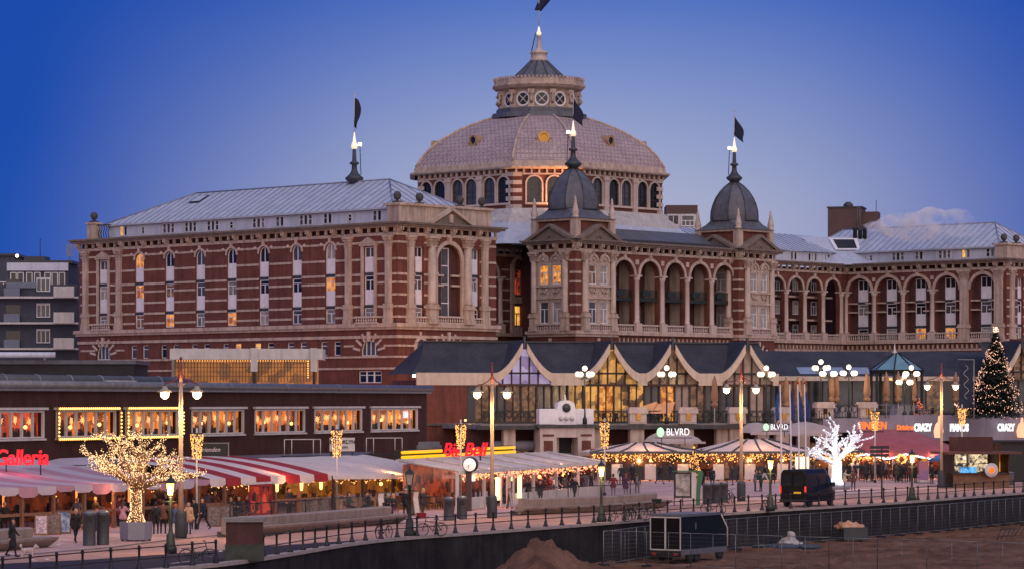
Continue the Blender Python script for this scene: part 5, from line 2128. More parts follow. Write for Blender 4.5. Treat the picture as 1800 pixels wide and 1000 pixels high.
so.location = (.2, 1.6, .9)
so.rotation_euler = Vector((-.5, 20, 5.5)).to_track_quat('-Z', 'Y').to_euler()
# ================================================================== AWNINGS AND TERRACE TENTS
FA = math.atan2(.885, .466)
FO = (-28.0, 161.5)


def fw(s, d=0.0, z=0.0):
    return Matrix.Translation((*FO, 0)) @ Matrix.Rotation(FA, 4, 'Z') @ Vector((s, d, z))


mat('canvas_red', (.42, .035, .045), .75, .12, 1.2)
mat('canvas_white', (.86, .77, .74), .75, .08, .8, streak=.12)
mat('canvas_pink', (.56, .33, .42), .75, .1, .8)
mat('canvas_lilac', (.62, .56, .64), .75, .08, .8)
mat('canvas_rose', (.42, .13, .16), .75, .15, .8)
for _k in ('canvas_white', 'canvas_red', 'canvas_pink', 'canvas_lilac', 'canvas_rose'):
    translucent(_k, .32)
mat('clear_sheet', (.05, .04, .04), .1, 0, alpha=.16)
mat('teak', (.20, .10, .055), .6, .25, 3)


def icicles(parent, pts, drop=.45, dens=7, m='bulb_gold', r=.05, seed=1, name='light_string'):
    rg = random.Random(seed)
    mb = MB()
    for a, b in zip(pts, pts[1:]):
        a, b = Vector(a), Vector(b)
        for k in range(int((b - a).length * dens)):
            p = a.lerp(b, rg.random())
            mb.octa((p.x, p.y, p.z - abs(rg.gauss(0, .5)) * drop), r * rg.uniform(.7, 1.2))
    o = mb.build(name, m, parent)
    o['kind'] = 'stuff'
    return o


def interior(parent, s0, s1, d, z0, z1, m, seed=0, dark='dark_wood'):
    """what shows through the open front of a terrace: glowing back wall, posts, tables, dark guests' chairs"""
    rg = random.Random(seed)
    mb = MB().quad((s0, d, z0), (s1, d, z0), (s1, d, z1), (s0, d, z1))
    mb.build('back_wall', m, parent)
    n = int((s1 - s0) / 1.1)
    for k in range(n):
        x = s0 + (s1 - s0) * (k + rg.random() * .6 + .2) / n
        h = rg.uniform(.85, 1.25)
        c = MB().box(x - .22, x + .22, d - 1.3, d - .9, .4, .48)
        c.box(x - .22, x + .22, d - .94, d - .88, .48, h)
        for q, w in ((-.2, -1.28), (.17, -1.28), (-.2, -.92), (.17, -.92)):
            c.box(x + q, x + q + .04, d + w, d + w + .04, 0, .4)
        c.build('terrace_chair', dark, parent)


# --- Galleria: striped marquee in two lengths
ga = thing('striped_marquee', 'long red and white striped restaurant marquee with a scalloped valance', 'marquee', (*FO, 0), FA)
stripe_edges = list(np.arange(-7, 34.8, 1.72))
for k, (a, b) in enumerate(zip(stripe_edges, stripe_edges[1:])):
    left = a < 20
    m = ('canvas_pink' if k % 2 else 'canvas_lilac') if left else ('canvas_red' if k % 2 else 'canvas_white')  # left length: pink light on red and white cloth put into its colours
    sag = .35 * abs(math.sin((a + 7) * .22)) if left else 0
    zt, zf_ = (3.35, 2.55) if left else (3.75, 2.6)
    mb = MB()
    rows = []
    for t in (0, .25, .5, .75, 1):
        d = 7.5 - 7.6 * t
        z = zt + (zf_ - zt) * t - .18 * math.sin(math.pi * t) * (1 if left else -1)
        rows.append([(a, d, z), (b, d, z)])
    mb.loft(rows, 0, False, smooth=True)
    vd = 2.18 - (.12 * math.sin(a * .9) if left else 0)
    mb.loft([[(a, -.1, zf_), (b, -.1, zf_)], [(a, -.13, vd + .05), (b, -.13, vd + .05)], [((a + b) / 2 - .5, -.13, vd - .08), ((a + b) / 2 + .5, -.13, vd - .08)]], 0, False)
    mb.build('canvas_stripe', m, ga)
MB().quad((34.75, -.1, 2.55), (34.75, 7.5, 3.7), (34.75, 7.5, 2.2), (34.75, -.1, 2.2)).build('end_flap', 'canvas_white', ga)
mb = MB()                                          # sagging canvas behind the first length
rows = []
for s in np.arange(-7, 22, 1.0):
    h = 3.4 + .55 * abs(math.sin((s + 3) * .3))
    rows.append([(s, 7.5, 3.3), (s, 9, h), (s, 11.5, h - .1)])
mb.loft(rows, 0, False, smooth=True)
mb.build('rear_canvas', 'canvas_lilac', ga)
for s in np.arange(-6.5, 34, 2.9):
    MB().box(s - .09, s + .09, .05, .23, 0, 2.5).build('post', 'teak', ga)
    MB().box(s + .12, s + 2.75, .1, .18, .95, 1.12).build('front_rail', 'teak', ga)
interior(ga, -6.8, 34.5, 4.8, .3, 2.9, lit_mat('lit_terrace', (.015, .006, .004), (.40, .06, .015), .32, .7, .5), 3)
icicles(ga, [(21, .2, 2.2), (34.5, .2, 2.2)], .35, 3, 'bulb_gold', .05, 8)
icicles(ga, [(-6, 2.5, 2.1), (21, 2.5, 2.1)], .9, .8, 'bulb_gold', .05, 5)
for s in (25.2, 28.3, 31.2, 33.6):
    MB().lathe([(.06, 1.6), (.1, 1.7), (.12, 2.1)], (s, .0), 8).build('wall_light', 'globe_warm', ga)
for s in (-5, 2.2, 9, 14.2):                        # glowing heater tubes
    MB().box(s, s + .08, 1.4, 1.48, 1.35, 2.3).build('heater_tube', mat('heater', (1, .5, .2), .4, 0, emit=(1, .26, .05), es=1.2), ga)
lamp_light(ga, (29, .6, 2.0), 150, (1, .4, .16))
lamp_light(ga, (10, .6, 2.0), 90, (1, .35, .14))
lamp_light(ga, (-2, .6, 2.0), 70, (1, .35, .16))
# red doors
rd = thing('red_door', 'pair of red glazed doors with a white head under the striped marquee', 'door', fw(26.0, -.3), FA)
mb = MB()
for x in (-1.3, 0.0):
    for a, b, c_, d_ in ((x, x + .14, 0, 2.15), (x + 1.16, x + 1.3, 0, 2.15), (x + .14, x + 1.16, 0, .35), (x + .14, x + 1.16, 2.0, 2.15)):
        mb.box(a, b, 0, .08, c_, d_)
mb.build('leaf', 'canvas_red', rd)
MB().box(-1.45, 1.45, -.05, .12, 2.15, 2.28).build('head', 'offwhite', rd)
MB().box(-1.2, 1.2, .03, .05, .35, 2.0).build('pane', 'lit_red', rd)
MB().box(-.06, .06, -.04, .1, .9, 1.3).build('handle', 'grey_metal', rd)

# --- long cream awning
wa = thing('cream_awning', 'long plain cream awning over a terrace strung with fairy lights', 'awning', (*FO, 0), FA)
mb = MB()
rows = [[(s, 7.2 + .2 * math.sin(s), 3.5 + .05 * math.sin(s * 2)), (s, 3.4, 3.0 + .07 * math.sin(s * 1.3)), (s, -.1, 2.5 - .02 * (s - 34)), (s, -.14, 2.26 - .02 * (s - 34))] for s in np.linspace(34.9, 51.5, 12)]
mb.loft(rows, 0, False, smooth=False)
mb.build('canvas', 'canvas_white', wa)
for s in (35.3, 39, 43, 47, 51.2):
    MB().box(s - .08, s + .08, 0, .16, 0, 2.4).build('post', 'offwhite' if s > 50 else 'dark_wood', wa)
for s in np.arange(35.5, 50.6, 3.0):
    MB().box(s, s + 2.8, .05, .15, .02, .95).build('front_panel', mat('panel_tan', (.26, .16, .09), .7, .3, 1.5), wa)
    MB().box(s + .5, s + 1.5, .01, .045, .15, .85).build('front_picture', mat('panel_art', (.10, .05, .03), .6, 0, 3.5, col2=(.62, .42, .28)), wa)
    MB().quad((s, .1, .97), (s + 2.8, .1, .97), (s + 2.8, .1, 2.3), (s, .1, 2.3)).build('clear_sheet', 'clear_sheet', wa)
interior(wa, 35, 51.3, 4.2, .9, 3.0, lit_mat('lit_brown', (.05, .02, .008), (.75, .22, .03), .42, .8, .5), 5)
for k, s in enumerate(np.arange(36, 50.5, 1.6)):
    icicles(wa, [(s, .4, 2.25), (s + .8, .4, 1.95), (s + 1.5, .4, 2.3)], .12, 9, 'bulb_gold', .04, 20 + k)
for s in (42.3, 45.6):
    MB().ball((s, .6, 1.75), .13, 8, 5).build('globe_lamp', 'globe_warm', wa)
lamp_light(wa, (44, .8, 2.0), 170, (1, .5, .2))

# --- Big Bell terrace
BBA = math.atan2(32, 10.6)
BBO = (-4.1, 195.0)
bbt = thing('glazed_terrace', 'glazed bar terrace with a white louvre roof and red and gold light strings', 'terrace', (*BBO, 0), BBA)
BL = 34.3
bays_ = np.linspace(1.5, BL, 7)
for a, b in zip(bays_, bays_[1:]):
    MB().quad((a + .1, -.2, 2.62), (b - .1, -.2, 2.62), (b - .1, 4.2, 3.3), (a + .1, 4.2, 3.3)).build('roof_panel', 'canvas_white', bbt)
for s in bays_:
    MB().tube([(s, -.3, 2.68), (s, 4.2, 3.38)], .12, 6).build('roof_beam', 'offwhite', bbt)
    MB().box(s - .09, s + .09, -.1, .1, 0, 2.6).build('post', 'offwhite', bbt)
MB().box(1.4, BL + .1, -.35, -.12, 2.45, 2.68).build('front_beam', 'offwhite', bbt)
MB().box(1.4, BL + .1, 4.1, 4.35, 3.25, 3.42).build('rear_beam', 'offwhite', bbt)
MB().add([(BL, -.2, 2.5), (BL, 4.2, 3.3), (BL, 4.2, 0), (BL, -.2, 0)], [(0, 1, 2, 3)]).build('side_sheet', 'clear_sheet', bbt)
for a, b in zip(bays_, bays_[1:]):
    if 9.5 < (a + b) / 2 < 14.5:
        continue
    MB().box(a + .15, b - .15, -.04, .04, .05, .85).build('dwarf_panel', 'offwhite', bbt)
    MB().quad((a + .1, 0, .9), (b - .1, 0, .9), (b - .1, 0, 2.45), (a + .1, 0, 2.45)).build('clear_sheet', 'clear_sheet', bbt)
interior(bbt, 1.6, BL - .2, 3.9, .8, 3.1, lit_mat('lit_bar', (.03, .006, .005), (.80, .09, .025), .42, .8, .5), 9)
dw = MB()
for x in (9.9, 11.35):
    dw.box(x, x + .14, -.28, -.16, .05, 2.3)
    dw.box(x + 1.3, x + 1.44, -.28, -.16, .05, 2.3)
    dw.box(x + .14, x + 1.3, -.28, -.16, 2.15, 2.3)
    dw.box(x + .14, x + 1.3, -.28, -.16, .05, .2)
dw.build('door', 'offwhite', bbt)
MB().box(9.6, 13.2, -1.0, 0, 0, .05).build('door_step', 'paving', bbt)
for s in (9.3, 14.1):
    MB().box(s - .25, s + .25, -.3, -.12, .5, 2.1).build('light_column', mat('light_column', (1, 1, .8), .4, 0, emit=(1, .74, .34), es=1.25), bbt)
icicles(bbt, [(1.6, -.3, 2.42), (BL, -.3, 2.42)], .42, 9, 'bulb_pink', .05, 31)
icicles(bbt, [(1.6, -.3, 2.42), (BL, -.3, 2.42)], .4, 5, 'bulb_gold', .05, 32)
icicles(bbt, [(12, -.3, 2.42), (BL, -.3, 2.42)], .5, 2.5, 'bulb_red', .055, 33)
icicles(bbt, [(BL, -.2, 2.5), (BL, 4.2, 3.3)], .2, 3, 'bulb_gold', .05, 34)
for s in (17.5, 24, 30):
    MB().ball((s, 1.5, 1.75), .14, 8, 5).build('globe_lamp', 'globe_warm', bbt)
MB().box(2.6, 4.4, -.25, -.2, 1.95, 2.3).build('menu_light', 'neon_white', bbt)
lamp_light(bbt, (8, .6, 2.1), 260, (1, .32, .18))
lamp_light(bbt, (25, .6, 2.1), 300, (1, .36, .2))
ny = thing('neon_tube_sign', 'two long yellow neon bars along the bar terrace roof', 'neon sign', (*BBO, 0), BBA)
MB().box(3.4, 27.6, 4.75, 5.2, 3.3, 4.0).build('backing', 'soot', ny)
for a, b, z in ((3.4, 27.6, 3.52), (3.4, 11.2, 3.85), (17.5, 27.5, 3.85)):
    MB().tube([(a, 4.6, z), (b, 4.6, z)], .12, 6).build('tube', 'neon_yellow', ny)
sb_ = thing('bar_name_sign', 'red script neon lettering above the yellow neon bars', 'neon sign', (XD(816, 209), 208.6, ZD(793, 208.6)), R(35))
lettering(sb_, 'Big Bell', 1.35, 'neon_red', (0, 0, .1), .12, .012, .3, 1.0, .92)
for x in (-1.6, 1.5):
    MB().box(x - .04, x + .04, .12, .2, -1.0, .3).build('support', 'iron', sb_)
vb = MB().box(0, 2.0, 0, 1.2, 0, .55)
vb.box(.1, 1.9, .1, 1.1, .55, .8)
tag(vb.build('roof_unit', 'grey_metal', None, (XD(760, 212), 212, 3.6), BBA), 'grey vent unit on the roof edge left of the red script sign', 'vent')

# restaurant name in red neon script
gs = thing('restaurant_name_sign', 'big red neon restaurant name standing on the marquee roof', 'neon sign', (XD(38, 173), 173, ZD(806, 173)), R(28))
lettering(gs, 'Galleria', 1.28, 'neon_red', (0, 0, .05), .16, .02, .12, .98, .84)
for x in (-.9, 1.2):
    MB().tube([(x, .1, -1.0), (x, .1, -.2)], .04, 5).build('support', 'iron', gs)
lamp_light(gs, (0, -.9, -.1), 55, (1, .08, .14), .5)
lamp_light(gs, (-2, -1.2, -.3), 40, (1, .08, .2), .5)

# roof boards
bd = thing('name_board', 'black framed board with white handwritten name on the striped marquee roof', 'sign', (XD(372, 193), 193, 3.55), R(30))
MB().box(-1.1, 1.1, 0, .06, .2, 1.0).build('board', 'black', bd)
mb = MB().box(-1.25, 1.25, -.02, .08, 1.0, 1.06)
for x in (-1.2, 1.2):
    mb.box(x - .04, x + .04, -.02, .08, -.4, 1.0)
mb.build('frame', 'grey_metal', bd)
lettering(bd, 'vrienden', .42, 'canvas_white', (-.15, -.02, .6), .02, 0, .3)
b2 = thing('name_board', 'pale board with dark capitals behind the basket lamp on the cream awning', 'sign', (XD(604, 208), 208, 3.55), R(25))
MB().box(-1.05, .85, 0, .06, .25, 1.2).build('board', 'offwhite', b2)
lettering(b2, 'BROOKLYN', .36, 'black', (-.1, -.02, .9), .02, .008)
lettering(b2, 'BURGERS', .2, 'black', (-.1, -.02, .52), .02)
for x in (-.9, .7):
    MB().box(x - .04, x + .04, .07, .13, -.3, 1.2).build('post', 'iron', b2)
ra = [(505, 700, 790, 'roof rail frame on the flat roof behind the end of the striped marquee'), (645, 705, 790, 'roof rail frame on the flat roof behind the cream awning')]
for px0, px1, y, lb in ((500, 562, 780, ra[0][2 + 1]), (644, 706, 775, ra[1][3])):
    D = 206 if px0 < 600 else 214
    rr = thing('roof_rail', lb, 'railing', (XD(px0, D), D, 3.5), R(20))
    L_ = (px1 - px0) * D / F / math.cos(R(20))
    for x in (0, L_ * .2, L_ * .8, L_):
        MB().tube([(x, 0, 0), (x, 0, 1.15)], .035, 5).build('post', 'offwhite', rr)
    for z in (1.15,):
        MB().tube([(0, 0, z), (L_, 0, z)], .035, 5).build('rail', 'offwhite', rr)
    MB().box(-.1, L_ + .1, -.15, .5, -.12, .02).build('skid', 'iron', rr)
struct(MB().add([(18, 7.8, 3.4), (52, 7.6, 3.45), (64, 14, 3.5), (20, 14.5, 3.5)], [(0, 1, 2, 3)]).build('terrace_roof_deck', 'lead', None, (*FO, 0), FA))

# --- beach-club tents


def club_tent(label, D, px0, px1, depth, posts, zt, seed):
    x0, x1 = XD(px0, D), XD(px1, D)
    t = thing('club_tent', label, 'tent', (x0, D, 0), R(5))
    L_ = x1 - x0
    ze = 2.62
    c0, c1 = L_ * .36, L_ * .62
    A = [(-.5, -.6, ze), (L_ + .3, -.6, ze), (L_ + .3, depth, ze), (-.5, depth, ze)]
    K = [(c0, depth * .38, zt), (c1, depth * .38, zt), (c1, depth * .6, zt), (c0, depth * .6, zt)]
    nb = 4
    for k in range(nb):
        lo0, lo1 = Vector(A[0]).lerp(Vector(A[1]), k / nb), Vector(A[0]).lerp(Vector(A[1]), (k + 1) / nb)
        hi0, hi1 = Vector(K[0]).lerp(Vector(K[1]), k / nb), Vector(K[0]).lerp(Vector(K[1]), (k + 1) / nb)
        m0, m1 = lo0.lerp(hi0, .5) - Vector((0, 0, .1)), lo1.lerp(hi1, .5) - Vector((0, 0, .1))
        MB().loft([[lo0, lo1], [m0, m1], [hi0, hi1]], 0, False).build('roof_panel', 'canvas_white', t)
    for a, b, c_, d_ in ((A[0], A[3], K[3], K[0]), (A[1], A[2], K[2], K[1]), (K[0], K[1], K[2], K[3]), (A[3], A[2], K[2], K[3])):
        MB().quad(a, b, c_, d_).build('roof_panel', 'canvas_white', t)
    for k in range(nb + 1):
        lo, hi = Vector(A[0]).lerp(Vector(A[1]), k / nb), Vector(K[0]).lerp(Vector(K[1]), k / nb)
        m_ = lo.lerp(hi, .5) - Vector((0, 0, .1))
        MB().tube([lo + Vector((0, 0, .04)), m_ + Vector((0, 0, .06)), hi + Vector((0, 0, .06))], .1, 5).build('roof_rib', 'duct_dark', t)
    MB().box(-.6, L_ + .4, -.72, -.6, ze - .12, ze + .1).build('front_beam', 'duct_dark', t)
    for k, px in enumerate(posts):
        x = XD(px, D) - x0
        MB().box(x - .1, x + .1, -.3, -.1, 0, 2.55).build('post', 'wood', t)
        MB().box(x - .5, x + .5, -.42, -.34, .12, 1.55).build('menu_banner', 'canvas_white', t)
        MB().lathe([(.05, 1.75), (.1, 1.8), (.1, 1.95), (.05, 2.0)], (x, -.5), 8).build('up_down_light', 'globe_warm', t)
        lamp_light(t, (x, -.75, 1.95), 26, (1, .55, .16), .05)
    xs = [XD(p, D) - x0 for p in posts]
    for a, b in zip([.3] + [x + .55 for x in xs], [x - .55 for x in xs] + [L_ - .2]):
        if b - a > .6:
            MB().box(a, b, -.1, -.04, .05, 1.35).build('dark_screen', mat('screen_dark', (.02, .018, .022), .3, .3, 1), t)
            MB().quad((a, -.05, 1.36), (b, -.05, 1.36), (b, -.05, 2.5), (a, -.05, 2.5)).build('clear_sheet', 'clear_sheet', t)
    interior(t, 0, L_, 4.0, 1.0, 2.9, lit_mat('lit_club%d' % seed, (.03, .008, .008), (.55, .10, .03), .36, .8, .5), seed)
    icicles(t, [(-.4, -.66, ze - .1), (L_ + .3, -.66, ze - .1)], .8, 26, 'bulb_gold', .055, seed)
    lamp_light(t, (L_ / 2, 1.2, 1.7), 300, (1, .42, .16))
    return t


club_tent('white ribbed club tent beside the stone portal with gold icicle lights', 272, 1046, 1236, 8, [1084, 1143, 1201], 3.4, 41)
club_tent('white ribbed club tent behind the four flagpoles with gold icicle lights', 272.5, 1243, 1436, 8, [1262, 1318, 1376], 3.75, 42)
club_tent('smaller white ribbed club tent behind the white light tree', 277, 1452, 1512, 7, [1464, 1500], 3.3, 43)
lb2 = thing('light_box', 'glowing white light box beside the flagpoles', 'light box', (XD(1410, 268), 268, 0), R(5))
MB().box(-.6, .6, -.2, .2, .4, 2.3).build('lit_face', MATS['light_column'], lb2)
MB().box(-.65, .65, -.22, .22, 0, .4).build('base', 'black', lb2)
# sagging half-round awnings over the shops
for px0, px1, y0, y1, lb in ((1140, 1235, 776, 757, 'rounded pale shop awning behind the tent beside the portal'), (1308, 1372, 760, 742, 'domed pale shop awning left of the flagpoles'), (1380, 1475, 762, 741, 'domed pale shop awning right of the flagpoles')):
    D = 280
    o_ = thing('shop_awning', lb, 'awning', (XD(px0, D), D, ZD(y0, D)), TA)
    L_ = (px1 - px0) * D / F * 1.03
    H_ = (y0 - y1) * D / F
    rows = []
    for k in range(13):
        t = k / 12
        h = H_ * math.sin(math.pi * t) ** .6
        rows.append([(L_ * t, -1.4, 0), (L_ * t, -.7, h * .8), (L_ * t, 1.2, h)])
    MB().loft(rows, 0, False, smooth=True).build('canvas', mat('canvas_dusty', (.42, .34, .32), .8, .12, 1), o_)
    MB().box(0, L_, -1.45, -1.38, -.18, .02).build('valance', MATS['canvas_dusty'], o_)


def club_sign(px, py, D, s, label):
    o = thing('club_sign', label, 'light sign', (XD(px, D), D, ZD(py, D)), R(6))
    me = MB().lathe([(.42 * s, -.05), (.42 * s, .05)], (0, 0), 20)
    d_ = me.build('disc', 'neon_green', o)
    d_.matrix_local = T(-1.35 * s, 0, 0) @ UPR @ Matrix.Diagonal((.9, 1.15, 1, 1))
    lettering(o, 'BLVRD', 1.02 * s, 'neon_white', (.45 * s, 0, 0), .06, -.004, 0, 1.02, .78)
    MB().box(-1.9 * s, 1.9 * s, .1, .16, -.62 * s, -.54 * s).build('rail', 'iron', o)
    for x in (-1.2, 1.2):
        MB().box(x * s - .03, x * s + .03, .1, .16, -1.4 * s, -.55 * s).build('support', 'iron', o)


club_sign(1184, 759, 271, .9, 'white club lettering with a green disc above the tent beside the portal')
club_sign(1364, 750, 271, .68, 'white club lettering with a green disc behind the flagpoles')

# --- rose tent and bar signs
rt = thing('rose_tent', 'big rose-red peaked terrace tent with a white rope light', 'tent', (XD(1500, 279), 279, 0), R(6))
L_ = XD(1695, 279) - XD(1500, 279)
tops = [(0, 3.2), (.18, 4.9), (.42, 4.6), (.60, 4.7), (.8, 3.9), (1.0, 3.1)]
rows = []
for t in np.linspace(0, 1, 18):
    h = np.interp(t, [a for a, b in tops], [b for a, b in tops])
    e = 2.35 + .18 * math.sin(t * 9) ** 2
    rows.append([(L_ * t, -.5, e - .3), (L_ * t, -.5, e), (L_ * t, 1.5, (e + h) / 2 - .2), (L_ * t, 4.5, h), (L_ * t, 8, h - .6)])
MB().loft(rows, 0, False, smooth=True).build('canvas', 'canvas_rose', rt)
for t in (.03, .2, .36, .52, .68, .84, .97):
    MB().box(L_ * t - .08, L_ * t + .08, -.3, -.14, 0, 2.3).build('post', 'canvas_pink', rt)
interior(rt, 0, L_, 3.4, .7, 2.5, 'lit_bar', 13)
mb = MB()
rg = random.Random(4)
for k in range(150):
    t = .02 + .78 * k / 150
    mb.octa((L_ * t, -.62, 2.12 + .2 * math.sin(t * 16) + rg.uniform(-.05, .05)), .075)
o = mb.build('rope_light', 'bulb_white', rt)
o['kind'] = 'stuff'
icicles(rt, [(0, .3, 2.1), (3.6, .3, 2.1)], .5, 28, 'bulb_gold', .06, 51)
lamp_light(rt, (3, -.3, 1.9), 200, (1, .45, .16))
lamp_light(rt, (7.5, -.3, 1.9), 200, (1, .4, .2))
for px, py, D, bdy, sz, m, lb, bold in ((1533, 748, 277, 'BINNEN', .98, 'neon_orange', 'ragged orange neon capitals on the rose tent ridge behind the basket lamp', .03),
                                        (1591, 751, 278, 'Drinken', .62, 'neon_orange', 'smaller orange neon word on the rose tent ridge', .03)):
    o = thing('neon_word_sign', lb, 'neon sign', (XD(px, D), D, ZD(py, D)), R(6))
    lettering(o, bdy, sz, m, (0, 0, 0), .08, bold, .1, 1.0, .78)
    MB().box(-1.2 * sz, 1.2 * sz, .1, .2, -.6 * sz, -.5 * sz).build('bracket', 'iron', o)
bar_me = MB()
bar_me.prism([(-.45, -.9), (.3, -.95), (.5, -.3), (.38, .3), (.2, .6), (.18, 1.1), (-.02, 1.2), (-.08, .6), (-.35, .35), (-.55, -.3)], -.05, .05)
bar_me = bar_me.mesh('guitar_shape', mat('piano_glow', (1, .6, .4), .4, 0, emit=(1.0, .42, .20), es=.9))
for px, lb, part in ((1655, 'white and orange bar name sign behind the tall lamp post on the pale band', 1), (1800, 'white and orange bar name sign on the pale band right of the kiosk', 0)):
    D = 287.5 if part else 296
    o = thing('bar_name_sign', lb, 'light sign', (XD(px, D), D, ZD(752, D)), TA)
    lettering(o, 'CRAZY', .98, 'neon_white', (-2.05, 0, .05), .1, .045, 0, .95, .62)
    lettering(o, 'PIANOS', .98, 'neon_white', (1.95, 0, .02), .1, .045, 0, .95, .62)
    put('piano_emblem', bar_me, o, T(-.3, 0, 0))

# --- kiosk
ks = thing('snack_kiosk', 'dark timber snack kiosk with lit shelves and a round white sign', 'kiosk', (XD(1676, 250), 250, 0), R(12))
KL = 5.0
MB().box(0, KL, 0, .12, 0, 1.15).build('counter_front', 'wood', ks)
MB().box(-.1, KL + .1, -.25, .3, 1.15, 1.25).build('counter_top', 'dark_wood', ks)
MB().box(0, KL, 1.8, 3, 0, 3.0).build('rear_box', 'dark_wood', ks)
for x in (0, KL - 1.0, KL - .1):
    MB().box(x, x + .1, 0, 1.8, 1.25, 2.9).build('side_post', 'dark_wood', ks)
MB().box(-.9, KL + .7, -1.2, 3.2, 2.85, 3.05).build('roof', mat('roof_brown', (.12, .045, .04), .7, .2, 1), ks)
MB().box(.5, 3.6, .2, 2.4, 3.05, 4.3).build('roof_box', 'brick_dark', ks)
lit_mat('lit_shelf', (.02, .02, .03), (.95, .72, .42), 1.1, 2.2, .2)
lit_mat('lit_blue', (.02, .08, .25), (.12, .5, 1.0), 1.2, 2.5, .2)
for x, w, m in ((.2, 1.6, 'lit_shelf'), (2.0, 1.7, 'lit_shelf'), (4.15, .7, 'lit_warm')):
    MB().quad((x, 1.7, 1.3), (x + w, 1.7, 1.3), (x + w, 1.7, 2.8), (x, 1.7, 2.8)).build('lit_shelf', m, ks)
MB().box(.9, 2.2, .35, .9, 1.26, 1.75).build('cold_display', 'lit_blue', ks)
for x in (1.0, 2.9):
    MB().box(x - .03, x + .9, 1.3, 1.68, 2.0, 2.06).build('shelf_board', 'black', ks)
dd = MB().lathe([(.6, 0), (.6, .06)], (0, 0), 20).build('round_sign', 'white', ks)
dd.matrix_local = T(3.2, -.5, 1.5) @ UPR
MB().lathe([(.28, 0), (.28, .07)], (0, 0), 7).build('sign_emblem', 'neon_orange', dd)
lamp_light(ks, (2, .8, 2.5), 22, (1, .8, .55))
nb = thing('closed_shop', 'unlit black shop front beside the kiosk', 'building', (XD(1762, 268), 268, 0), R(12))
MB().box(0, 8, 0, 4, 0, 3.6).build('shutter', 'black', nb)
MB().box(-2, 8, -.3, 4, 3.6, 3.75).build('roof_edge', 'soot', nb)
bx = thing('dustbin', 'grey ribbed dustbin in front of the closed shop', 'bin', G(1773, 852), 0)
MB().lathe([(.42, 0), (.48, 1.0), (.5, 1.05), (.5, 1.12), (.1, 1.2)], (0, 0), 14).build('barrel', 'grey_metal', bx)
MB().lathe([(.52, 1.0), (.52, 1.06)], (0, 0), 14).build('rim', 'iron', bx)
pu = thing('market_umbrella', 'small blue market umbrella left of the kiosk', 'umbrella', (XD(1650, 255), 255, 0), 0)
MB().lathe([(1.1, 2.15), (.05, 2.75)], (0, 0), 8).build('canopy', mat('blue_canvas', (.05, .14, .42), .8, .15, 1), pu)
MB().tube([(0, 0, 0), (0, 0, 2.7)], .03, 5).build('pole', 'grey_metal', pu)

# --- furled parasols, festive trees and clutter on the terraces
para = thing('furled_parasol', 'furled tan parasol on the terrace', 'parasol', (0, 0, -50), 0, 'furled parasols on the hotel terrace')
MB().lathe([(.06, 1.5), (.34, 1.7), (.36, 1.95), (.2, 2.05), (.38, 2.3), (.36, 2.9), (.22, 4.1), (.06, 4.6)], (0, 0), 9).build('canopy', mat('canvas_tan', (.30, .16, .09), .8, .15, 2), para)
MB().tube([(0, 0, 0), (0, 0, 4.65)], .05, 6).build('pole', 'offwhite', para)
MB().lathe([(.4, 0), (.4, .12)], (0, 0), 10).build('foot', 'concrete', para)
spots = [(1256, 283, 'standing in front of the curtained pavilion glass'), (1382, 292, 'behind the first two flagpoles'), (1403, 292, 'behind the last two flagpoles'), (1412, 296, 'behind the flagpoles, set back by the hall glass'),
         (1461, 295, 'left one of the pair beside the twin globe lamps'), (1470, 296, 'right one of the pair beside the twin globe lamps'), (1524, 293, 'above the last white pier'),
         (1558, 299, 'against the left post of the gazebo'), (1579, 296, 'in front of the gazebo'), (1606, 300, 'against the right post of the gazebo'), (1680, 302, 'beside the dark banner')]
for k, (px, D, w) in enumerate(spots):
    z = TZ if px < 1440 else TZ + .5
    if k == 0:
        para.location = (XD(px, D), D, z)
        para['label'] = 'furled tan parasol ' + w
    else:
        dup(para, (XD(px, D), D, z), 0, 'furled tan parasol ' + w)
sp_ = thing('fallen_parasol', 'peach fabric heap like a collapsed parasol on the terrace before the pavilion', 'parasol', (XD(1153, 284), 284, TZ), R(12))
MB().add([(-2.3, 0, 1.4), (0, -.3, 2.15), (.3, .1, 1.9), (1.9, -.1, 2.1), (1.4, -.2, 1.0), (-.5, -.3, 1.0), (-.2, .5, 1.2)], [(0, 5, 1), (1, 5, 2), (2, 5, 4), (2, 4, 3), (0, 1, 6), (1, 2, 6), (2, 3, 6)]).build('canopy', mat('canvas_peach', (.62, .33, .18), .8, .1, 1), sp_)
MB().tube([(0, 0, 0), (0, 0, 1.9)], .04, 5).build('pole', 'grey_metal', sp_)
for px, y, D, lb in ((1500, 725, 297, 'pale sloping hatch roof behind the last white pier'), (1600, 722, 300, 'pale sloping hatch roof in front of the gazebo')):
    o = thing('terrace_hatch', lb, 'hatch', (XD(px, D), D, TZ + .5), R(15))
    MB().add([(-1.6, 0, .0), (2.2, 0, 0), (2.2, 2, 0), (-1.6, 2, 0), (-1.2, 0, 1.2), (.6, 0, 1.2), (2.2, 0, .35), (-1.2, 2, 1.2), (.6, 2, 1.2), (2.2, 2, .35)], [(0, 1, 6, 5, 4), (4, 5, 8, 7), (5, 6, 9, 8), (1, 2, 9, 6), (0, 4, 7, 3)]).build('hood', 'lilac_tinted_grey', o)
    MB().box(-1.65, 2.25, -.05, .0, .0, .12).build('kerb', 'concrete_dark', o)
rgt = random.Random(21)


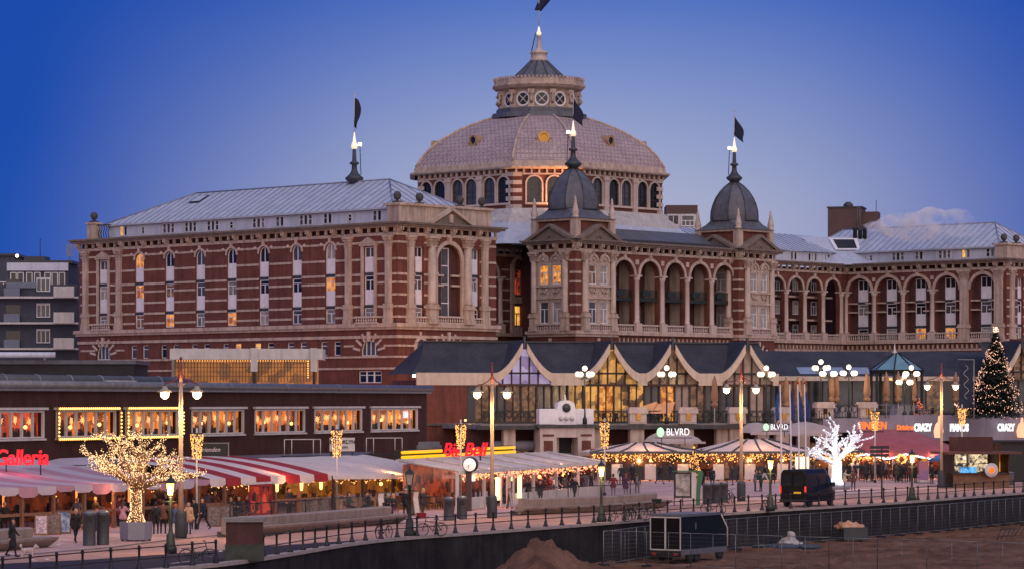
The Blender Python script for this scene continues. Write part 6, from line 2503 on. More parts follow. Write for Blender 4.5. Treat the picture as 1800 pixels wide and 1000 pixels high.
def terrace_set(px, D, k):
    z = TZ if px < 1440 else TZ + .5
    o = thing('terrace_table', 'dark terrace table with stacked chairs on the hotel terrace', 'table', (XD(px, D), D, z), rgt.uniform(0, 3), 'dark tables on the hotel terrace')
    MB().box(-.5, .5, -.5, .5, .72, .77).build('table_top', 'dark_wood', o)
    MB().tube([(0, 0, 0), (0, 0, .72)], .05, 6).build('leg', 'iron', o)
    for q in range(2):
        c = MB().box(-.22, .22, .6, 1.0, .44, .5)
        c.box(-.22, .22, .98, 1.04, .5, 1.0)
        for x in (-.2, .16):
            for y in (.62, .96):
                c.box(x, x + .04, y, y + .04, 0, .44)
        c.build('chair', 'iron', o).rotation_euler.z = q * math.pi + .4


for k, px in enumerate((1072, 1098, 1150, 1180, 1235, 1330, 1355, 1425, 1440, 1480, 1505, 1545, 1625, 1640)):
    terrace_set(px, 285 + rgt.uniform(0, 8) + (6 if px > 1440 else 0), k)


def conifer(name, label, loc, H_, R_, n, bulbs, mcol, mb_, seed, gar=7):
    rg = random.Random(seed)
    t = thing(name, label, 'Christmas tree', loc, 0)
    MB().tube([(0, 0, 0), (0, 0, H_ * .95)], [.16 * H_ / 8, .02], 7).build('trunk', 'dark_wood', t)
    cb = MB()
    for k in range(n):
        u_ = rg.random() ** .75
        z = H_ * (.04 + .93 * (1 - u_))
        tier = .85 + .22 * math.sin(z / H_ * 42)
        rr = R_ * (u_ ** .9) * tier * rg.uniform(.45, 1.06)
        a = rg.uniform(0, 2 * math.pi)
        p = Vector((rr * math.cos(a), rr * math.sin(a), z - .12 * rr))
        L_ = rg.uniform(.18, .42) * H_ / 8
        d = Vector((math.cos(a + rg.uniform(-.5, .5)), math.sin(a + rg.uniform(-.5, .5)), rg.uniform(-.45, .35))).normalized() * L_
        s_ = d.cross(Vector((0, 0, 1))).normalized() * L_ * .28
        cb.add([p - s_, p + s_, p + d + s_ * .3, p + d - s_ * .3, p + d * .5 + Vector((0, 0, L_ * .22))], [(0, 1, 2, 3), (0, 1, 4), (2, 3, 4)])
    o = cb.build('crown', mcol, t)
    lb = MB()
    for g in range(gar):                               # garlands wound round the crown
        z0 = H_ * (.05 + .82 * g / gar)
        a0 = rg.uniform(0, 6.28)
        for k in range(bulbs // gar):
            q = k / (bulbs // gar)
            a = a0 + q * 6.9
            z = z0 + H_ * .85 / gar * q + H_ * .05 * math.sin(q * 13 + g * 2) + rg.gauss(0, .018) * H_
            rr = R_ * max(.04, 1 - z / H_) ** .9 * rg.uniform(.8, 1.12)
            lb.octa((rr * math.cos(a), rr * math.sin(a), z), (.038 if H_ > 5 else .03) * rg.uniform(.7, 1.3))
    for k in range(26):
        lb.octa((rg.gauss(0, .12) * H_ / 8, rg.gauss(0, .12) * H_ / 8, H_ + rg.uniform(-.1, .3) * H_ / 8), .06 * H_ / 8)
    o = lb.build('fairy_lights', mb_, t)
    o['kind'] = 'stuff'
    return t


mat('fir', (.018, .035, .026), .8, .5, 4)
conifer('christmas_tree', 'tall dark Christmas tree wound with pinkish fairy lights on the upper terrace', (XD(1750, 291), 291, TZ + .5), 8.6, 3.0, 9000, 720, 'fir', mat('bulb_rose', (1, .8, .7), .3, 0, emit=(1, .50, .30), es=2.2, sample=False), 2, 10)
conifer('small_christmas_tree', 'small Christmas tree with orange lights beside the gazebo', (XD(1616, 300), 300, TZ + .5), 1.9, .85, 500, 140, 'fir', 'bulb_red', 3, 5)
conifer('small_christmas_tree', 'gold-lit Christmas tree between the two big club tents', (XD(1220, 268), 268, 0), 3.1, .8, 500, 260, 'fir', 'bulb_gold', 4, 6)
bq = thing('lit_shrub', 'low shrub with warm lights beside the dark banner on the upper terrace', 'shrub', (XD(1695, 292), 292, TZ + .5), 0)
cb = MB()
rg = random.Random(6)
for k in range(700):
    p = Vector((rg.gauss(0, .5), rg.gauss(0, .5), abs(rg.gauss(.9, .5))))
    d = Vector((rg.uniform(-1, 1), rg.uniform(-1, 1), rg.uniform(-.3, 1))).normalized() * .22
    s_ = d.cross(Vector((0, 0, 1))) * .4
    cb.add([p - s_, p + s_, p + d], [(0, 1, 2)])
cb.build('foliage', 'fir', bq)
MB().tube([(0, 0, 0), (0, 0, 1.2)], .06, 5).build('stem', 'dark_wood', bq)
icicles(bq, [(-1, -.3, 1.5), (0, -.6, 1.0), (.9, -.3, 1.7)], .6, 18, 'bulb_rose', .05, 9, 'fairy_lights')
bn = thing('tall_banner', 'tall dark blue banner with a white curl motif on a grey frame', 'banner', (XD(1712, 290), 290, TZ + .5), R(8))
MB().box(-.05, .05, -.05, .05, -.3, 5.8).build('pole', 'grey_metal', bn)
MB().box(-1.6, .05, -.04, .04, 5.72, 5.8).build('arm', 'grey_metal', bn)
MB().box(-1.5, -.12, -.02, .02, 1.0, 5.68).build('cloth', mat('navy', (.015, .022, .05), .8, .2, 2), bn)
mb = MB()
for k in range(40):
    t = k / 40
    f_ = lambda t: (-.85 + .22 * math.sin(t * 19) + .1 * t, -.05, 5.2 - 3.3 * t)
    mb.tube([f_(t), f_(t + .025)], .03, 4)
mb.build('curl_motif', 'offwhite', bn)

# ================================================================== LAMPS


def street_lamp(px, D, label, zt, half, first=[None]):
    o = thing('street_lamp', label, 'street lamp', (XD(px, D), D, 0), 0, 'tall twin-armed promenade lamps')
    MB().lathe([(.30, 0), (.32, .1), (.32, 1.25), (.26, 1.4), (.12, 1.5)], (0, 0), 14).build('base_sleeve', mat('sleeve', (.035, .04, .045), .6, .2, 2), o)
    MB().tube([(0, 0, 1.4), (0, 0, 3), (0, 0, zt - .4)], [.15, .13, .10], 10).build('pole', mat('lamp_pole', (.50, .34, .22), .55, .15, 2), o)
    MB().tube([(0, 0, zt - .4), (0, 0, zt + .5), (0, 0, zt + .8)], [.10, .07, .05], 8).build('pole_top', mat('lamp_red', (.22, .05, .05), .55, .2, 2), o)
    MB().ball((0, 0, zt + .85), .09, 8, 5).build('finial', MATS['lamp_red'], o)
    for sx in (-1, 1):
        arm = MB().tube([(0, 0, zt + .1), (sx * half * .25, 0, zt - .22), (sx * half * .6, 0, zt - .42), (sx * half, 0, zt - .48)], .04, 6)
        arm.tube([(0, 0, zt - .75), (sx * half * .2, 0, zt - .48), (sx * half * .45, 0, zt - .45)], .03, 5)
        arm.tube([(sx * half, 0, zt - .48), (sx * half, 0, zt - .66)], .05, 6)
        arm.build('arm', 'lamp_red', o)
        hd = MB().lathe([(.08, zt - .62), (.14, zt - .68), (.16, zt - .78), (.40, zt - .9), (.40, zt - .94), (.2, zt - .95)], (sx * half, 0), 14).build('lamp_shade', mat('shade', (.34, .30, .22), .5, .15, 2), o)
        MB().lathe([(.22, zt - .95), (.25, zt - 1.05), (.2, zt - 1.22), (.06, zt - 1.32)], (sx * half, 0), 12).build('glass_bowl', 'globe', hd)
        lamp_light(o, (sx * half, 0, zt - 1.75), 560, (1, .58, .24), .22)


street_lamp(318, 158, 'tall twin-armed lamp post beside the gold light tree', 8.75, .86)
street_lamp(865, 185, 'tall twin-armed lamp post in front of the bar terrace door', 8.8, .93)
street_lamp(1303, 217, 'tall twin-armed lamp post in front of the club tents', 9.2, 1.08)
street_lamp(1655, 250, 'tall twin-armed lamp post beside the snack kiosk', 9.6, 1.2)


def basket_pole(px, py, D, y0, y1, label, group='light-basket poles along the terraces'):
    o = thing('light_basket_pole', label, 'light pole', (XD(px, D), D, 0), 0, group)
    z0, z1 = ZD(y1, D), ZD(y0, D)
    MB().tube([(0, 0, 0), (0, 0, z1 + .35)], .06, 8).build('pole', 'offwhite', o)
    MB().lathe([(.13, 0), (.13, .25), (.07, .3)], (0, 0), 10).build('foot', 'iron', o)
    bk_ = MB()
    for k in range(10):
        a = 2 * math.pi * k / 10
        bk_.tube([(.22 * math.cos(a), .22 * math.sin(a), z0), (.36 * math.cos(a), .36 * math.sin(a), z1)], .015, 4)
    bk_.lathe([(.38, z1), (.38, z1 + .05)], (0, 0), 14)
    bk_.build('basket', 'iron', o)
    rg = random.Random(px)
    lb = MB()
    for k in range(260):
        t = rg.random()
        a = rg.uniform(0, 6.283)
        r = (.22 + .15 * t) * rg.uniform(.9, 1.08)
        lb.octa((r * math.cos(a), r * math.sin(a), z0 + (z1 - z0) * t), .035)
    oo = lb.build('fairy_lights', 'bulb_gold', o)
    oo['kind'] = 'stuff'
    lamp_light(o, (0, -.6, z0 + .3), 16, (1, .58, .24), .3)


basket_pole(346, 928, 170, 762, 806, 'pole with a tapered basket of lights beside the black name board')
basket_pole(592, 900, 195, 755, 803, 'pole with a basket of lights in front of the pale capitals board')
basket_pole(810, 893, 201, 746, 788, 'pole with a basket of lights in front of the red script sign')
basket_pole(1063, 871, 228, 742, 788, 'pole with a basket of lights between bar terrace and club tent')
basket_pole(1538, 845, 266, 723, 756, 'pole with a basket of lights in front of the orange capitals')
basket_pole(1691, 850, 262, 717, 748, 'pole with a basket of lights behind the kiosk')


def lantern(px, D, label, lit=True, hgt=3.5):
    o = thing('lantern_post', label, 'lantern', (XD(px, D), D, 0), 0, 'old-style lantern posts at the railing')
    MB().lathe([(.30, 0), (.30, .3), (.22, .4), (.2, .9), (.12, 1.0), (.09, 1.2), (.07, hgt - .85), (.14, hgt - .8), (.06, hgt - .7)], (0, 0), 10).build('post', 'green_iron', o)
    for sx in (-1, 1):
        MB().tube([(0, 0, hgt - 1.0), (sx * .3, 0, hgt - 1.0)], .025, 5).build('ladder_bar', 'green_iron', o)
    lr = MB()
    for k in range(4):
        a = R(45 + 90 * k)
        lr.tube([(.17 * math.cos(a), .17 * math.sin(a), hgt - .7), (.3 * math.cos(a), .3 * math.sin(a), hgt - .12)], .02, 4)
    lr.loft([[(r * math.cos(R(45 + 90 * k)), r * math.sin(R(45 + 90 * k)), z) for k in range(4)] for r, z in ((.36, hgt - .12), (.28, hgt), (.1, hgt + .14), (.05, hgt + .3))], 0, True, True, True)
    lr.build('lantern_frame', 'green_iron', o)
    g = MB().loft([[(r * math.cos(R(45 + 90 * k)), r * math.sin(R(45 + 90 * k)), z) for k in range(4)] for r, z in ((.16, hgt - .68), (.28, hgt - .13))], 0, True, True, True)
    g.build('lantern_glass', mat('lantern_lit', (1, .8, .5), .3, 0, emit=(1, .40, .05), es=1.7) if lit else mat('lantern_off', (.45, .40, .34), .25, .1, 2), o)
    if lit:
        lamp_light(o, (0, -.5, hgt - .9), 190, (1, .55, .20), .2)


lantern(300, 142, 'lit old-style lantern post beside the gold light tree', True)
lantern(720, 159.5, 'unlit old-style lantern post in front of the cream awning', False)
lantern(1057, 178, 'lit old-style lantern post at the end of the bar terrace', True)
lantern(1354, 197, 'lit old-style lantern post behind the black van', True)
lantern(1603, 217, 'lit old-style lantern post in front of the rose tent', True)


def candelabra(px, py, D, label, n=3, rise=.75):
    z = TZ if px < 1440 else TZ + .5
    h = ZD(py, D) - z
    o = thing('globe_lamp', label, 'street lamp', (XD(px, D), D, z), R(8), 'globe candelabra on the hotel terrace')
    MB().lathe([(.22, 0), (.22, .5), (.1, .7), (.07, 1.2), (.055, h), (.1, h + .05), (.05, h + .3)], (0, 0), 9).build('post', 'green_iron', o)
    pts = [(0, 0, h + rise)] + [(.78 * math.cos(2 * math.pi * k / 4 + .35), .78 * math.sin(2 * math.pi * k / 4 + .35), h + .15) for k in range(4)]
    for p in pts:
        MB().tube([(0, 0, h - .1), (p[0] * .6, p[1] * .6, h - .35 if p[0] else h), (p[0], p[1], p[2] - .25)], .035, 5).build('arm', 'green_iron', o)
        MB().ball(p, .255, 12, 8).build('globe', mat('globe_big', (1, 1, 1), .3, 0, emit=(1.0, .74, .42), es=1.9), o)
    lamp_light(o, (0, -1.0, h - .45), 140, (1, .72, .42), .4)


candelabra(1028, 660, 279.5, 'white globe candelabra above the stone portal', rise=.7)
candelabra(1172, 660, 283, 'white globe candelabra in front of the middle pavilion gables')
candelabra(1347, 660, 288, 'white globe candelabra at the right end of the swooping pavilion')
candelabra(1443, 649, 292, 'white globe candelabra, higher one of the close pair by the hall')
candelabra(1456, 659, 290, 'white globe candelabra, lower one of the close pair by the hall')
candelabra(1492, 658, 293, 'white globe candelabra between the close pair and the gazebo')
candelabra(1602, 659, 298, 'white globe candelabra right behind the gazebo front')
candelabra(1590, 674, 294, 'white globe candelabra standing lower in front of the gazebo')

# clock
ck = thing('street_clock', 'round white street clock in a dark drum on a brown post', 'clock', (XD(824, 197), 197, 0), R(-12))
MB().box(-.17, .17, -.17, .17, 0, 2.6).build('post', mat('clock_post', (.06, .035, .035), .6, .2, 2), ck)
cl = MB().lathe([(.44, -.25), (.5, -.22), (.5, .25), (.44, .28)], (0, 0), 24).build('drum', 'black', ck)
cl.matrix_local = T(.12, 0, 3.1) @ UPR
f_ = MB().lathe([(.43, 0), (.43, .03)], (0, 0), 24).build('clock_face', mat('clock_face', (.9, .8, .74), .4, 0, emit=(1, .80, .68), es=.75), ck)
f_.matrix_local = T(.12, -.29, 3.1) @ UPR
for a, l_ in ((200, .36), (235, .26)):
    MB().tube([(.12, -.335, 3.1), (.12 + l_ * math.sin(R(a)), -.335, 3.1 + l_ * math.cos(R(a)))], .018, 4).build('hand', 'black', ck)

# ================================================================== LIT TREES


def light_tree(name, label, loc, H_, spread, trunk_r, bulb_m, bark, seed, n_main, per_m, br, depth=3, up=.55, fat=1.0, cat='light tree'):
    rg = random.Random(seed)
    t = thing(name, label, cat, loc, 0)
    tb, cbm, lb = MB(), MB(), MB()
    segs = []

    def grow(p, d, L_, r, lev):
        n = 4
        pts = [p.copy()]
        for k in range(n):
            d = (d + Vector((rg.gauss(0, .16), rg.gauss(0, .16), rg.gauss(.03, .12)))).normalized()
            p = p + d * L_ / n
            pts.append(p.copy())
            if lev < depth and k >= 1:
                for _ in range(rg.choice((1, 1, 2))):
                    a = rg.uniform(0, 6.28)
                    sd = (d * .75 + Vector((math.cos(a), math.sin(a), rg.uniform(-.25, .5))) * .75).normalized()
                    grow(p, sd, L_ * rg.uniform(.42, .62), r * .5, lev + 1)
        cbm.tube(pts, [max(.012, r * (1 - .7 * k / n)) for k in range(n + 1)], 5)
        segs.append((pts, r))

    th = H_ * .36
    tb.tube([(0, 0, 0), (0, 0, .25), (.04, 0, th * .55), (0, .02, th)], [trunk_r * 1.8, trunk_r * 1.15, trunk_r, trunk_r * 1.05], 9)
    for k in range(n_main):
        a = 2 * math.pi * k / n_main + rg.uniform(-.3, .3)
        e = rg.uniform(.25, 1.0)
        d = Vector((math.cos(a) * spread, math.sin(a) * spread, up + e)).normalized()
        grow(Vector((0, 0, th * rg.uniform(.8, 1.02))), d, H_ * .46 * rg.uniform(.85, 1.15), trunk_r * .5, 1)
    grow(Vector((0, 0, th)), Vector((0, 0, 1)), H_ * .5, trunk_r * .55, 1)
    tb.build('trunk', bark, t)
    cbm.build('crown', bark, t)
    for pts, r in segs:
        for p, q in zip(pts, pts[1:]):
            for _ in range(max(1, int((q - p).length * per_m))):
                c = p.lerp(q, rg.random()) + Vector((rg.gauss(0, 1), rg.gauss(0, 1), rg.gauss(0, 1))) * (r * .5 + .035) * fat
                lb.octa(c, br * rg.uniform(.6, 1.25))
    for _ in range(int(th * per_m * 12)):
        a = rg.uniform(0, 6.28)
        z = rg.uniform(0, 1) ** 1.2 * th
        r = (trunk_r * 1.1 + max(0, .5 - z) * trunk_r * 1.6) + .02
        lb.octa((r * math.cos(a), r * math.sin(a), z), br * rg.uniform(.6, 1.2))
    o = lb.build('fairy_lights', bulb_m, t)
    o['kind'] = 'stuff'
    return t


gt = light_tree('light_tree', 'bare tree wrapped in gold fairy lights in a grey planter', (XD(239, 155), 155, 1.0), 4.75, 1.12, .25, mat('bulb_pale', (.1, .08, .04), .3, 0, emit=(1.0, .60, .28), es=3.0, sample=False), 'wood', 12, 10, 27, .0205, 3, .3)
lamp_light(gt, (0, -1.6, 2.6), 130, (1, .62, .28), .8)
pg = thing('tree_planter', 'grey six-sided planter under the gold light tree', 'planter', (XD(239, 155), 155, 0), R(8))
hx = lambda r, z: [(r * math.cos(R(60 * i)), r * math.sin(R(60 * i)), z) for i in range(6)]
MB().loft([hx(.82, .08), hx(.86, 1.0), hx(.74, 1.0), hx(.74, .85)], 0, True, True, True).build('box', mat('planter_grey', (.22, .22, .26), .6, .12, 1.5), pg)
for i in range(6):
    p = hx(.7, 0)[i]
    MB().box(p[0] - .08, p[0] + .08, p[1] - .08, p[1] + .08, 0, .1).build('foot', 'iron', pg)
wt = light_tree('light_tree', 'glaring white light tree with stubby frosted branches behind the van', (XD(1471, 246), 246, .35), 5.7, 1.1, .34, mat('bulb_white_dense', (1, 1, 1), .3, 0, emit=(.94, .96, 1), es=1.3, sample=False), 'white', 5, 11, 34, .031, 2, .3, .6)
lamp_light(wt, (0, -1.6, 2.6), 260, (.9, .93, 1), .9)
pw_ = thing('tree_planter', 'low round grey planter under the white light tree', 'planter', (XD(1471, 246), 246, 0), 0)
MB().lathe([(1.05, 0), (1.2, .34), (1.05, .36), (1.0, .28)], (0, 0), 16).build('bowl', 'planter_grey', pw_)

# ================================================================== RAILING, PIER, BENCHES
rail = thing('promenade_railing', 'black iron promenade railing with ball-topped posts along the sea wall', 'railing', (0, 0, 0), 0)
pm_ = MB()
pm_.lathe([(.15, .05), (.15, .12), (.1, .2), (.08, .35), (.055, .4), (.05, .92), (.075, .95), (.05, 1.0), (.075, 1.05), (.06, 1.11), (.01, 1.13)], (0, 0), 8)
pm_ = pm_.mesh('post', 'iron')
fine = catmull(EDGE, 1.85)
prev = None
for i, p in enumerate(fine):
    if p.y < 95 or p.y > 262:
        continue
    a, b = fine[max(0, i - 1)], fine[min(len(fine) - 1, i + 1)]
    t = (b - a).normalized()
    q = p + Vector((-t.y, t.x)) * .14
    if 133.6 < q.y < 136.9:
        prev = None
        continue
    put('post', pm_, rail, T(q.x, q.y, 0))
    if prev is not None:
        for z in (.52, 1.0):
            MB().tube([(prev.x, prev.y, z), (q.x, q.y, z)], .028, 6).build('rail', 'iron', rail)
    prev = q
pr = thing('brick_pier', 'square dark brick pier with a stone cap in the railing line', 'pier', (XD(427, 135.3), 136.2, 0), R(4))
MB().box(-.88, .88, -.8, .8, 0, .75).build('plinth', mat('mossy', (.05, .055, .045), .85, .35, 1.5, .3), pr)
MB().box(-.84, .84, -.76, .76, .75, 1.78).build('shaft', 'brick_dark', pr)
MB().box(-.95, .95, -.88, .88, 1.78, 1.95).build('cap', 'concrete', pr)


def long_bench(pts, label, seed, glass=True):
    """long curved concrete seat with a raised back wall, and a glass windbreak behind"""
    c = catmull(pts, .6)
    o = thing('stone_bench', label, 'bench', (c[0].x, c[0].y, 0), 0)
    org = c[0]

    def ring(prof, i):
        a, b = c[max(0, i - 1)], c[min(len(c) - 1, i + 1)]
        t = (b - a).normalized()
        n = Vector((-t.y, t.x))
        return [((c[i] + n * d - org).x, (c[i] + n * d - org).y, z) for d, z in prof]
    seat = [(-.55, .40), (-.6, .52), (.35, .55), (.35, .1), (-.05, .05)]
    back = [(.05, .55), (-.02, .98), (.12, 1.04), (.75, 1.04), (.75, .3), (.4, .3)]
    MB().loft([ring(seat, i) for i in range(len(c))], 0, True, True, True).build('seat', mat('bench_stone', (.30, .235, .205), .8, .2, 1.4, .2, streak=.3), o)
    MB().loft([ring(back, i) for i in range(1, len(c) - 2)], 0, True, True, True).build('back', 'bench_stone', o)
    MB().loft([ring([(.05, 0), (.05, .12), (.6, .3), (.6, 0)], i) for i in range(len(c))], 0, True, True, True).build('plinth', 'concrete_dark', o)
    if glass:
        g = [ring([(.62, 1.04), (.62, 1.72)], i) for i in range(2, len(c) - 4)]
        MB().loft(g, 0, False).build('glass_screen', mat('screen_glass', (.10, .11, .12), .1, 0, alpha=.28), o)
        for i in range(2, len(c) - 3, 5):
            p = ring([(.62, 1.04)], i)[0]
            MB().tube([p, (p[0], p[1], 1.78)], .035, 5).build('screen_post', 'iron', o)
        MB().tube([r[1] for r in g], .03, 5).build('screen_rail', 'iron', o)


gp = lambda x, y: G(x, y).xy
long_bench([gp(398, 944), gp(520, 935), gp(610, 927), gp(706, 918)], 'long curved stone bench with a glass windbreak in front of the cream awning', 1)
long_bench([gp(912, 905), gp(990, 902), gp(1080, 898), gp(1168, 891)], 'long curved stone bench with a glass windbreak in front of the bar terrace', 2)
long_bench([gp(-60, 975), gp(0, 968), gp(92, 960)], 'stone bench end beside the dog walker', 3, False)

# bins, boards, ad column, sign posts


def waste_column(px, py, label, h=1.6, r=.33):
    o = thing('waste_column', label, 'bin', G(px, py), 0, 'tall grey waste columns on the promenade')
    MB().lathe([(r, 0), (r, .04), (r * .98, .06), (r * .98, h - .1), (r * 1.05, h - .08), (r * 1.05, h)], (0, 0), 16).build('drum', mat('bin_grey', (.055, .058, .065), .5, .15, 1.5), o)
    MB().lathe([(r * 1.0, h), (r * .9, h + .1), (r * .3, h + .16)], (0, 0), 16).build('lid', 'grey_metal', o)
    MB().box(-r * .5, r * .5, -r * 1.04, -r * .9, h - .4, h - .22).build('slot', 'black', o)


waste_column(157, 958, 'grey waste column left of the gold tree, further from its planter')
waste_column(181, 957, 'grey waste column left of the gold tree, nearer its planter')
waste_column(789, 914, 'grey waste column before the bar terrace, further from the clock post', 1.3)
waste_column(812, 912, 'grey waste column before the bar terrace, beside the clock post', 1.3)
waste_column(1243, 885, 'grey waste column beside the green advertising frame', 1.35)
waste_column(1258, 884, 'middle one of the three grey waste columns', 1.35)
waste_column(1272, 882, 'grey waste column with a bicycle leaning on it', 1.35)
adp = thing('advertising_frame', 'green-framed advertising panel with a black and white poster', 'advertising panel', (*gp(1200, 888), 0), R(6))
AL = .96
MB().box(-.62, .62, -.06, .06, .55, 2.35).build('poster_case', 'black', adp)
MB().box(-.5, .5, -.075, -.062, .68, 2.22).build('poster', mat('poster_bw', (.02, .02, .02), .4, 0, 2.2, col2=(.55, .5, .47)), adp)
for x in (-.6, .0):
    MB().box(x - .03, x + .03, -.03, .03, 0, .55).build('leg', 'iron', adp)
MB().box(.62, .95, -.05, .05, .1, 2.35).build('back_panel', 'offwhite', adp)
mb = MB().prism([(.95, 0), (1.2, 0), (1.25, 1.2), (1.45, 2.2), (1.4, 2.45), (-.7, 2.45), (-.7, 2.38), (1.1, 2.36), (1.0, 1.2)], -.12, .12)
mb.build('green_frame', mat('green_paint', (.03, .14, .06), .45, .15, 2), adp)


def a_board(px, py, label, art, rz=0.0, h=1.15, w=.75, group='menu boards on the promenade'):
    o = thing('menu_board', label, 'sign board', G(px, py), rz, group)
    t = .16
    for sy in (-1, 1):
        M_ = Matrix.Rotation(sy * t, 4, 'X')
        f = MB(T(0, sy * .18, 0) @ Matrix.Rotation(sy * t, 4, 'X'))
        for a, b, c_, d_ in ((-w / 2, -w / 2 + .07, 0, h), (w / 2 - .07, w / 2, 0, h), (-w / 2 + .07, w / 2 - .07, 0, .1), (-w / 2 + .07, w / 2 - .07, h - .08, h)):
            f.box(a, b, -.02, .02, c_, d_)
        f.build('frame', 'wood', o)
        MB(T(0, sy * .18, 0) @ M_).box(-w / 2 + .07, w / 2 - .07, -.01, .01, .1, h - .08).build('board', art, o)


chalk = mat('chalk', (.04, .032, .032), .8, 0, 9, col2=(.30, .24, .22))
colr = mat('menu_colour', (.08, .05, .12), .6, 0, 7, col2=(.75, .62, .66))
bluep = mat('menu_blue', (.03, .05, .14), .6, 0, 4, col2=(.42, .55, .75))
a_board(73, 940, 'menu board with round white pictures under the striped marquee', colr, .1)
a_board(95, 939, 'black menu board with small white writing under the striped marquee', chalk, .0)
a_board(112, 937, 'blue picture board beside the man in black', bluep, .1, 1.3, .8)
a_board(376, 925, 'wood-framed chalkboard at the bend of the stone bench, left of its twin', chalk, .15, 1.3)
a_board(398, 924, 'wood-framed chalkboard at the bend of the stone bench, right of its twin', chalk, .15, 1.3)
a_board(530, 905, 'wood-framed menu board, nearest the red doors of three in a row', chalk, .2)
a_board(549, 904, 'wood-framed menu board, middle of three in a row', chalk, .2)
a_board(568, 903, 'wood-framed menu board, furthest from the red doors of three in a row', chalk, .2)
a_board(669, 905, 'pale triangular menu board behind the woman with teal hair', 'offwhite', .9, 1.5, .7)
a_board(730, 905, 'pale menu board beside the unlit lantern', 'offwhite', 1.0, 1.6, .7)
a_board(896, 893, 'white open easel standing in the bar terrace doorway', 'offwhite', 1.3, 1.4, .5)
pb = thing('poster_stand', 'tall colourful picture stand with an orange and blue print', 'sign board', G(1623, 849), R(4))
MB().box(-.42, .42, -.05, .05, .3, 1.95).build('picture', mat('print', (.55, .14, .05), .5, 0, 1.3, col2=(.10, .16, .45)), pb)
MB().box(-.1, .45, -.05, .05, 1.95, 2.25).build('yellow_tab', mat('yellow_print', (.7, .42, .02), .5, .1, 2), pb)
MB().box(-.6, .6, -.35, .35, 0, .1).build('foot', 'grey_metal', pb)
MB().box(-.3, .3, -.06, .06, .1, .3).build('neck', 'offwhite', pb)
sp2 = thing('direction_post', 'dark signpost with three finger boards before the rose tent', 'signpost', G(1550, 876), R(4))
MB().tube([(0, 0, 0), (0, 0, 4.0)], .06, 7).build('post', 'iron', sp2)
for z in (3.75, 3.45, 3.15):
    MB().box(-.9, .55, -.03, .03, z, z + .22).build('finger_board', mat('sign_navy', (.012, .014, .03), .5, .1, 2), sp2)
# flagpoles
fm_ = MB()
for k, (px, m, lb) in enumerate(((1372, 'sky', 'flagpole with a bright blue limp flag, first of four'), (1389, 'navy', 'white flagpole with a dark patterned flag, second of four'),
                                 (1403, 'navy', 'white flagpole with a dark blue flag, third of four'), (1415, 'navy', 'white flagpole with a dark flag, nearest the white light tree'))):
    D = 236 + k * 1.2
    o = thing('flagpole', lb, 'flagpole', (XD(px + 2, D), D, 0), R(20), 'four white flagpoles')
    MB().tube([(0, 0, 0), (-.05, 0, 4.5), (-.14, 0, 8.7)], [.085, .075, .045], 8).build('pole', 'white', o)
    MB().ball((-.14, 0, 8.78), .1, 8, 5).build('cap', 'canvas_red', o)
    rows = []
    for i in range(10):
        t = i / 9
        rows.append([(-.14 + (.06 + .4 * q * (.4 + .6 * math.sin(t * 2.6))) * (-1 if k == 0 else 1), .14 * math.sin(q * 9 + t * 3), 8.2 - 2.3 * t - .3 * q) for q in (0, .25, .5, .75, 1)])
    fo = MB().loft(rows, 0, False, smooth=True).build('flag', mat('flag_sky', (.015, .09, .30), .8, .2, 3) if m == 'sky' else mat('flag_navy', (.012, .02, .10), .8, 0, 3, col2=(.06, .09, .26)), o)
    fo.modifiers.new('cloth', 'SOLIDIFY').thickness = .02
# ================================================================== PEOPLE
def capsule(mb, a, b, r0, r1, n=10):
    a, b = Vector(a), Vector(b)
    d = b - a
    L_ = d.length
    if L_ < 1e-5:
        d, L_ = Vector((0, 0, 1)), 1e-4
    t = d.normalized()
    pts, rs_ = [], []
    for k in (-1, -.85, -.5, 0):
        pts.append(a + t * r0 * k)
        rs_.append(max(.0015, r0 * math.sqrt(1 - k * k)))
    for k in (0, .5, .85, 1):
        pts.append(b + t * r1 * k)
        rs_.append(max(.0015, r1 * math.sqrt(1 - k * k)))
    x = t.cross(Vector((0, 0, 1)) if abs(t.z) < .9 else Vector((1, 0, 0))).normalized()
    y = t.cross(x)
    mb.loft([[p + (x * math.cos(2 * math.pi * k / n) + y * math.sin(2 * math.pi * k / n)) * r for k in range(n)] for p, r in zip(pts, rs_)], 0, True, True, True)


def remeshed(name, prims, voxel, nmat, smooth=6):
    """one continuous skin over tapered limbs; each face takes the material of the limb it belongs to"""
    mb = MB()
    for a, b, r0, r1, g in prims:
        capsule(mb, a, b, r0, r1)
    me = mb.mesh(name, [])
    o = bpy.data.objects.new(name, me)
    COL.objects.link(o)
    m = o.modifiers.new('skin', 'REMESH')
    m.mode = 'VOXEL'
    m.voxel_size = voxel
    s = o.modifiers.new('smooth', 'SMOOTH')
    s.iterations = smooth
    s.factor = .5
    bpy.context.view_layer.update()
    out = bpy.data.meshes.new_from_object(o.evaluated_get(bpy.context.evaluated_depsgraph_get()))
    bpy.data.objects.remove(o)
    out.name = name
    nf = len(out.polygons)
    ce = np.empty(nf * 3)
    out.polygons.foreach_get('center', ce)
    ce = ce.reshape(-1, 3)
    best = np.full(nf, 1e9)
    mi = np.zeros(nf, dtype=np.int32)
    for a, b, r0, r1, g in prims:
        a, b = np.array(a, float), np.array(b, float)
        d = b - a
        t = np.clip(((ce - a) @ d) / max(1e-9, d @ d), 0, 1)
        ds = np.linalg.norm(ce - (a + t[:, None] * d), axis=1) - (r0 + (r1 - r0) * t)
        w = ds < best
        best[w] = ds[w]
        mi[w] = g
    out.materials.clear()
    for k in range(nmat):
        out.materials.append(MATS['black'])
    out.polygons.foreach_set('material_index', mi)
    out.polygons.foreach_set('use_smooth', [True] * nf)
    return out


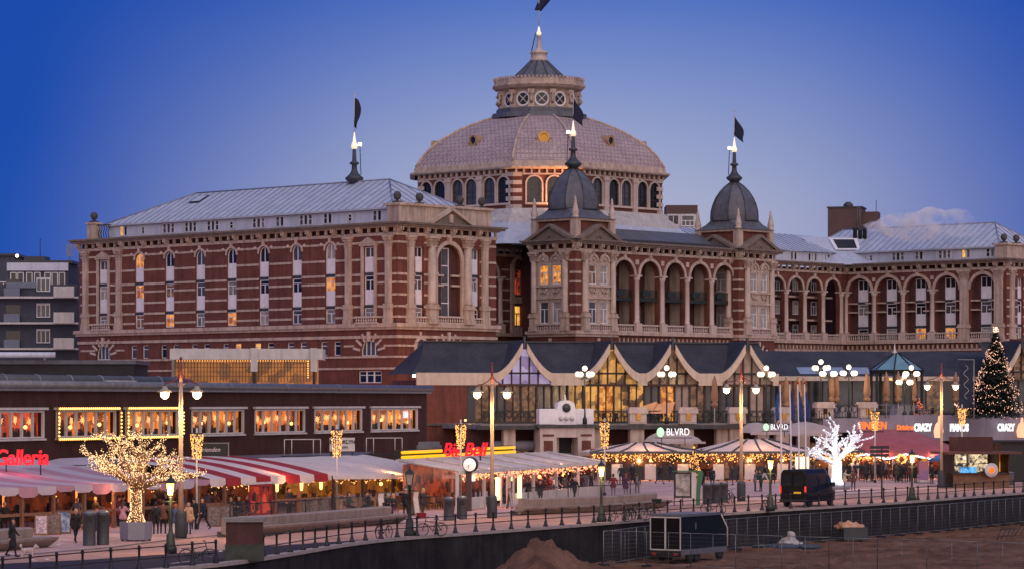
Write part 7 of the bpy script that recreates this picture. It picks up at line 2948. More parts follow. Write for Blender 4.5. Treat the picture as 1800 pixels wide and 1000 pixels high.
def body(legs=((0, 0), (0, 0)), arms=((.05, .12, .15), (.05, .12, .15)), lean=0.0, sit=False, coat=.0, hair='short', head=(0, 0), bag=None, wide=1.0):
    """legs: (swing, knee) each side; arms: (forward, outward, elbow) each side; figure faces -y"""
    P = []
    hip = Vector((0, 0, .92))
    rx = lambda v, a: Vector((v[0], v[1] * math.cos(a) - v[2] * math.sin(a), v[1] * math.sin(a) + v[2] * math.cos(a)))
    for sx, (sw, kn) in zip((-1, 1), legs):
        h = hip + Vector((sx * .095, 0, -.02))
        k = h + rx((sx * .015, 0, -.43), -sw)
        a = k + rx((0, 0, -.41), -(sw - kn))
        f = a + Vector((sx * .02, -.16, -.045)) if abs(sw - kn) < .6 else a + rx((sx * .02, -.16, -.045), -(sw - kn) * .7)
        P += [(h, k, .092, .062, 1), (k, a, .06, .042, 1), (a + Vector((0, .03, -.03)), f, .044, .034, 4)]
    tl = lambda v: hip + rx(Vector(v) - hip, lean)
    up = lambda z, w, d=0, x=0: tl((x, d, z))
    P += [(up(.93, 0, 0, -.06), up(.93, 0, 0, .06), .125, .125, 1 if coat < .05 else 0), (up(1.05, 0), up(1.18, 0), .135 * wide, .145 * wide, 0),
          (up(1.02, 0, 0, -.05), up(1.02, 0, 0, .05), .12 * wide, .12 * wide, 0),
          (up(1.30, 0, .0, -.09), up(1.30, 0, .0, .09), .125 * wide, .125 * wide, 0), (up(1.41, 0, .01, -.13), up(1.41, 0, .01, .13), .072, .072, 0)]
    if coat > .05 and not sit:
        for sx in (-1, 1):
            P.append((up(1.0, 0, 0, sx * .06), (sx * .1, -.01, .95 - coat), .13, .145, 0))
        P.append((up(1.0, 0), (0, 0, .95 - coat), .13, .14, 0))
    nk, hc = up(1.44, 0, .01), up(1.615, 0, -.015 - head[0] * .04)
    P += [(nk, up(1.54, 0, 0), .055, .052, 2)]
    hy, hx = head
    c = hc
    P += [(c + Vector((0, .012, .035)), c + Vector((0, -.0, -.03)), .098, .082, 2), (c + Vector((hx * .03, -.05, -.085)), c + Vector((hx * .03, -.058, -.08)), .045, .04, 2),
          (c + Vector((hx * .04, -.098, .0)), c + Vector((hx * .04, -.112, -.025)), .012, .016, 2)]
    for sx in (-1, 1):
        P.append((c + Vector((sx * .088, .0, .0)), c + Vector((sx * .093, .008, -.03)), .014, .012, 2))
        P.append((c + Vector((sx * .033 + hx * .03, -.093, .012)), c + Vector((sx * .036 + hx * .03, -.093, .012)), .011, .011, 3))
    P.append((c + Vector((-.016 + hx * .03, -.102, -.06)), c + Vector((.016 + hx * .03, -.102, -.06)), .008, .008, 5))
    P += [(c + Vector((0, .03, .065)), c + Vector((0, .045, .0)), .1, .095, 3)]
    if hair == 'long':
        P += [(c + Vector((0, .05, .02)), up(1.38, 0, .09), .095, .07, 3), (c + Vector((-.07, .02, .0)), c + Vector((-.085, .02, -.16)), .04, .03, 3), (c + Vector((.07, .02, .0)), c + Vector((.085, .02, -.16)), .04, .03, 3)]
    if hair == 'hat':
        P += [(c + Vector((0, .0, .075)), c + Vector((0, .0, .11)), .105, .085, 5)]
    for sx, (fw_, ou, eb) in zip((-1, 1), arms):
        s = up(1.40, 0, .01, sx * .185)
        d1 = rx(rx((sx * math.sin(ou), 0, -math.cos(ou)), -fw_), 0)
        e = s + d1 * .28
        inn = -sx * .35 * (1 if fw_ > .3 else .1)
        d2 = rx((sx * math.sin(ou) * .4 + inn * math.sin(eb), 0, -math.cos(ou)), -(fw_ + eb)).normalized()
        w = e + d2 * .245
        P += [(s, e, .062, .05, 0), (e, w, .05, .037, 0)]
        pl = w + d2 * .045
        sd = d2.cross(Vector((0, -1, 0)) if abs(d2.y) < .8 else Vector((0, 0, 1))).normalized()
        nrm = sd.cross(d2)
        P.append((w + d2 * .01, pl + d2 * .02, .03, .034, 2))
        for q, ln_ in zip((-1.5, -.5, .5, 1.5), (.055, .068, .064, .05)):
            b0 = pl + d2 * .035 + sd * q * .0195
            b1 = b0 + d2 * ln_ * .55 + nrm * .006
            P += [(b0, b1, .0105, .01, 2), (b1, b1 + (d2 * .6 + nrm * .7).normalized() * ln_ * .5, .01, .009, 2)]
        b0 = pl - sd * .03 - d2 * .01
        P.append((b0, b0 + (d2 * .75 - sd * .65).normalized() * .055, .012, .01, 2))
    if bag == 'shoulder':
        P.append((up(1.0, 0, .02, .23), up(.82, 0, .02, .25), .07, .1, 5))
    if bag == 'back':
        P.append((up(1.35, 0, .17), up(1.08, 0, .18), .1, .12, 5))
    lo = min(min(p[0].z - p[2], p[1].z - p[3]) for p in [(Vector(q[0]), Vector(q[1]), q[2], q[3]) for q in P])
    sh = Vector((0, 0, -lo))
    return [(tuple(Vector(a) + sh), tuple(Vector(b) + sh), r0, r1, g) for a, b, r0, r1, g in P]


SITL = ((1.45, 1.45), (1.4, 1.5))
POSES = {
    'stand': body(((.04, .03), (-.05, .03)), ((.08, .14, .25), (.0, .16, .2)), coat=.18),
    'phone': body(((.0, .03), (.1, .1)), ((.5, .2, 1.6), (.05, .15, .3)), coat=.2, head=(.6, 0), bag='shoulder'),
    'pocket': body(((.06, .05), (-.06, .04)), ((.15, .4, .9), (.15, .4, .9)), coat=.12, wide=1.08),
    'back': body(((.08, .06), (-.06, .04)), ((.1, .2, .4), (.3, .2, .9)), bag='back', wide=1.05),
    'walk': body(((.42, .12), (-.38, .3)), ((-.4, .12, .2), (.4, .12, .4)), coat=.12, lean=.05),
    'stride': body(((-.48, .25), (.5, .1)), ((.45, .14, .5), (-.4, .14, .3)), lean=.07),
    'longcoat': body(((.1, .06), (-.1, .08)), ((.12, .16, .3), (.1, .16, .3)), coat=.5, hair='long', bag='shoulder'),
    'longwalk': body(((.3, .1), (-.3, .25)), ((-.25, .14, .3), (.3, .14, .5)), coat=.42, hair='long'),
    'read': body(((.05, .04), (-.05, .04)), ((.75, .2, 1.15), (.75, .2, 1.15)), coat=.1, hair='long', head=(1.2, .4)),
    'hat': body(((.03, .03), (-.08, .06)), ((.3, .3, 1.2), (.05, .14, .3)), coat=.25, hair='hat', wide=1.06),
    'hug': body(((.12, .1), (.0, .05)), ((1.1, .2, .7), (1.0, .3, .8)), coat=.15, lean=.12),
    'sit': body(SITL, ((.6, .2, 1.1), (.5, .25, 1.0)), sit=True, lean=.08),
    'sit_long': body(((1.4, 1.5), (1.5, 1.3)), ((.7, .2, .9), (.4, .25, 1.3)), sit=True, lean=.1, hair='long'),
}
PM = {k: remeshed('person', v, .0145, 6) for k, v in POSES.items()}
CL = {'black': (.012, .012, .014), 'navy': (.012, .016, .035), 'charcoal': (.03, .03, .034), 'brown': (.13, .055, .038), 'beige': (.42, .28, .17), 'grey': (.14, .14, .16), 'blue': (.05, .08, .17),
      'denim': (.03, .045, .08), 'white': (.6, .57, .54), 'cream': (.55, .50, .36), 'pink': (.45, .22, .28), 'olive': (.05, .05, .028), 'plum': (.06, .02, .05), 'burgundy': (.13, .02, .025), 'tan': (.28, .16, .09), 'teal': (.01, .28, .24),
      'red': (.35, .02, .02), 'green': (.02, .06, .05)}
HAIRC = {'dark': (.012, .009, .008), 'blond': (.48, .27, .09), 'ginger': (.36, .10, .03), 'grey': (.38, .36, .35), 'brownh': (.05, .025, .015), 'tealh': (.0, .28, .24), 'redh': (.25, .05, .04)}
for k, c in CL.items():
    mat('cloth_' + k, c, .85, .2, 6)
for k, c in HAIRC.items():
    mat('hair_' + k, c, .6, .25, 12)
mat('skin_a', (.46, .25, .17), .55, .1, 8)
mat('skin_b', (.30, .15, .10), .55, .1, 8)
CHAIR = [None]


def chair(loc, rz, label):
    if CHAIR[0] is None:
        o = thing('cafe_chair', label, 'chair', loc, rz, 'chairs with guests on the terraces')
        MB().box(-.21, .21, -.22, .2, .40, .44).build('seat', 'teak', o)
        MB().box(-.21, .21, .2, .235, .58, .92).build('backrest', 'teak', o)
        lg = MB().box(-.018, .018, -.018, .018, 0, .40).mesh('leg', 'teak')
        lr = MB().box(-.018, .018, -.018, .018, 0, .9).mesh('leg', 'teak')
        for x in (-.19, .19):
            put('leg', lg, o, T(x, -.2, 0))
            put('leg', lr, o, T(x, .218, 0))
        CHAIR[0] = o
        return o
    return dup(CHAIR[0], loc, rz, label)


def person(px, py, pose, deg, coat, legs, hair, label, bag='black', h=1.0, skin='skin_a', z=0.0, group=None):
    p = G(px, py, z)
    o = put('person', PM[pose])
    o.location = p
    o.rotation_euler.z = R(deg)
    o.scale = (h, h, h)
    for i, m in enumerate(('cloth_' + coat, 'cloth_' + legs, skin, 'hair_' + hair, 'black', 'cloth_' + bag)):
        o.material_slots[i].link = 'OBJECT'
        o.material_slots[i].material = MATS[m]
    tag(o, label, 'person', group)
    if pose.startswith('sit'):
        t = Matrix.Rotation(R(deg), 4, 'Z') @ Vector((0, .06, 0))
        chair(p + t, R(deg), 'wooden cafe chair under the ' + label[len('person '):][:60])
    return o


# deg 0 faces the camera, 90 faces right, -90 left, 180 away
person(22, 978, 'longwalk', 80, 'black', 'black', 'dark', 'person in a long black coat walking the white dog', h=1.03)
person(8, 938, 'pocket', 20, 'black', 'black', 'grey', 'person with grey hair behind the stone bench end')
person(133, 953, 'walk', 30, 'black', 'black', 'blond', 'person in black walking beside the blue picture board', h=1.02)
person(170, 954, 'stand', 10, 'plum', 'black', 'redh', 'person with reddish hair between the two waste columns')
person(216, 936, 'read', 160, 'pink', 'charcoal', 'brownh', 'person in a pink top reading beside the gold tree trunk')
person(274, 938, 'back', 190, 'charcoal', 'black', 'dark', 'person in dark clothes with a backpack next to the brown jacket')
person(287, 937, 'pocket', 175, 'brown', 'black', 'brownh', 'person in a brown jacket seen from behind beside the lantern', h=1.05)
person(309, 940, 'stand', 150, 'blue', 'white', 'ginger', 'person in a grey-blue coat with ginger hair behind the lamp post', h=.97)
person(332, 938, 'phone', -20, 'beige', 'denim', 'brownh', 'person in a beige coat beside the tall lamp post', bag='beige')
person(341, 929, 'hat', 30, 'black', 'black', 'dark', 'person in a black hat behind the beige coat')
person(357, 930, 'walk', -40, 'navy', 'navy', 'dark', 'person in navy beside the chalkboards', h=1.05)
person(404, 915, 'sit', 60, 'black', 'black', 'brownh', 'person in black seated behind the bend of the stone bench', h=1.05)
person(421, 913, 'sit', -30, 'charcoal', 'black', 'dark', 'person in charcoal seated in front of the red doors', h=1.05)
person(437, 912, 'sit_long', -60, 'plum', 'black', 'redh', 'person in plum seated in front of the red doors', h=1.05)
person(509, 906, 'stand', 20, 'navy', 'black', 'dark', 'person in dark blue standing before the menu boards in a row')
person(612, 905, 'sit', 70, 'green', 'black', 'dark', 'person in dark green seated under the cream awning', h=1.05)
person(648, 904, 'sit', -60, 'black', 'charcoal', 'dark', 'person in black seated under the cream awning', h=1.05)
person(681, 908, 'sit_long', 30, 'navy', 'black', 'tealh', 'person with teal hair seated at the end of the stone bench', h=1.08)
person(692, 909, 'sit_long', -20, 'charcoal', 'plum', 'blond', 'person with blond hair and purple trousers seated beside the teal hair', h=1.08)
person(713, 908, 'stand', -30, 'black', 'black', 'grey', 'person in black with white hair beside the unlit lantern')
person(743, 908, 'read', 60, 'charcoal', 'olive', 'blond', 'person with blond hair reading a menu beside the red-basket bicycle', h=1.03)
for px, py, ps, dg, ct, lg, hr, lb in (
        (984, 872, 'stand', 150, 'black', 'black', 'dark', 'person in black standing by the clear side of the bar terrace'),
        (996, 873, 'pocket', -30, 'charcoal', 'black', 'brownh', 'person in a charcoal jacket near the bar terrace corner'),
        (1014, 871, 'back', 170, 'navy', 'black', 'dark', 'person with a backpack behind the bar terrace bench'),
        (1039, 869, 'stand', 60, 'black', 'denim', 'dark', 'person in black at the end of the bar terrace'),
        (1078, 873, 'pocket', 180, 'burgundy', 'grey', 'dark', 'person in a dark red jacket behind the glass windbreak'),
        (1100, 872, 'hat', 180, 'plum', 'grey', 'redh', 'person in plum with a hat behind the glass windbreak'),
        (1120, 871, 'back', 170, 'charcoal', 'grey', 'brownh', 'person with a pale pack behind the glass windbreak end'),
        (1234, 866, 'walk', 160, 'black', 'charcoal', 'dark', 'person in black walking past the green frame'),
        (1252, 857, 'stand', 180, 'navy', 'denim', 'brownh', 'person in navy seen from behind before the gold-lit small tree'),
        (1277, 847, 'longcoat', 20, 'tan', 'black', 'blond', 'person in a tan coat at the tent post'),
        (1327, 863, 'hug', 80, 'grey', 'navy', 'dark', 'person in grey hugging someone in dark green'),
        (1338, 863, 'hug', -80, 'green', 'black', 'dark', 'person in dark green being hugged'),
        (1344, 849, 'stride', 70, 'black', 'white', 'dark', 'person in white trousers striding past the lantern'),
        (1359, 850, 'stand', -10, 'black', 'charcoal', 'dark', 'person in black behind the van tail'),
        (1484, 862, 'hug', 70, 'cream', 'grey', 'dark', 'person in a cream coat beside the white light tree'),
        (1500, 862, 'pocket', 150, 'brown', 'denim', 'redh', 'person in brown beside the cream coat'),
        (1492, 846, 'hat', 10, 'black', 'black', 'dark', 'person in a black hat behind the cream coat'),
        (1513, 845, 'back', 180, 'olive', 'burgundy', 'redh', 'person in olive with a backpack before the lit tent edge'),
        (1521, 846, 'stand', 170, 'charcoal', 'black', 'dark', 'person in charcoal beside the olive backpack'),
        (1533, 842, 'stand', 185, 'black', 'black', 'dark', 'person in black, first of the queue at the rose tent'),
        (1541, 843, 'pocket', 170, 'navy', 'black', 'brownh', 'person in navy in the queue at the rose tent'),
        (1548, 844, 'longcoat', 190, 'black', 'black', 'dark', 'person in a long black coat behind the signpost'),
        (1557, 842, 'stride', 80, 'grey', 'black', 'blond', 'person in grey striding away from the queue'),
        (1576, 848, 'pocket', 170, 'olive', 'black', 'brownh', 'person in olive in the group before the gold wreath'),
        (1582, 846, 'stand', 180, 'black', 'black', 'dark', 'person in black in the group before the gold wreath'),
        (1589, 848, 'back', 175, 'charcoal', 'black', 'dark', 'person with a dark pack in the group before the gold wreath'),
        (1597, 847, 'pocket', 190, 'burgundy', 'black', 'brownh', 'person in dark red in the group before the gold wreath'),
        (1609, 848, 'phone', 60, 'black', 'black', 'dark', 'person in black with a red bag by the poster stand'),
        (1638, 850, 'stand', 20, 'black', 'black', 'dark', 'person in black by the blue market umbrella'),
        (1668, 852, 'longcoat', 60, 'tan', 'burgundy', 'ginger', 'person with ginger hair at the kiosk corner')):
    person(px, py, ps, dg, ct, lg, hr, lb, bag='red' if 'red bag' in lb else ('grey' if 'pale pack' in lb else 'black'))

rgc = random.Random(77)
CK = ['black', 'black', 'navy', 'charcoal', 'olive', 'brown', 'burgundy', 'grey']
for k in range(26):
    px, py = rgc.uniform(1488, 1665), rgc.uniform(838, 846)
    person(px, py, rgc.choice(['stand', 'pocket', 'back', 'longcoat', 'phone', 'hat']), rgc.uniform(100, 260), rgc.choice(CK), rgc.choice(['black', 'denim', 'charcoal']), rgc.choice(['dark', 'brownh', 'blond', 'grey']),
           'person in dark winter clothes in the crowd in front of the rose tent', h=rgc.uniform(.95, 1.05), group='crowd in front of the rose tent')
for k in range(22):
    s_, d_ = rgc.uniform(-5, 33), rgc.uniform(.8, 2.6)
    q = fw(s_, d_)
    o = person(900, 900, rgc.choice(['stand', 'pocket', 'phone', 'read', 'hat']), rgc.uniform(-60, 240), rgc.choice(CK), 'black', rgc.choice(['dark', 'brownh', 'blond', 'ginger']),
               'person in dark clothes standing among the tables under the striped marquee', group='guests under the striped marquee')
    o.location = q
for k in range(16):
    q = Matrix.Translation((*BBO, 0)) @ Matrix.Rotation(BBA, 4, 'Z') @ Vector((rgc.uniform(15, 33), rgc.uniform(.5, 2.6), 0))
    o = person(900, 900, rgc.choice(['stand', 'pocket', 'back', 'phone']), rgc.uniform(0, 360), rgc.choice(CK), 'black', rgc.choice(['dark', 'brownh']),
               'person in dark clothes standing inside the glazed bar terrace', group='guests in the glazed bar terrace')
    o.location = q
for k, (px, py) in enumerate(((1092, 851), (1112, 848), (1160, 850), (1180, 846), (1288, 852), (1300, 846), (1396, 850), (1425, 848), (1443, 852), (1010, 880), (1028, 868), (950, 886))):
    person(px, py, rgc.choice(['stand', 'walk', 'stride', 'longwalk', 'pocket']), rgc.uniform(40, 320), rgc.choice(CK), rgc.choice(['black', 'denim']), rgc.choice(['dark', 'brownh', 'grey']),
           'person in dark clothes strolling on the plaza before the club tents', h=rgc.uniform(.96, 1.04), group='strollers before the club tents')

# ------------------------------------------------------------------ dog
Dg = []
Dg += [((-.22, 0, .36), (.18, 0, .37), .115, .125, 0), ((.2, 0, .38), (.32, 0, .5), .085, .075, 0), ((.34, 0, .55), (.36, 0, .53), .095, .09, 0), ((.42, 0, .51), (.47, 0, .5), .045, .035, 0),
       ((.485, 0, .505), (.49, 0, .505), .014, .014, 1), ((.39, -.05, .57), (.392, -.05, .57), .012, .012, 1), ((.39, .05, .57), (.392, .05, .57), .012, .012, 1)]
for sy in (-1, 1):
    Dg += [((.33, sy * .085, .58), (.29, sy * .11, .47), .035, .045, 0)]
for sy, fx, hx_ in ((-1, .05, -.07), (1, -.06, .06)):
    Dg += [((.16, sy * .065, .33), (.16 + fx * .4, sy * .065, .18), .06, .042, 0), ((.16 + fx * .4, sy * .065, .18), (.16 + fx, sy * .065, .04), .04, .035, 0), ((.16 + fx, sy * .065, .03), (.2 + fx, sy * .065, .028), .034, .028, 0),
           ((-.2, sy * .065, .34), (-.16 + hx_ * .3, sy * .07, .23), .08, .055, 0), ((-.16 + hx_ * .3, sy * .07, .23), (-.25 + hx_ * .7, sy * .07, .15), .048, .036, 0),
           ((-.25 + hx_ * .7, sy * .07, .15), (-.23 + hx_, sy * .07, .04), .034, .03, 0), ((-.23 + hx_, sy * .07, .03), (-.19 + hx_, sy * .07, .028), .034, .028, 0)]
Dg += [((-.29, 0, .42), (-.35, 0, .53), .03, .03, 0), ((-.36, 0, .56), (-.35, 0, .6), .07, .065, 0)]
dm = remeshed('dog', Dg, .014, 2, 3)
dog = put('dog', dm)
mat('dog_wool', (.62, .50, .46), .95, .25, 14, .8)
for i, m in enumerate(('dog_wool', 'black')):
    dog.material_slots[i].link = 'OBJECT'
    dog.material_slots[i].material = MATS[m]
dog.location = G(50, 980)
dog.rotation_euler.z = R(6)
tag(dog, 'small woolly white dog walking beside the long black coat', 'dog')

# ================================================================== BICYCLES


def make_bike(label, frame_m, loc, rz, basket=None):
    o = thing('bicycle', label, 'bicycle', loc, rz, 'bicycles parked along the railing')
    for x in (-.53, .53):
        tb = MB()
        n = 18
        tb.loft([[(x + (.34 + .022 * math.cos(2 * math.pi * q / 6)) * math.cos(2 * math.pi * k / n), .022 * math.sin(2 * math.pi * q / 6), .36 + (.34 + .022 * math.cos(2 * math.pi * q / 6)) * math.sin(2 * math.pi * k / n)) for q in range(6)] for k in range(n + 1)], 0)
        w = tb.build('wheel', 'black', o)
        sp = MB()
        for k in range(9):
            a = math.pi * k / 9
            sp.tube([(x - .32 * math.cos(a), 0, .36 - .32 * math.sin(a)), (x + .32 * math.cos(a), 0, .36 + .32 * math.sin(a))], .004, 3)
        sp.tube([(x, -.06, .36), (x, .06, .36)], .03, 6)
        sp.build('spoke_set', 'grey_metal', w)
    fr = MB()
    bb_, st, hd_, rw, fw2 = (-.08, 0, .3), (-.24, 0, .86), (.36, 0, .84), (-.53, 0, .36), (.53, 0, .36)
    for a, b in ((bb_, st), (bb_, (.38, 0, .72)), ((-.2, 0, .72), hd_), (bb_, rw), ((-.2, 0, .74), rw), (hd_, fw2), (hd_, (.32, 0, 1.0))):
        fr.tube([a, b], .02, 6)
    fr.build('frame', frame_m, o)
    MB().loft([[(-.38, -.09, .9), (-.38, .09, .9), (-.38, .06, .96), (-.38, -.06, .96)], [(-.12, -.03, .91), (-.12, .03, .91), (-.12, .02, .95), (-.12, -.02, .95)]], 0, True, True, True).build('saddle', 'black', o)
    MB().tube([(.22, -.3, 1.05), (.32, -.2, 1.08), (.34, 0, 1.02), (.32, .2, 1.08), (.22, .3, 1.05)], .016, 6).build('handlebar', 'grey_metal', o)
    MB().tube([(-.08, -.1, .2), (-.08, -.09, .3), (-.08, .09, .3), (-.08, .1, .4)], .015, 5).build('crank', 'grey_metal', o)
    rk = MB().tube([(-.24, -.05, .74), (-.75, -.05, .74)], .01, 4)
    rk.tube([(-.24, .05, .74), (-.75, .05, .74)], .01, 4)
    rk.tube([(-.7, -.06, .74), (-.53, -.06, .36)], .01, 4)
    rk.build('rear_rack', 'iron', o)
    mg = MB()
    for k in range(8):
        a0, a1 = R(20 + 20 * k), R(40 + 20 * k)
        mg.loft([[(-.53 + .4 * math.cos(a), y, .36 + .4 * math.sin(a)) for y in (-.035, .035)] for a in (a0, a1)], 0, False)
    mg.build('mudguard', 'black', o)
    if basket:
        b = MB().loft([[(.42, -.2, 1.0), (.74, -.2, 1.0), (.74, .2, 1.0), (.42, .2, 1.0)], [(.38, -.25, 1.28), (.8, -.25, 1.28), (.8, .25, 1.28), (.38, .25, 1.28)]], 0, True, True, True)
        b.build('basket', basket, o)
    return o


for px, py, rz, m, bk_, lb in ((348, 992, R(10), 'iron', None, 'black bicycle leaning on the railing beside the brick pier'),
                               (675, 947, R(62), 'iron', None, 'black bicycle seen end-on at the railing before the stone bench'),
                               (759, 942, R(200), 'iron', 'canvas_red', 'black bicycle with a red front basket at the railing'),
                               (1088, 917, R(20), 'iron', None, 'black bicycle nearest the lantern in the parked cluster'),
                               (1108, 915, R(65), 'green_iron', None, 'bicycle turned end-on in the middle of the parked cluster'),
                               (1122, 914, R(25), 'grey_metal', None, 'grey bicycle in the parked cluster'),
                               (1142, 913, R(40), 'green_iron', 'green_iron', 'bicycle with a front crate at the far end of the parked cluster'),
                               (1254, 904, R(18), 'iron', None, 'black bicycle standing behind the trailer roof'),
                               (1284, 884, R(70), 'iron', None, 'bicycle leaning against the third waste column'),
                               (1352, 897, R(55), 'grey_metal', None, 'bicycle locked at the lantern behind the van')):
    make_bike(lb, m, G(px, py), rz, bk_)

# ================================================================== VAN
van = thing('delivery_van', 'black high-roofed delivery van parked at the railing', 'van', G(1421, 889), R(60))
mat('van_paint', (.008, .009, .010), .4, .1, 2, spec=.2)
mat('van_glass', (.02, .025, .03), .05, 0)
mat('rubber', (.012, .012, .012), .8, .2, 5)
mat('tail_red', (.5, .01, .01), .3, 0, emit=(1, .04, .03), es=1.1)
Lv = 5.1


def vring(x, w, zb, zt, sh=.12):
    y = w / 2
    return [(x, -y, zb), (x, -y - .02, zb + .7), (x, -y + .05, zt - .25), (x, -y + sh + .1, zt), (x, y - sh - .1, zt), (x, y - .05, zt - .25), (x, y + .02, zb + .7), (x, y, zb)]


vb_ = MB()
vb_.loft([vring(-2.55, 1.9, .42, 2.5), vring(-2.5, 1.98, .35, 2.58), vring(.9, 1.98, .35, 2.6), vring(1.35, 1.96, .35, 2.5), vring(1.95, 1.94, .35, 1.75, .2), vring(2.0, 1.92, .35, 1.5, .25), vring(2.5, 1.8, .38, 1.18, .3), vring(2.62, 1.6, .45, .95, .3)], 0, True, True, True, smooth=False)
vb_.build('body', 'van_paint', van, bevel=.04)
for y0, y1 in ((-.88, -.02), (.02, .88)):
    d_ = MB().box(-2.6, -2.55, y0, y1, .55, 2.36).build('rear_door', 'van_paint', van, bevel=.02)
    MB().box(-2.615, -2.598, y0 + .1, y1 - .1, 1.5, 2.2).build('door_window', 'van_glass', d_)
    MB().box(-2.64, -2.6, (y1 if y0 < 0 else y0) - .05, (y1 if y0 < 0 else y0) + .05, 1.15, 1.3).build('handle', 'iron', d_)
for y in (-.93, .93):
    MB().box(-2.6, -2.54, y - .055, y + .055, .95, 1.45).build('tail_light', 'tail_red', van)
MB().box(-2.7, -2.5, -.98, .98, .36, .56).build('bumper', 'black', van, bevel=.03)
MB().box(-2.63, -2.602, -.62, -.08, .95, 1.07).build('number_plate', mat('plate', (.75, .40, .02), .4, 0, emit=(1, .5, .02), es=.25), van)
MB().add([(1.0, -1.005, 1.45), (1.9, -.985, 1.4), (1.45, -.955, 2.1), (1.0, -.965, 2.15)], [(0, 1, 2, 3)]).build('side_window', 'van_glass', van)
MB().add([(1.42, -.78, 2.38), (1.42, .78, 2.38), (2.03, .82, 1.55), (2.03, -.82, 1.55)], [(0, 1, 2, 3)]).build('windscreen', 'van_glass', van)
MB().box(-2.3, .85, -1.02, -.995, .78, .9).build('side_moulding', 'black', van)
MB().box(-.3, -.27, -1.005, -.985, .6, 2.2).build('door_line', 'black', van)
MB().box(1.55, 1.75, -1.28, -1.02, 1.35, 1.65).build('mirror', 'black', van, bevel=.03)


def wheel(parent, x, y, r, w=.22):
    n = 18
    o = MB().lathe([(r * .6, -w / 2), (r * .92, -w / 2), (r, -w / 3), (r, w / 3), (r * .92, w / 2), (r * .6, w / 2)], (0, 0), n).build('wheel', 'rubber', parent)
    o.matrix_local = T(x, y, r) @ UPR
    h = MB().lathe([(r * .62, -w * .3), (r * .62, w * .42), (r * .5, w * .44), (r * .2, w * .36), (r * .12, w * .46)], (0, 0), 12).build('rim', 'grey_metal', o)
    return o


for x in (-1.75, 1.75):
    wheel(van, x, -.86, .35)
    wheel(van, x, .86, .35)

# ================================================================== SITE ON THE SAND
SG = -2.3
tr_ = thing('box_trailer', 'black box trailer with aluminium-edged rear doors on the sand', 'trailer', G(1211, 984, SG), R(57))
mat('trailer_side', (.006, .011, .013), .5, .2, 1, spec=.2)
TLn, TWd = 5.6, 2.1
pr_ = [(-TLn / 2, .75), (TLn / 2, .75), (TLn / 2, 1.9), (TLn / 2 - .8, 2.75), (-TLn / 2, 2.75)]
MB().prism(pr_, -TWd / 2, TWd / 2).build('box', 'trailer_side', tr_)
MB().prism([(-TLn / 2 - .06, 2.72), (TLn / 2 - .75, 2.72), (TLn / 2 - .85, 2.88), (-TLn / 2 - .06, 2.88)], -TWd / 2 - .06, TWd / 2 + .06).build('roof', mat('trailer_roof', (.10, .11, .13), .5, .2, 1), tr_)
MB().prism([(-TLn / 2, .45), (TLn / 2, .45), (TLn / 2, .78), (-TLn / 2, .78)], -TWd / 2 - .03, TWd / 2 + .03).build('chassis', mat('chassis', (.12, .125, .135), .5, .2, 2), tr_)
for y0, y1 in ((-TWd / 2, -.0), (.0, TWd / 2)):
    f = MB()
    for a, b, c_, d_ in ((y0, y0 + .05, .72, 2.72), (y1 - .05, y1, .72, 2.72), (y0 + .07, y1 - .07, .72, .79), (y0 + .07, y1 - .07, 2.65, 2.72)):
        f.box(-TLn / 2 - .07, -TLn / 2 - .01, a, b, c_, d_)
    dd_ = f.build('rear_door', 'offwhite', tr_)
    MB().box(-TLn / 2 - .04, -TLn / 2 - .012, y0 + .07, y1 - .07, .79, 2.65).build('door_panel', mat('door_dark', (.008, .006, .008), .5, .2, 1, spec=.15), dd_)
MB().box(-TLn / 2 - .1, -TLn / 2, -TWd / 2, TWd / 2, .32, .68).build('rear_beam', 'black', tr_)
for y in (-.75, .75):
    MB().box(-TLn / 2 - .13, -TLn / 2 - .1, y - .14, y + .14, .42, .58).build('tail_light', 'canvas_red', tr_)
e = MB()
e.tube([(TLn / 2 + .02, -TWd / 2 - .04, .78), (TLn / 2 + .02, -TWd / 2 - .04, 1.9), (TLn / 2 - .78, -TWd / 2 - .04, 2.74)], .045, 5)
e.build('front_edge', 'offwhite', tr_)
MB().box(-1.1, -1.0, -TWd / 2 - .03, -TWd / 2 - .005, 1.95, 2.35).build('side_latch', 'grey_metal', tr_)
for x in (-1.6, -.75, 2.1):
    wheel(tr_, x, -TWd / 2 + .12, .34)
    wheel(tr_, x, TWd / 2 - .12, .34)
MB().tube([(TLn / 2, 0, .55), (TLn / 2 + 1.0, 0, .5)], .05, 6).build('drawbar', 'iron', tr_)


def fence_panel_mesh(L_, H_=2.0):
    f, w = MB(), MB()
    f.tube([(0, 0, 0), (0, 0, H_)], .024, 6)
    f.tube([(L_, 0, 0), (L_, 0, H_)], .024, 6)
    for z in (.12, H_):
        f.tube([(0, 0, z), (L_, 0, z)], .02, 6)
    f.tube([(L_ / 2, 0, .12), (L_ / 2, 0, H_)], .014, 5)
    for k in range(1, int(L_ / .11)):
        w.box(k * .11 - .0013, k * .11 + .0013, -.0013, .0013, .12, H_)
    for k in range(1, 8):
        w.box(0, L_, -.003, .003, .12 + k * .235 - .003, .12 + k * .235 + .003)
    return f.mesh('frame', 'grey_metal'), w.mesh('wire_mesh', 'grey_metal')


FPL = 3.0
fpm = fence_panel_mesh(FPL)
foot = MB().box(-.11, .11, -.36, .36, 0, .14).mesh('foot_block', 'soot')


def sgz(x, y):
    return SG


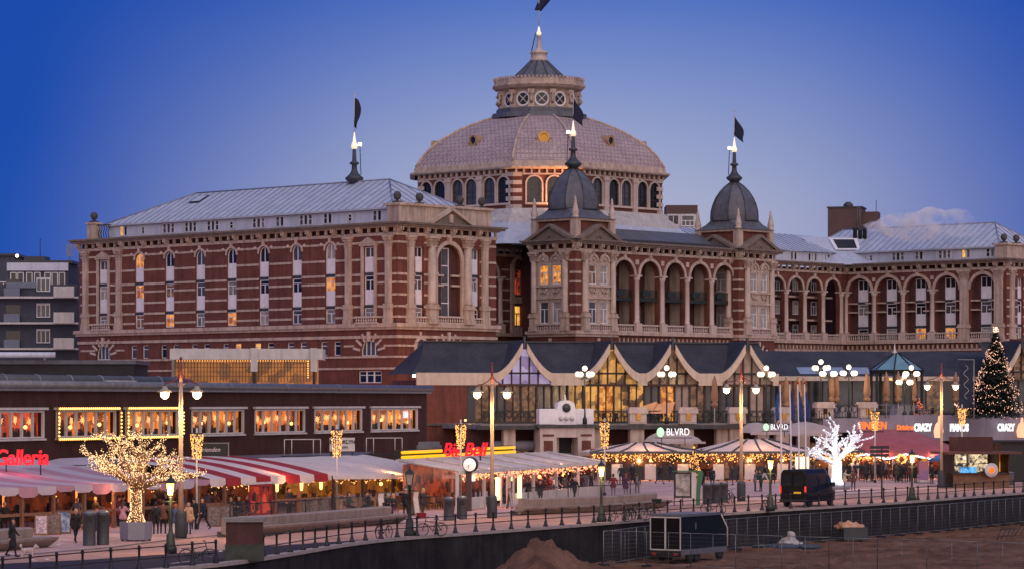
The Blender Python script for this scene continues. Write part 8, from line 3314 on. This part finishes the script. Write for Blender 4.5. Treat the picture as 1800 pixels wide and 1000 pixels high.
def fence_line(pts, label, group):
    pts = [Vector(p) for p in pts]
    cum = [0]
    for a, b in zip(pts, pts[1:]):
        cum.append(cum[-1] + (b - a).length)

    def at(s):
        for i in range(len(pts) - 1):
            if s <= cum[i + 1] or i == len(pts) - 2:
                return pts[i] + (pts[i + 1] - pts[i]).normalized() * (s - cum[i])
    n = int(cum[-1] / FPL)
    for k in range(n):
        a, b = at(k * FPL), at((k + 1) * FPL)
        d = b - a
        o = thing('site_fence_panel', label, 'fence panel', (a.x, a.y, SG + .05), math.atan2(d.y, d.x), group)
        put('frame', fpm[0], o)
        q = put('wire_mesh', fpm[1], o)
        q['kind'] = 'stuff'
        put('foot_block', foot, o, T(0, 0, -.02))


dpt = lambda x, D: (XD(x, D), D)
fence_line([dpt(1061, 172), dpt(1110, 176.5)] + [tuple(off(i, -1.3)) for i in range(len(edge)) if 179 < edge[i].y < 245][::4], 'grey wire site fence panel standing along the foot of the sea wall', 'site fence along the sea wall')
fence_line([dpt(1061, 173), dpt(1328, 167), dpt(1840, 157)], 'grey wire site fence panel in front of the trailer and the open sand', 'site fence on the sand')


def heap(name, label, px, py, sx, sy, sz, m, seed, z=SG, n=60):
    rg = random.Random(seed)
    P = []
    for k in range(n):
        a, r = rg.uniform(0, 6.28), rg.random() ** .6
        x, y = r * math.cos(a) * sx, r * math.sin(a) * sy
        h = sz * (1 - r) * rg.uniform(.5, 1)
        P.append(((x, y, 0), (x + rg.uniform(-.2, .2), y, h), .16, rg.uniform(.08, .2), 0))
    me_ = remeshed(name, P, .06, 1, 2)
    o = put(name, me_)
    o.location = G(px, py, z)
    o.material_slots[0].link = 'OBJECT'
    o.material_slots[0].material = MATS[m]
    return tag(o, label, 'heap')


heap('tarpaulin_heap', 'crumpled white and grey tarpaulin heap on the sand behind the fence', 1388, 958, .8, .6, .9, mat('tarp', (.25, .25, .27), .7, 0, 2.5, col2=(.5, .48, .46)).name, 1)
heap('tarpaulin_sheet', 'flat dark blue sheet lying under the tarpaulin heap', 1382, 961, 2.2, .9, .16, mat('tarp_blue', (.03, .05, .08), .6, .3, 1.5).name, 2, n=90)
cr_ = thing('site_crate', 'dark site crate under a pile of orange bags', 'crate', G(1500, 950, SG), R(10))
MB().box(-.85, .85, -.6, .6, .08, .95).build('box', mat('crate_grey', (.05, .055, .06), .7, .2, 1), cr_)
for x in (-.6, .5):
    MB().box(x, x + .14, -.6, .6, 0, .08).build('runner', 'dark_wood', cr_)
p_ = G(1498, 950, SG)
hb_ = heap('bag_pile', 'pile of orange and white bags on the site crate', 1492, 944, .95, .5, .45, mat('bags', (.50, .17, .04), .7, 0, 2.2, col2=(.58, .46, .36)).name, 3)
hb_.location = p_ + Vector((-.25, 0, .95))
bw = thing('twisted_barrier', 'bent black metal frame lying on the sand', 'scrap', G(1765, 951, SG), R(20))
mb = MB()
for k in range(4):
    mb.tube([(k * .35 - .6, 0, .05), (k * .35 - .1, .2, .85)], .03, 5)
mb.tube([(-.7, 0, .1), (.6, 0, .1)], .03, 5)
mb.tube([(-.15, .2, .85), (1.1, .2, .85)], .03, 5)
mb.build('bars', 'iron', bw)
bw2 = dup(bw, G(1797, 944, SG), R(-15), 'second bent black metal frame beside the first on the sand')

# small litter and a gold wreath
wr = thing('gold_wreath', 'round gold light wreath on the rose tent front', 'wreath', (XD(1585, 277), 277, 1.9), 0)
mb = MB()
rg = random.Random(8)
for k in range(90):
    a = rg.uniform(0, 6.28)
    r = .38 + rg.gauss(0, .07)
    mb.octa((r * math.cos(a), rg.gauss(0, .05), r * math.sin(a)), .06)
o = mb.build('fairy_lights', 'bulb_gold', wr)
o['kind'] = 'stuff'
mb = MB()
for k in range(16):
    a0, a1 = 2 * math.pi * k / 16, 2 * math.pi * (k + 1) / 16
    mb.tube([(.38 * math.cos(a0), .05, .38 * math.sin(a0)), (.38 * math.cos(a1), .05, .38 * math.sin(a1))], .04, 5)
mb.build('ring', 'fir', wr)
rgl = random.Random(15)
for k, (x, y) in enumerate(((58, 985), (83, 984), (102, 958), (180, 957), (388, 969), (770, 905), (730, 925), (752, 917), (805, 914), (643, 924))):
    mb = MB()
    a = [rgl.uniform(.08, .2) for _ in range(4)]
    mb.add([(-a[0], -.05, .012), (a[1], -.08, .02), (a[2], .1, .05), (-a[3], .08, .012), (0, 0, .09)], [(0, 1, 4), (1, 2, 4), (2, 3, 4), (3, 0, 4)])
    o = mb.build('paper_scrap', 'offwhite', None, G(x, y))
    o.rotation_euler.z = rgl.uniform(0, 3)
    tag(o, 'scrap of white paper lying on the promenade paving', 'litter', 'paper scraps on the promenade')

# ================================================================== STEAM
P = []
rg = random.Random(9)
for k in range(34):
    t = rg.random() ** .8
    px = 1508 + 190 * t
    py = 404 - 8 * math.sin(t * 3) + rg.uniform(-12, 10) * (.35 + t)
    D = 404 + rg.uniform(-2, 2)
    p = WP(px, py, D)
    r = .55 + 1.5 * min(1, t * 2.2) * rg.uniform(.5, 1)
    P.append((tuple(p), tuple(p + Vector((rg.uniform(.3, 2.0), 0, rg.uniform(-.2, .5)))), r, r * .8, 0))
sm = remeshed('steam_plume', P, .4, 1, 4)
so_ = put('steam_plume', sm)
so_['kind'] = 'stuff'
vm = bpy.data.materials.new('steam')
vm.use_nodes = True
n, l = vm.node_tree.nodes, vm.node_tree.links
n.remove(n['Principled BSDF'])
pv_ = n.new('ShaderNodeVolumePrincipled')
pv_.inputs['Color'].default_value = (1, 1, 1, 1)
geo = n.new('ShaderNodeTexCoord')
nz = n.new('ShaderNodeTexNoise')
nz.inputs['Scale'].default_value = .55
nz.inputs['Detail'].default_value = 4
l.new(geo.outputs['Object'], nz.inputs[0])
sp_x = n.new('ShaderNodeSeparateXYZ')
l.new(geo.outputs['Object'], sp_x.inputs[0])
fx = n.new('ShaderNodeMapRange')
fx.inputs[1].default_value, fx.inputs[2].default_value = XD(1515, 404), XD(1710, 404)
fx.inputs[3].default_value, fx.inputs[4].default_value = 2.4, .3
l.new(sp_x.outputs[0], fx.inputs[0])
mr2 = n.new('ShaderNodeMapRange')
mr2.inputs[1].default_value, mr2.inputs[2].default_value = .46, .72
l.new(nz.outputs[0], mr2.inputs[0])
mm = n.new('ShaderNodeMath')
mm.operation = 'MULTIPLY'
l.new(fx.outputs[0], mm.inputs[0])
l.new(mr2.outputs[0], mm.inputs[1])
l.new(mm.outputs[0], pv_.inputs['Density'])
l.new(pv_.outputs[0], n['Material Output'].inputs['Volume'])
so_.material_slots[0].link = 'OBJECT'
so_.material_slots[0].material = vm
cy.volume_step_rate = 2.0
cy.volume_max_steps = 64
# fine trim too small to pick apart
for o in hotel.children:
    if o.name.split('.')[0] in ('stone_banding', 'bracket_course', 'voussoir_fan', 'drum_trim', 'arcade_trim', 'window_bay', 'string_course', 'window_arch', 'stay_frame', 'roof_grille', 'gallery_floor'):
        o['kind'] = 'stuff'
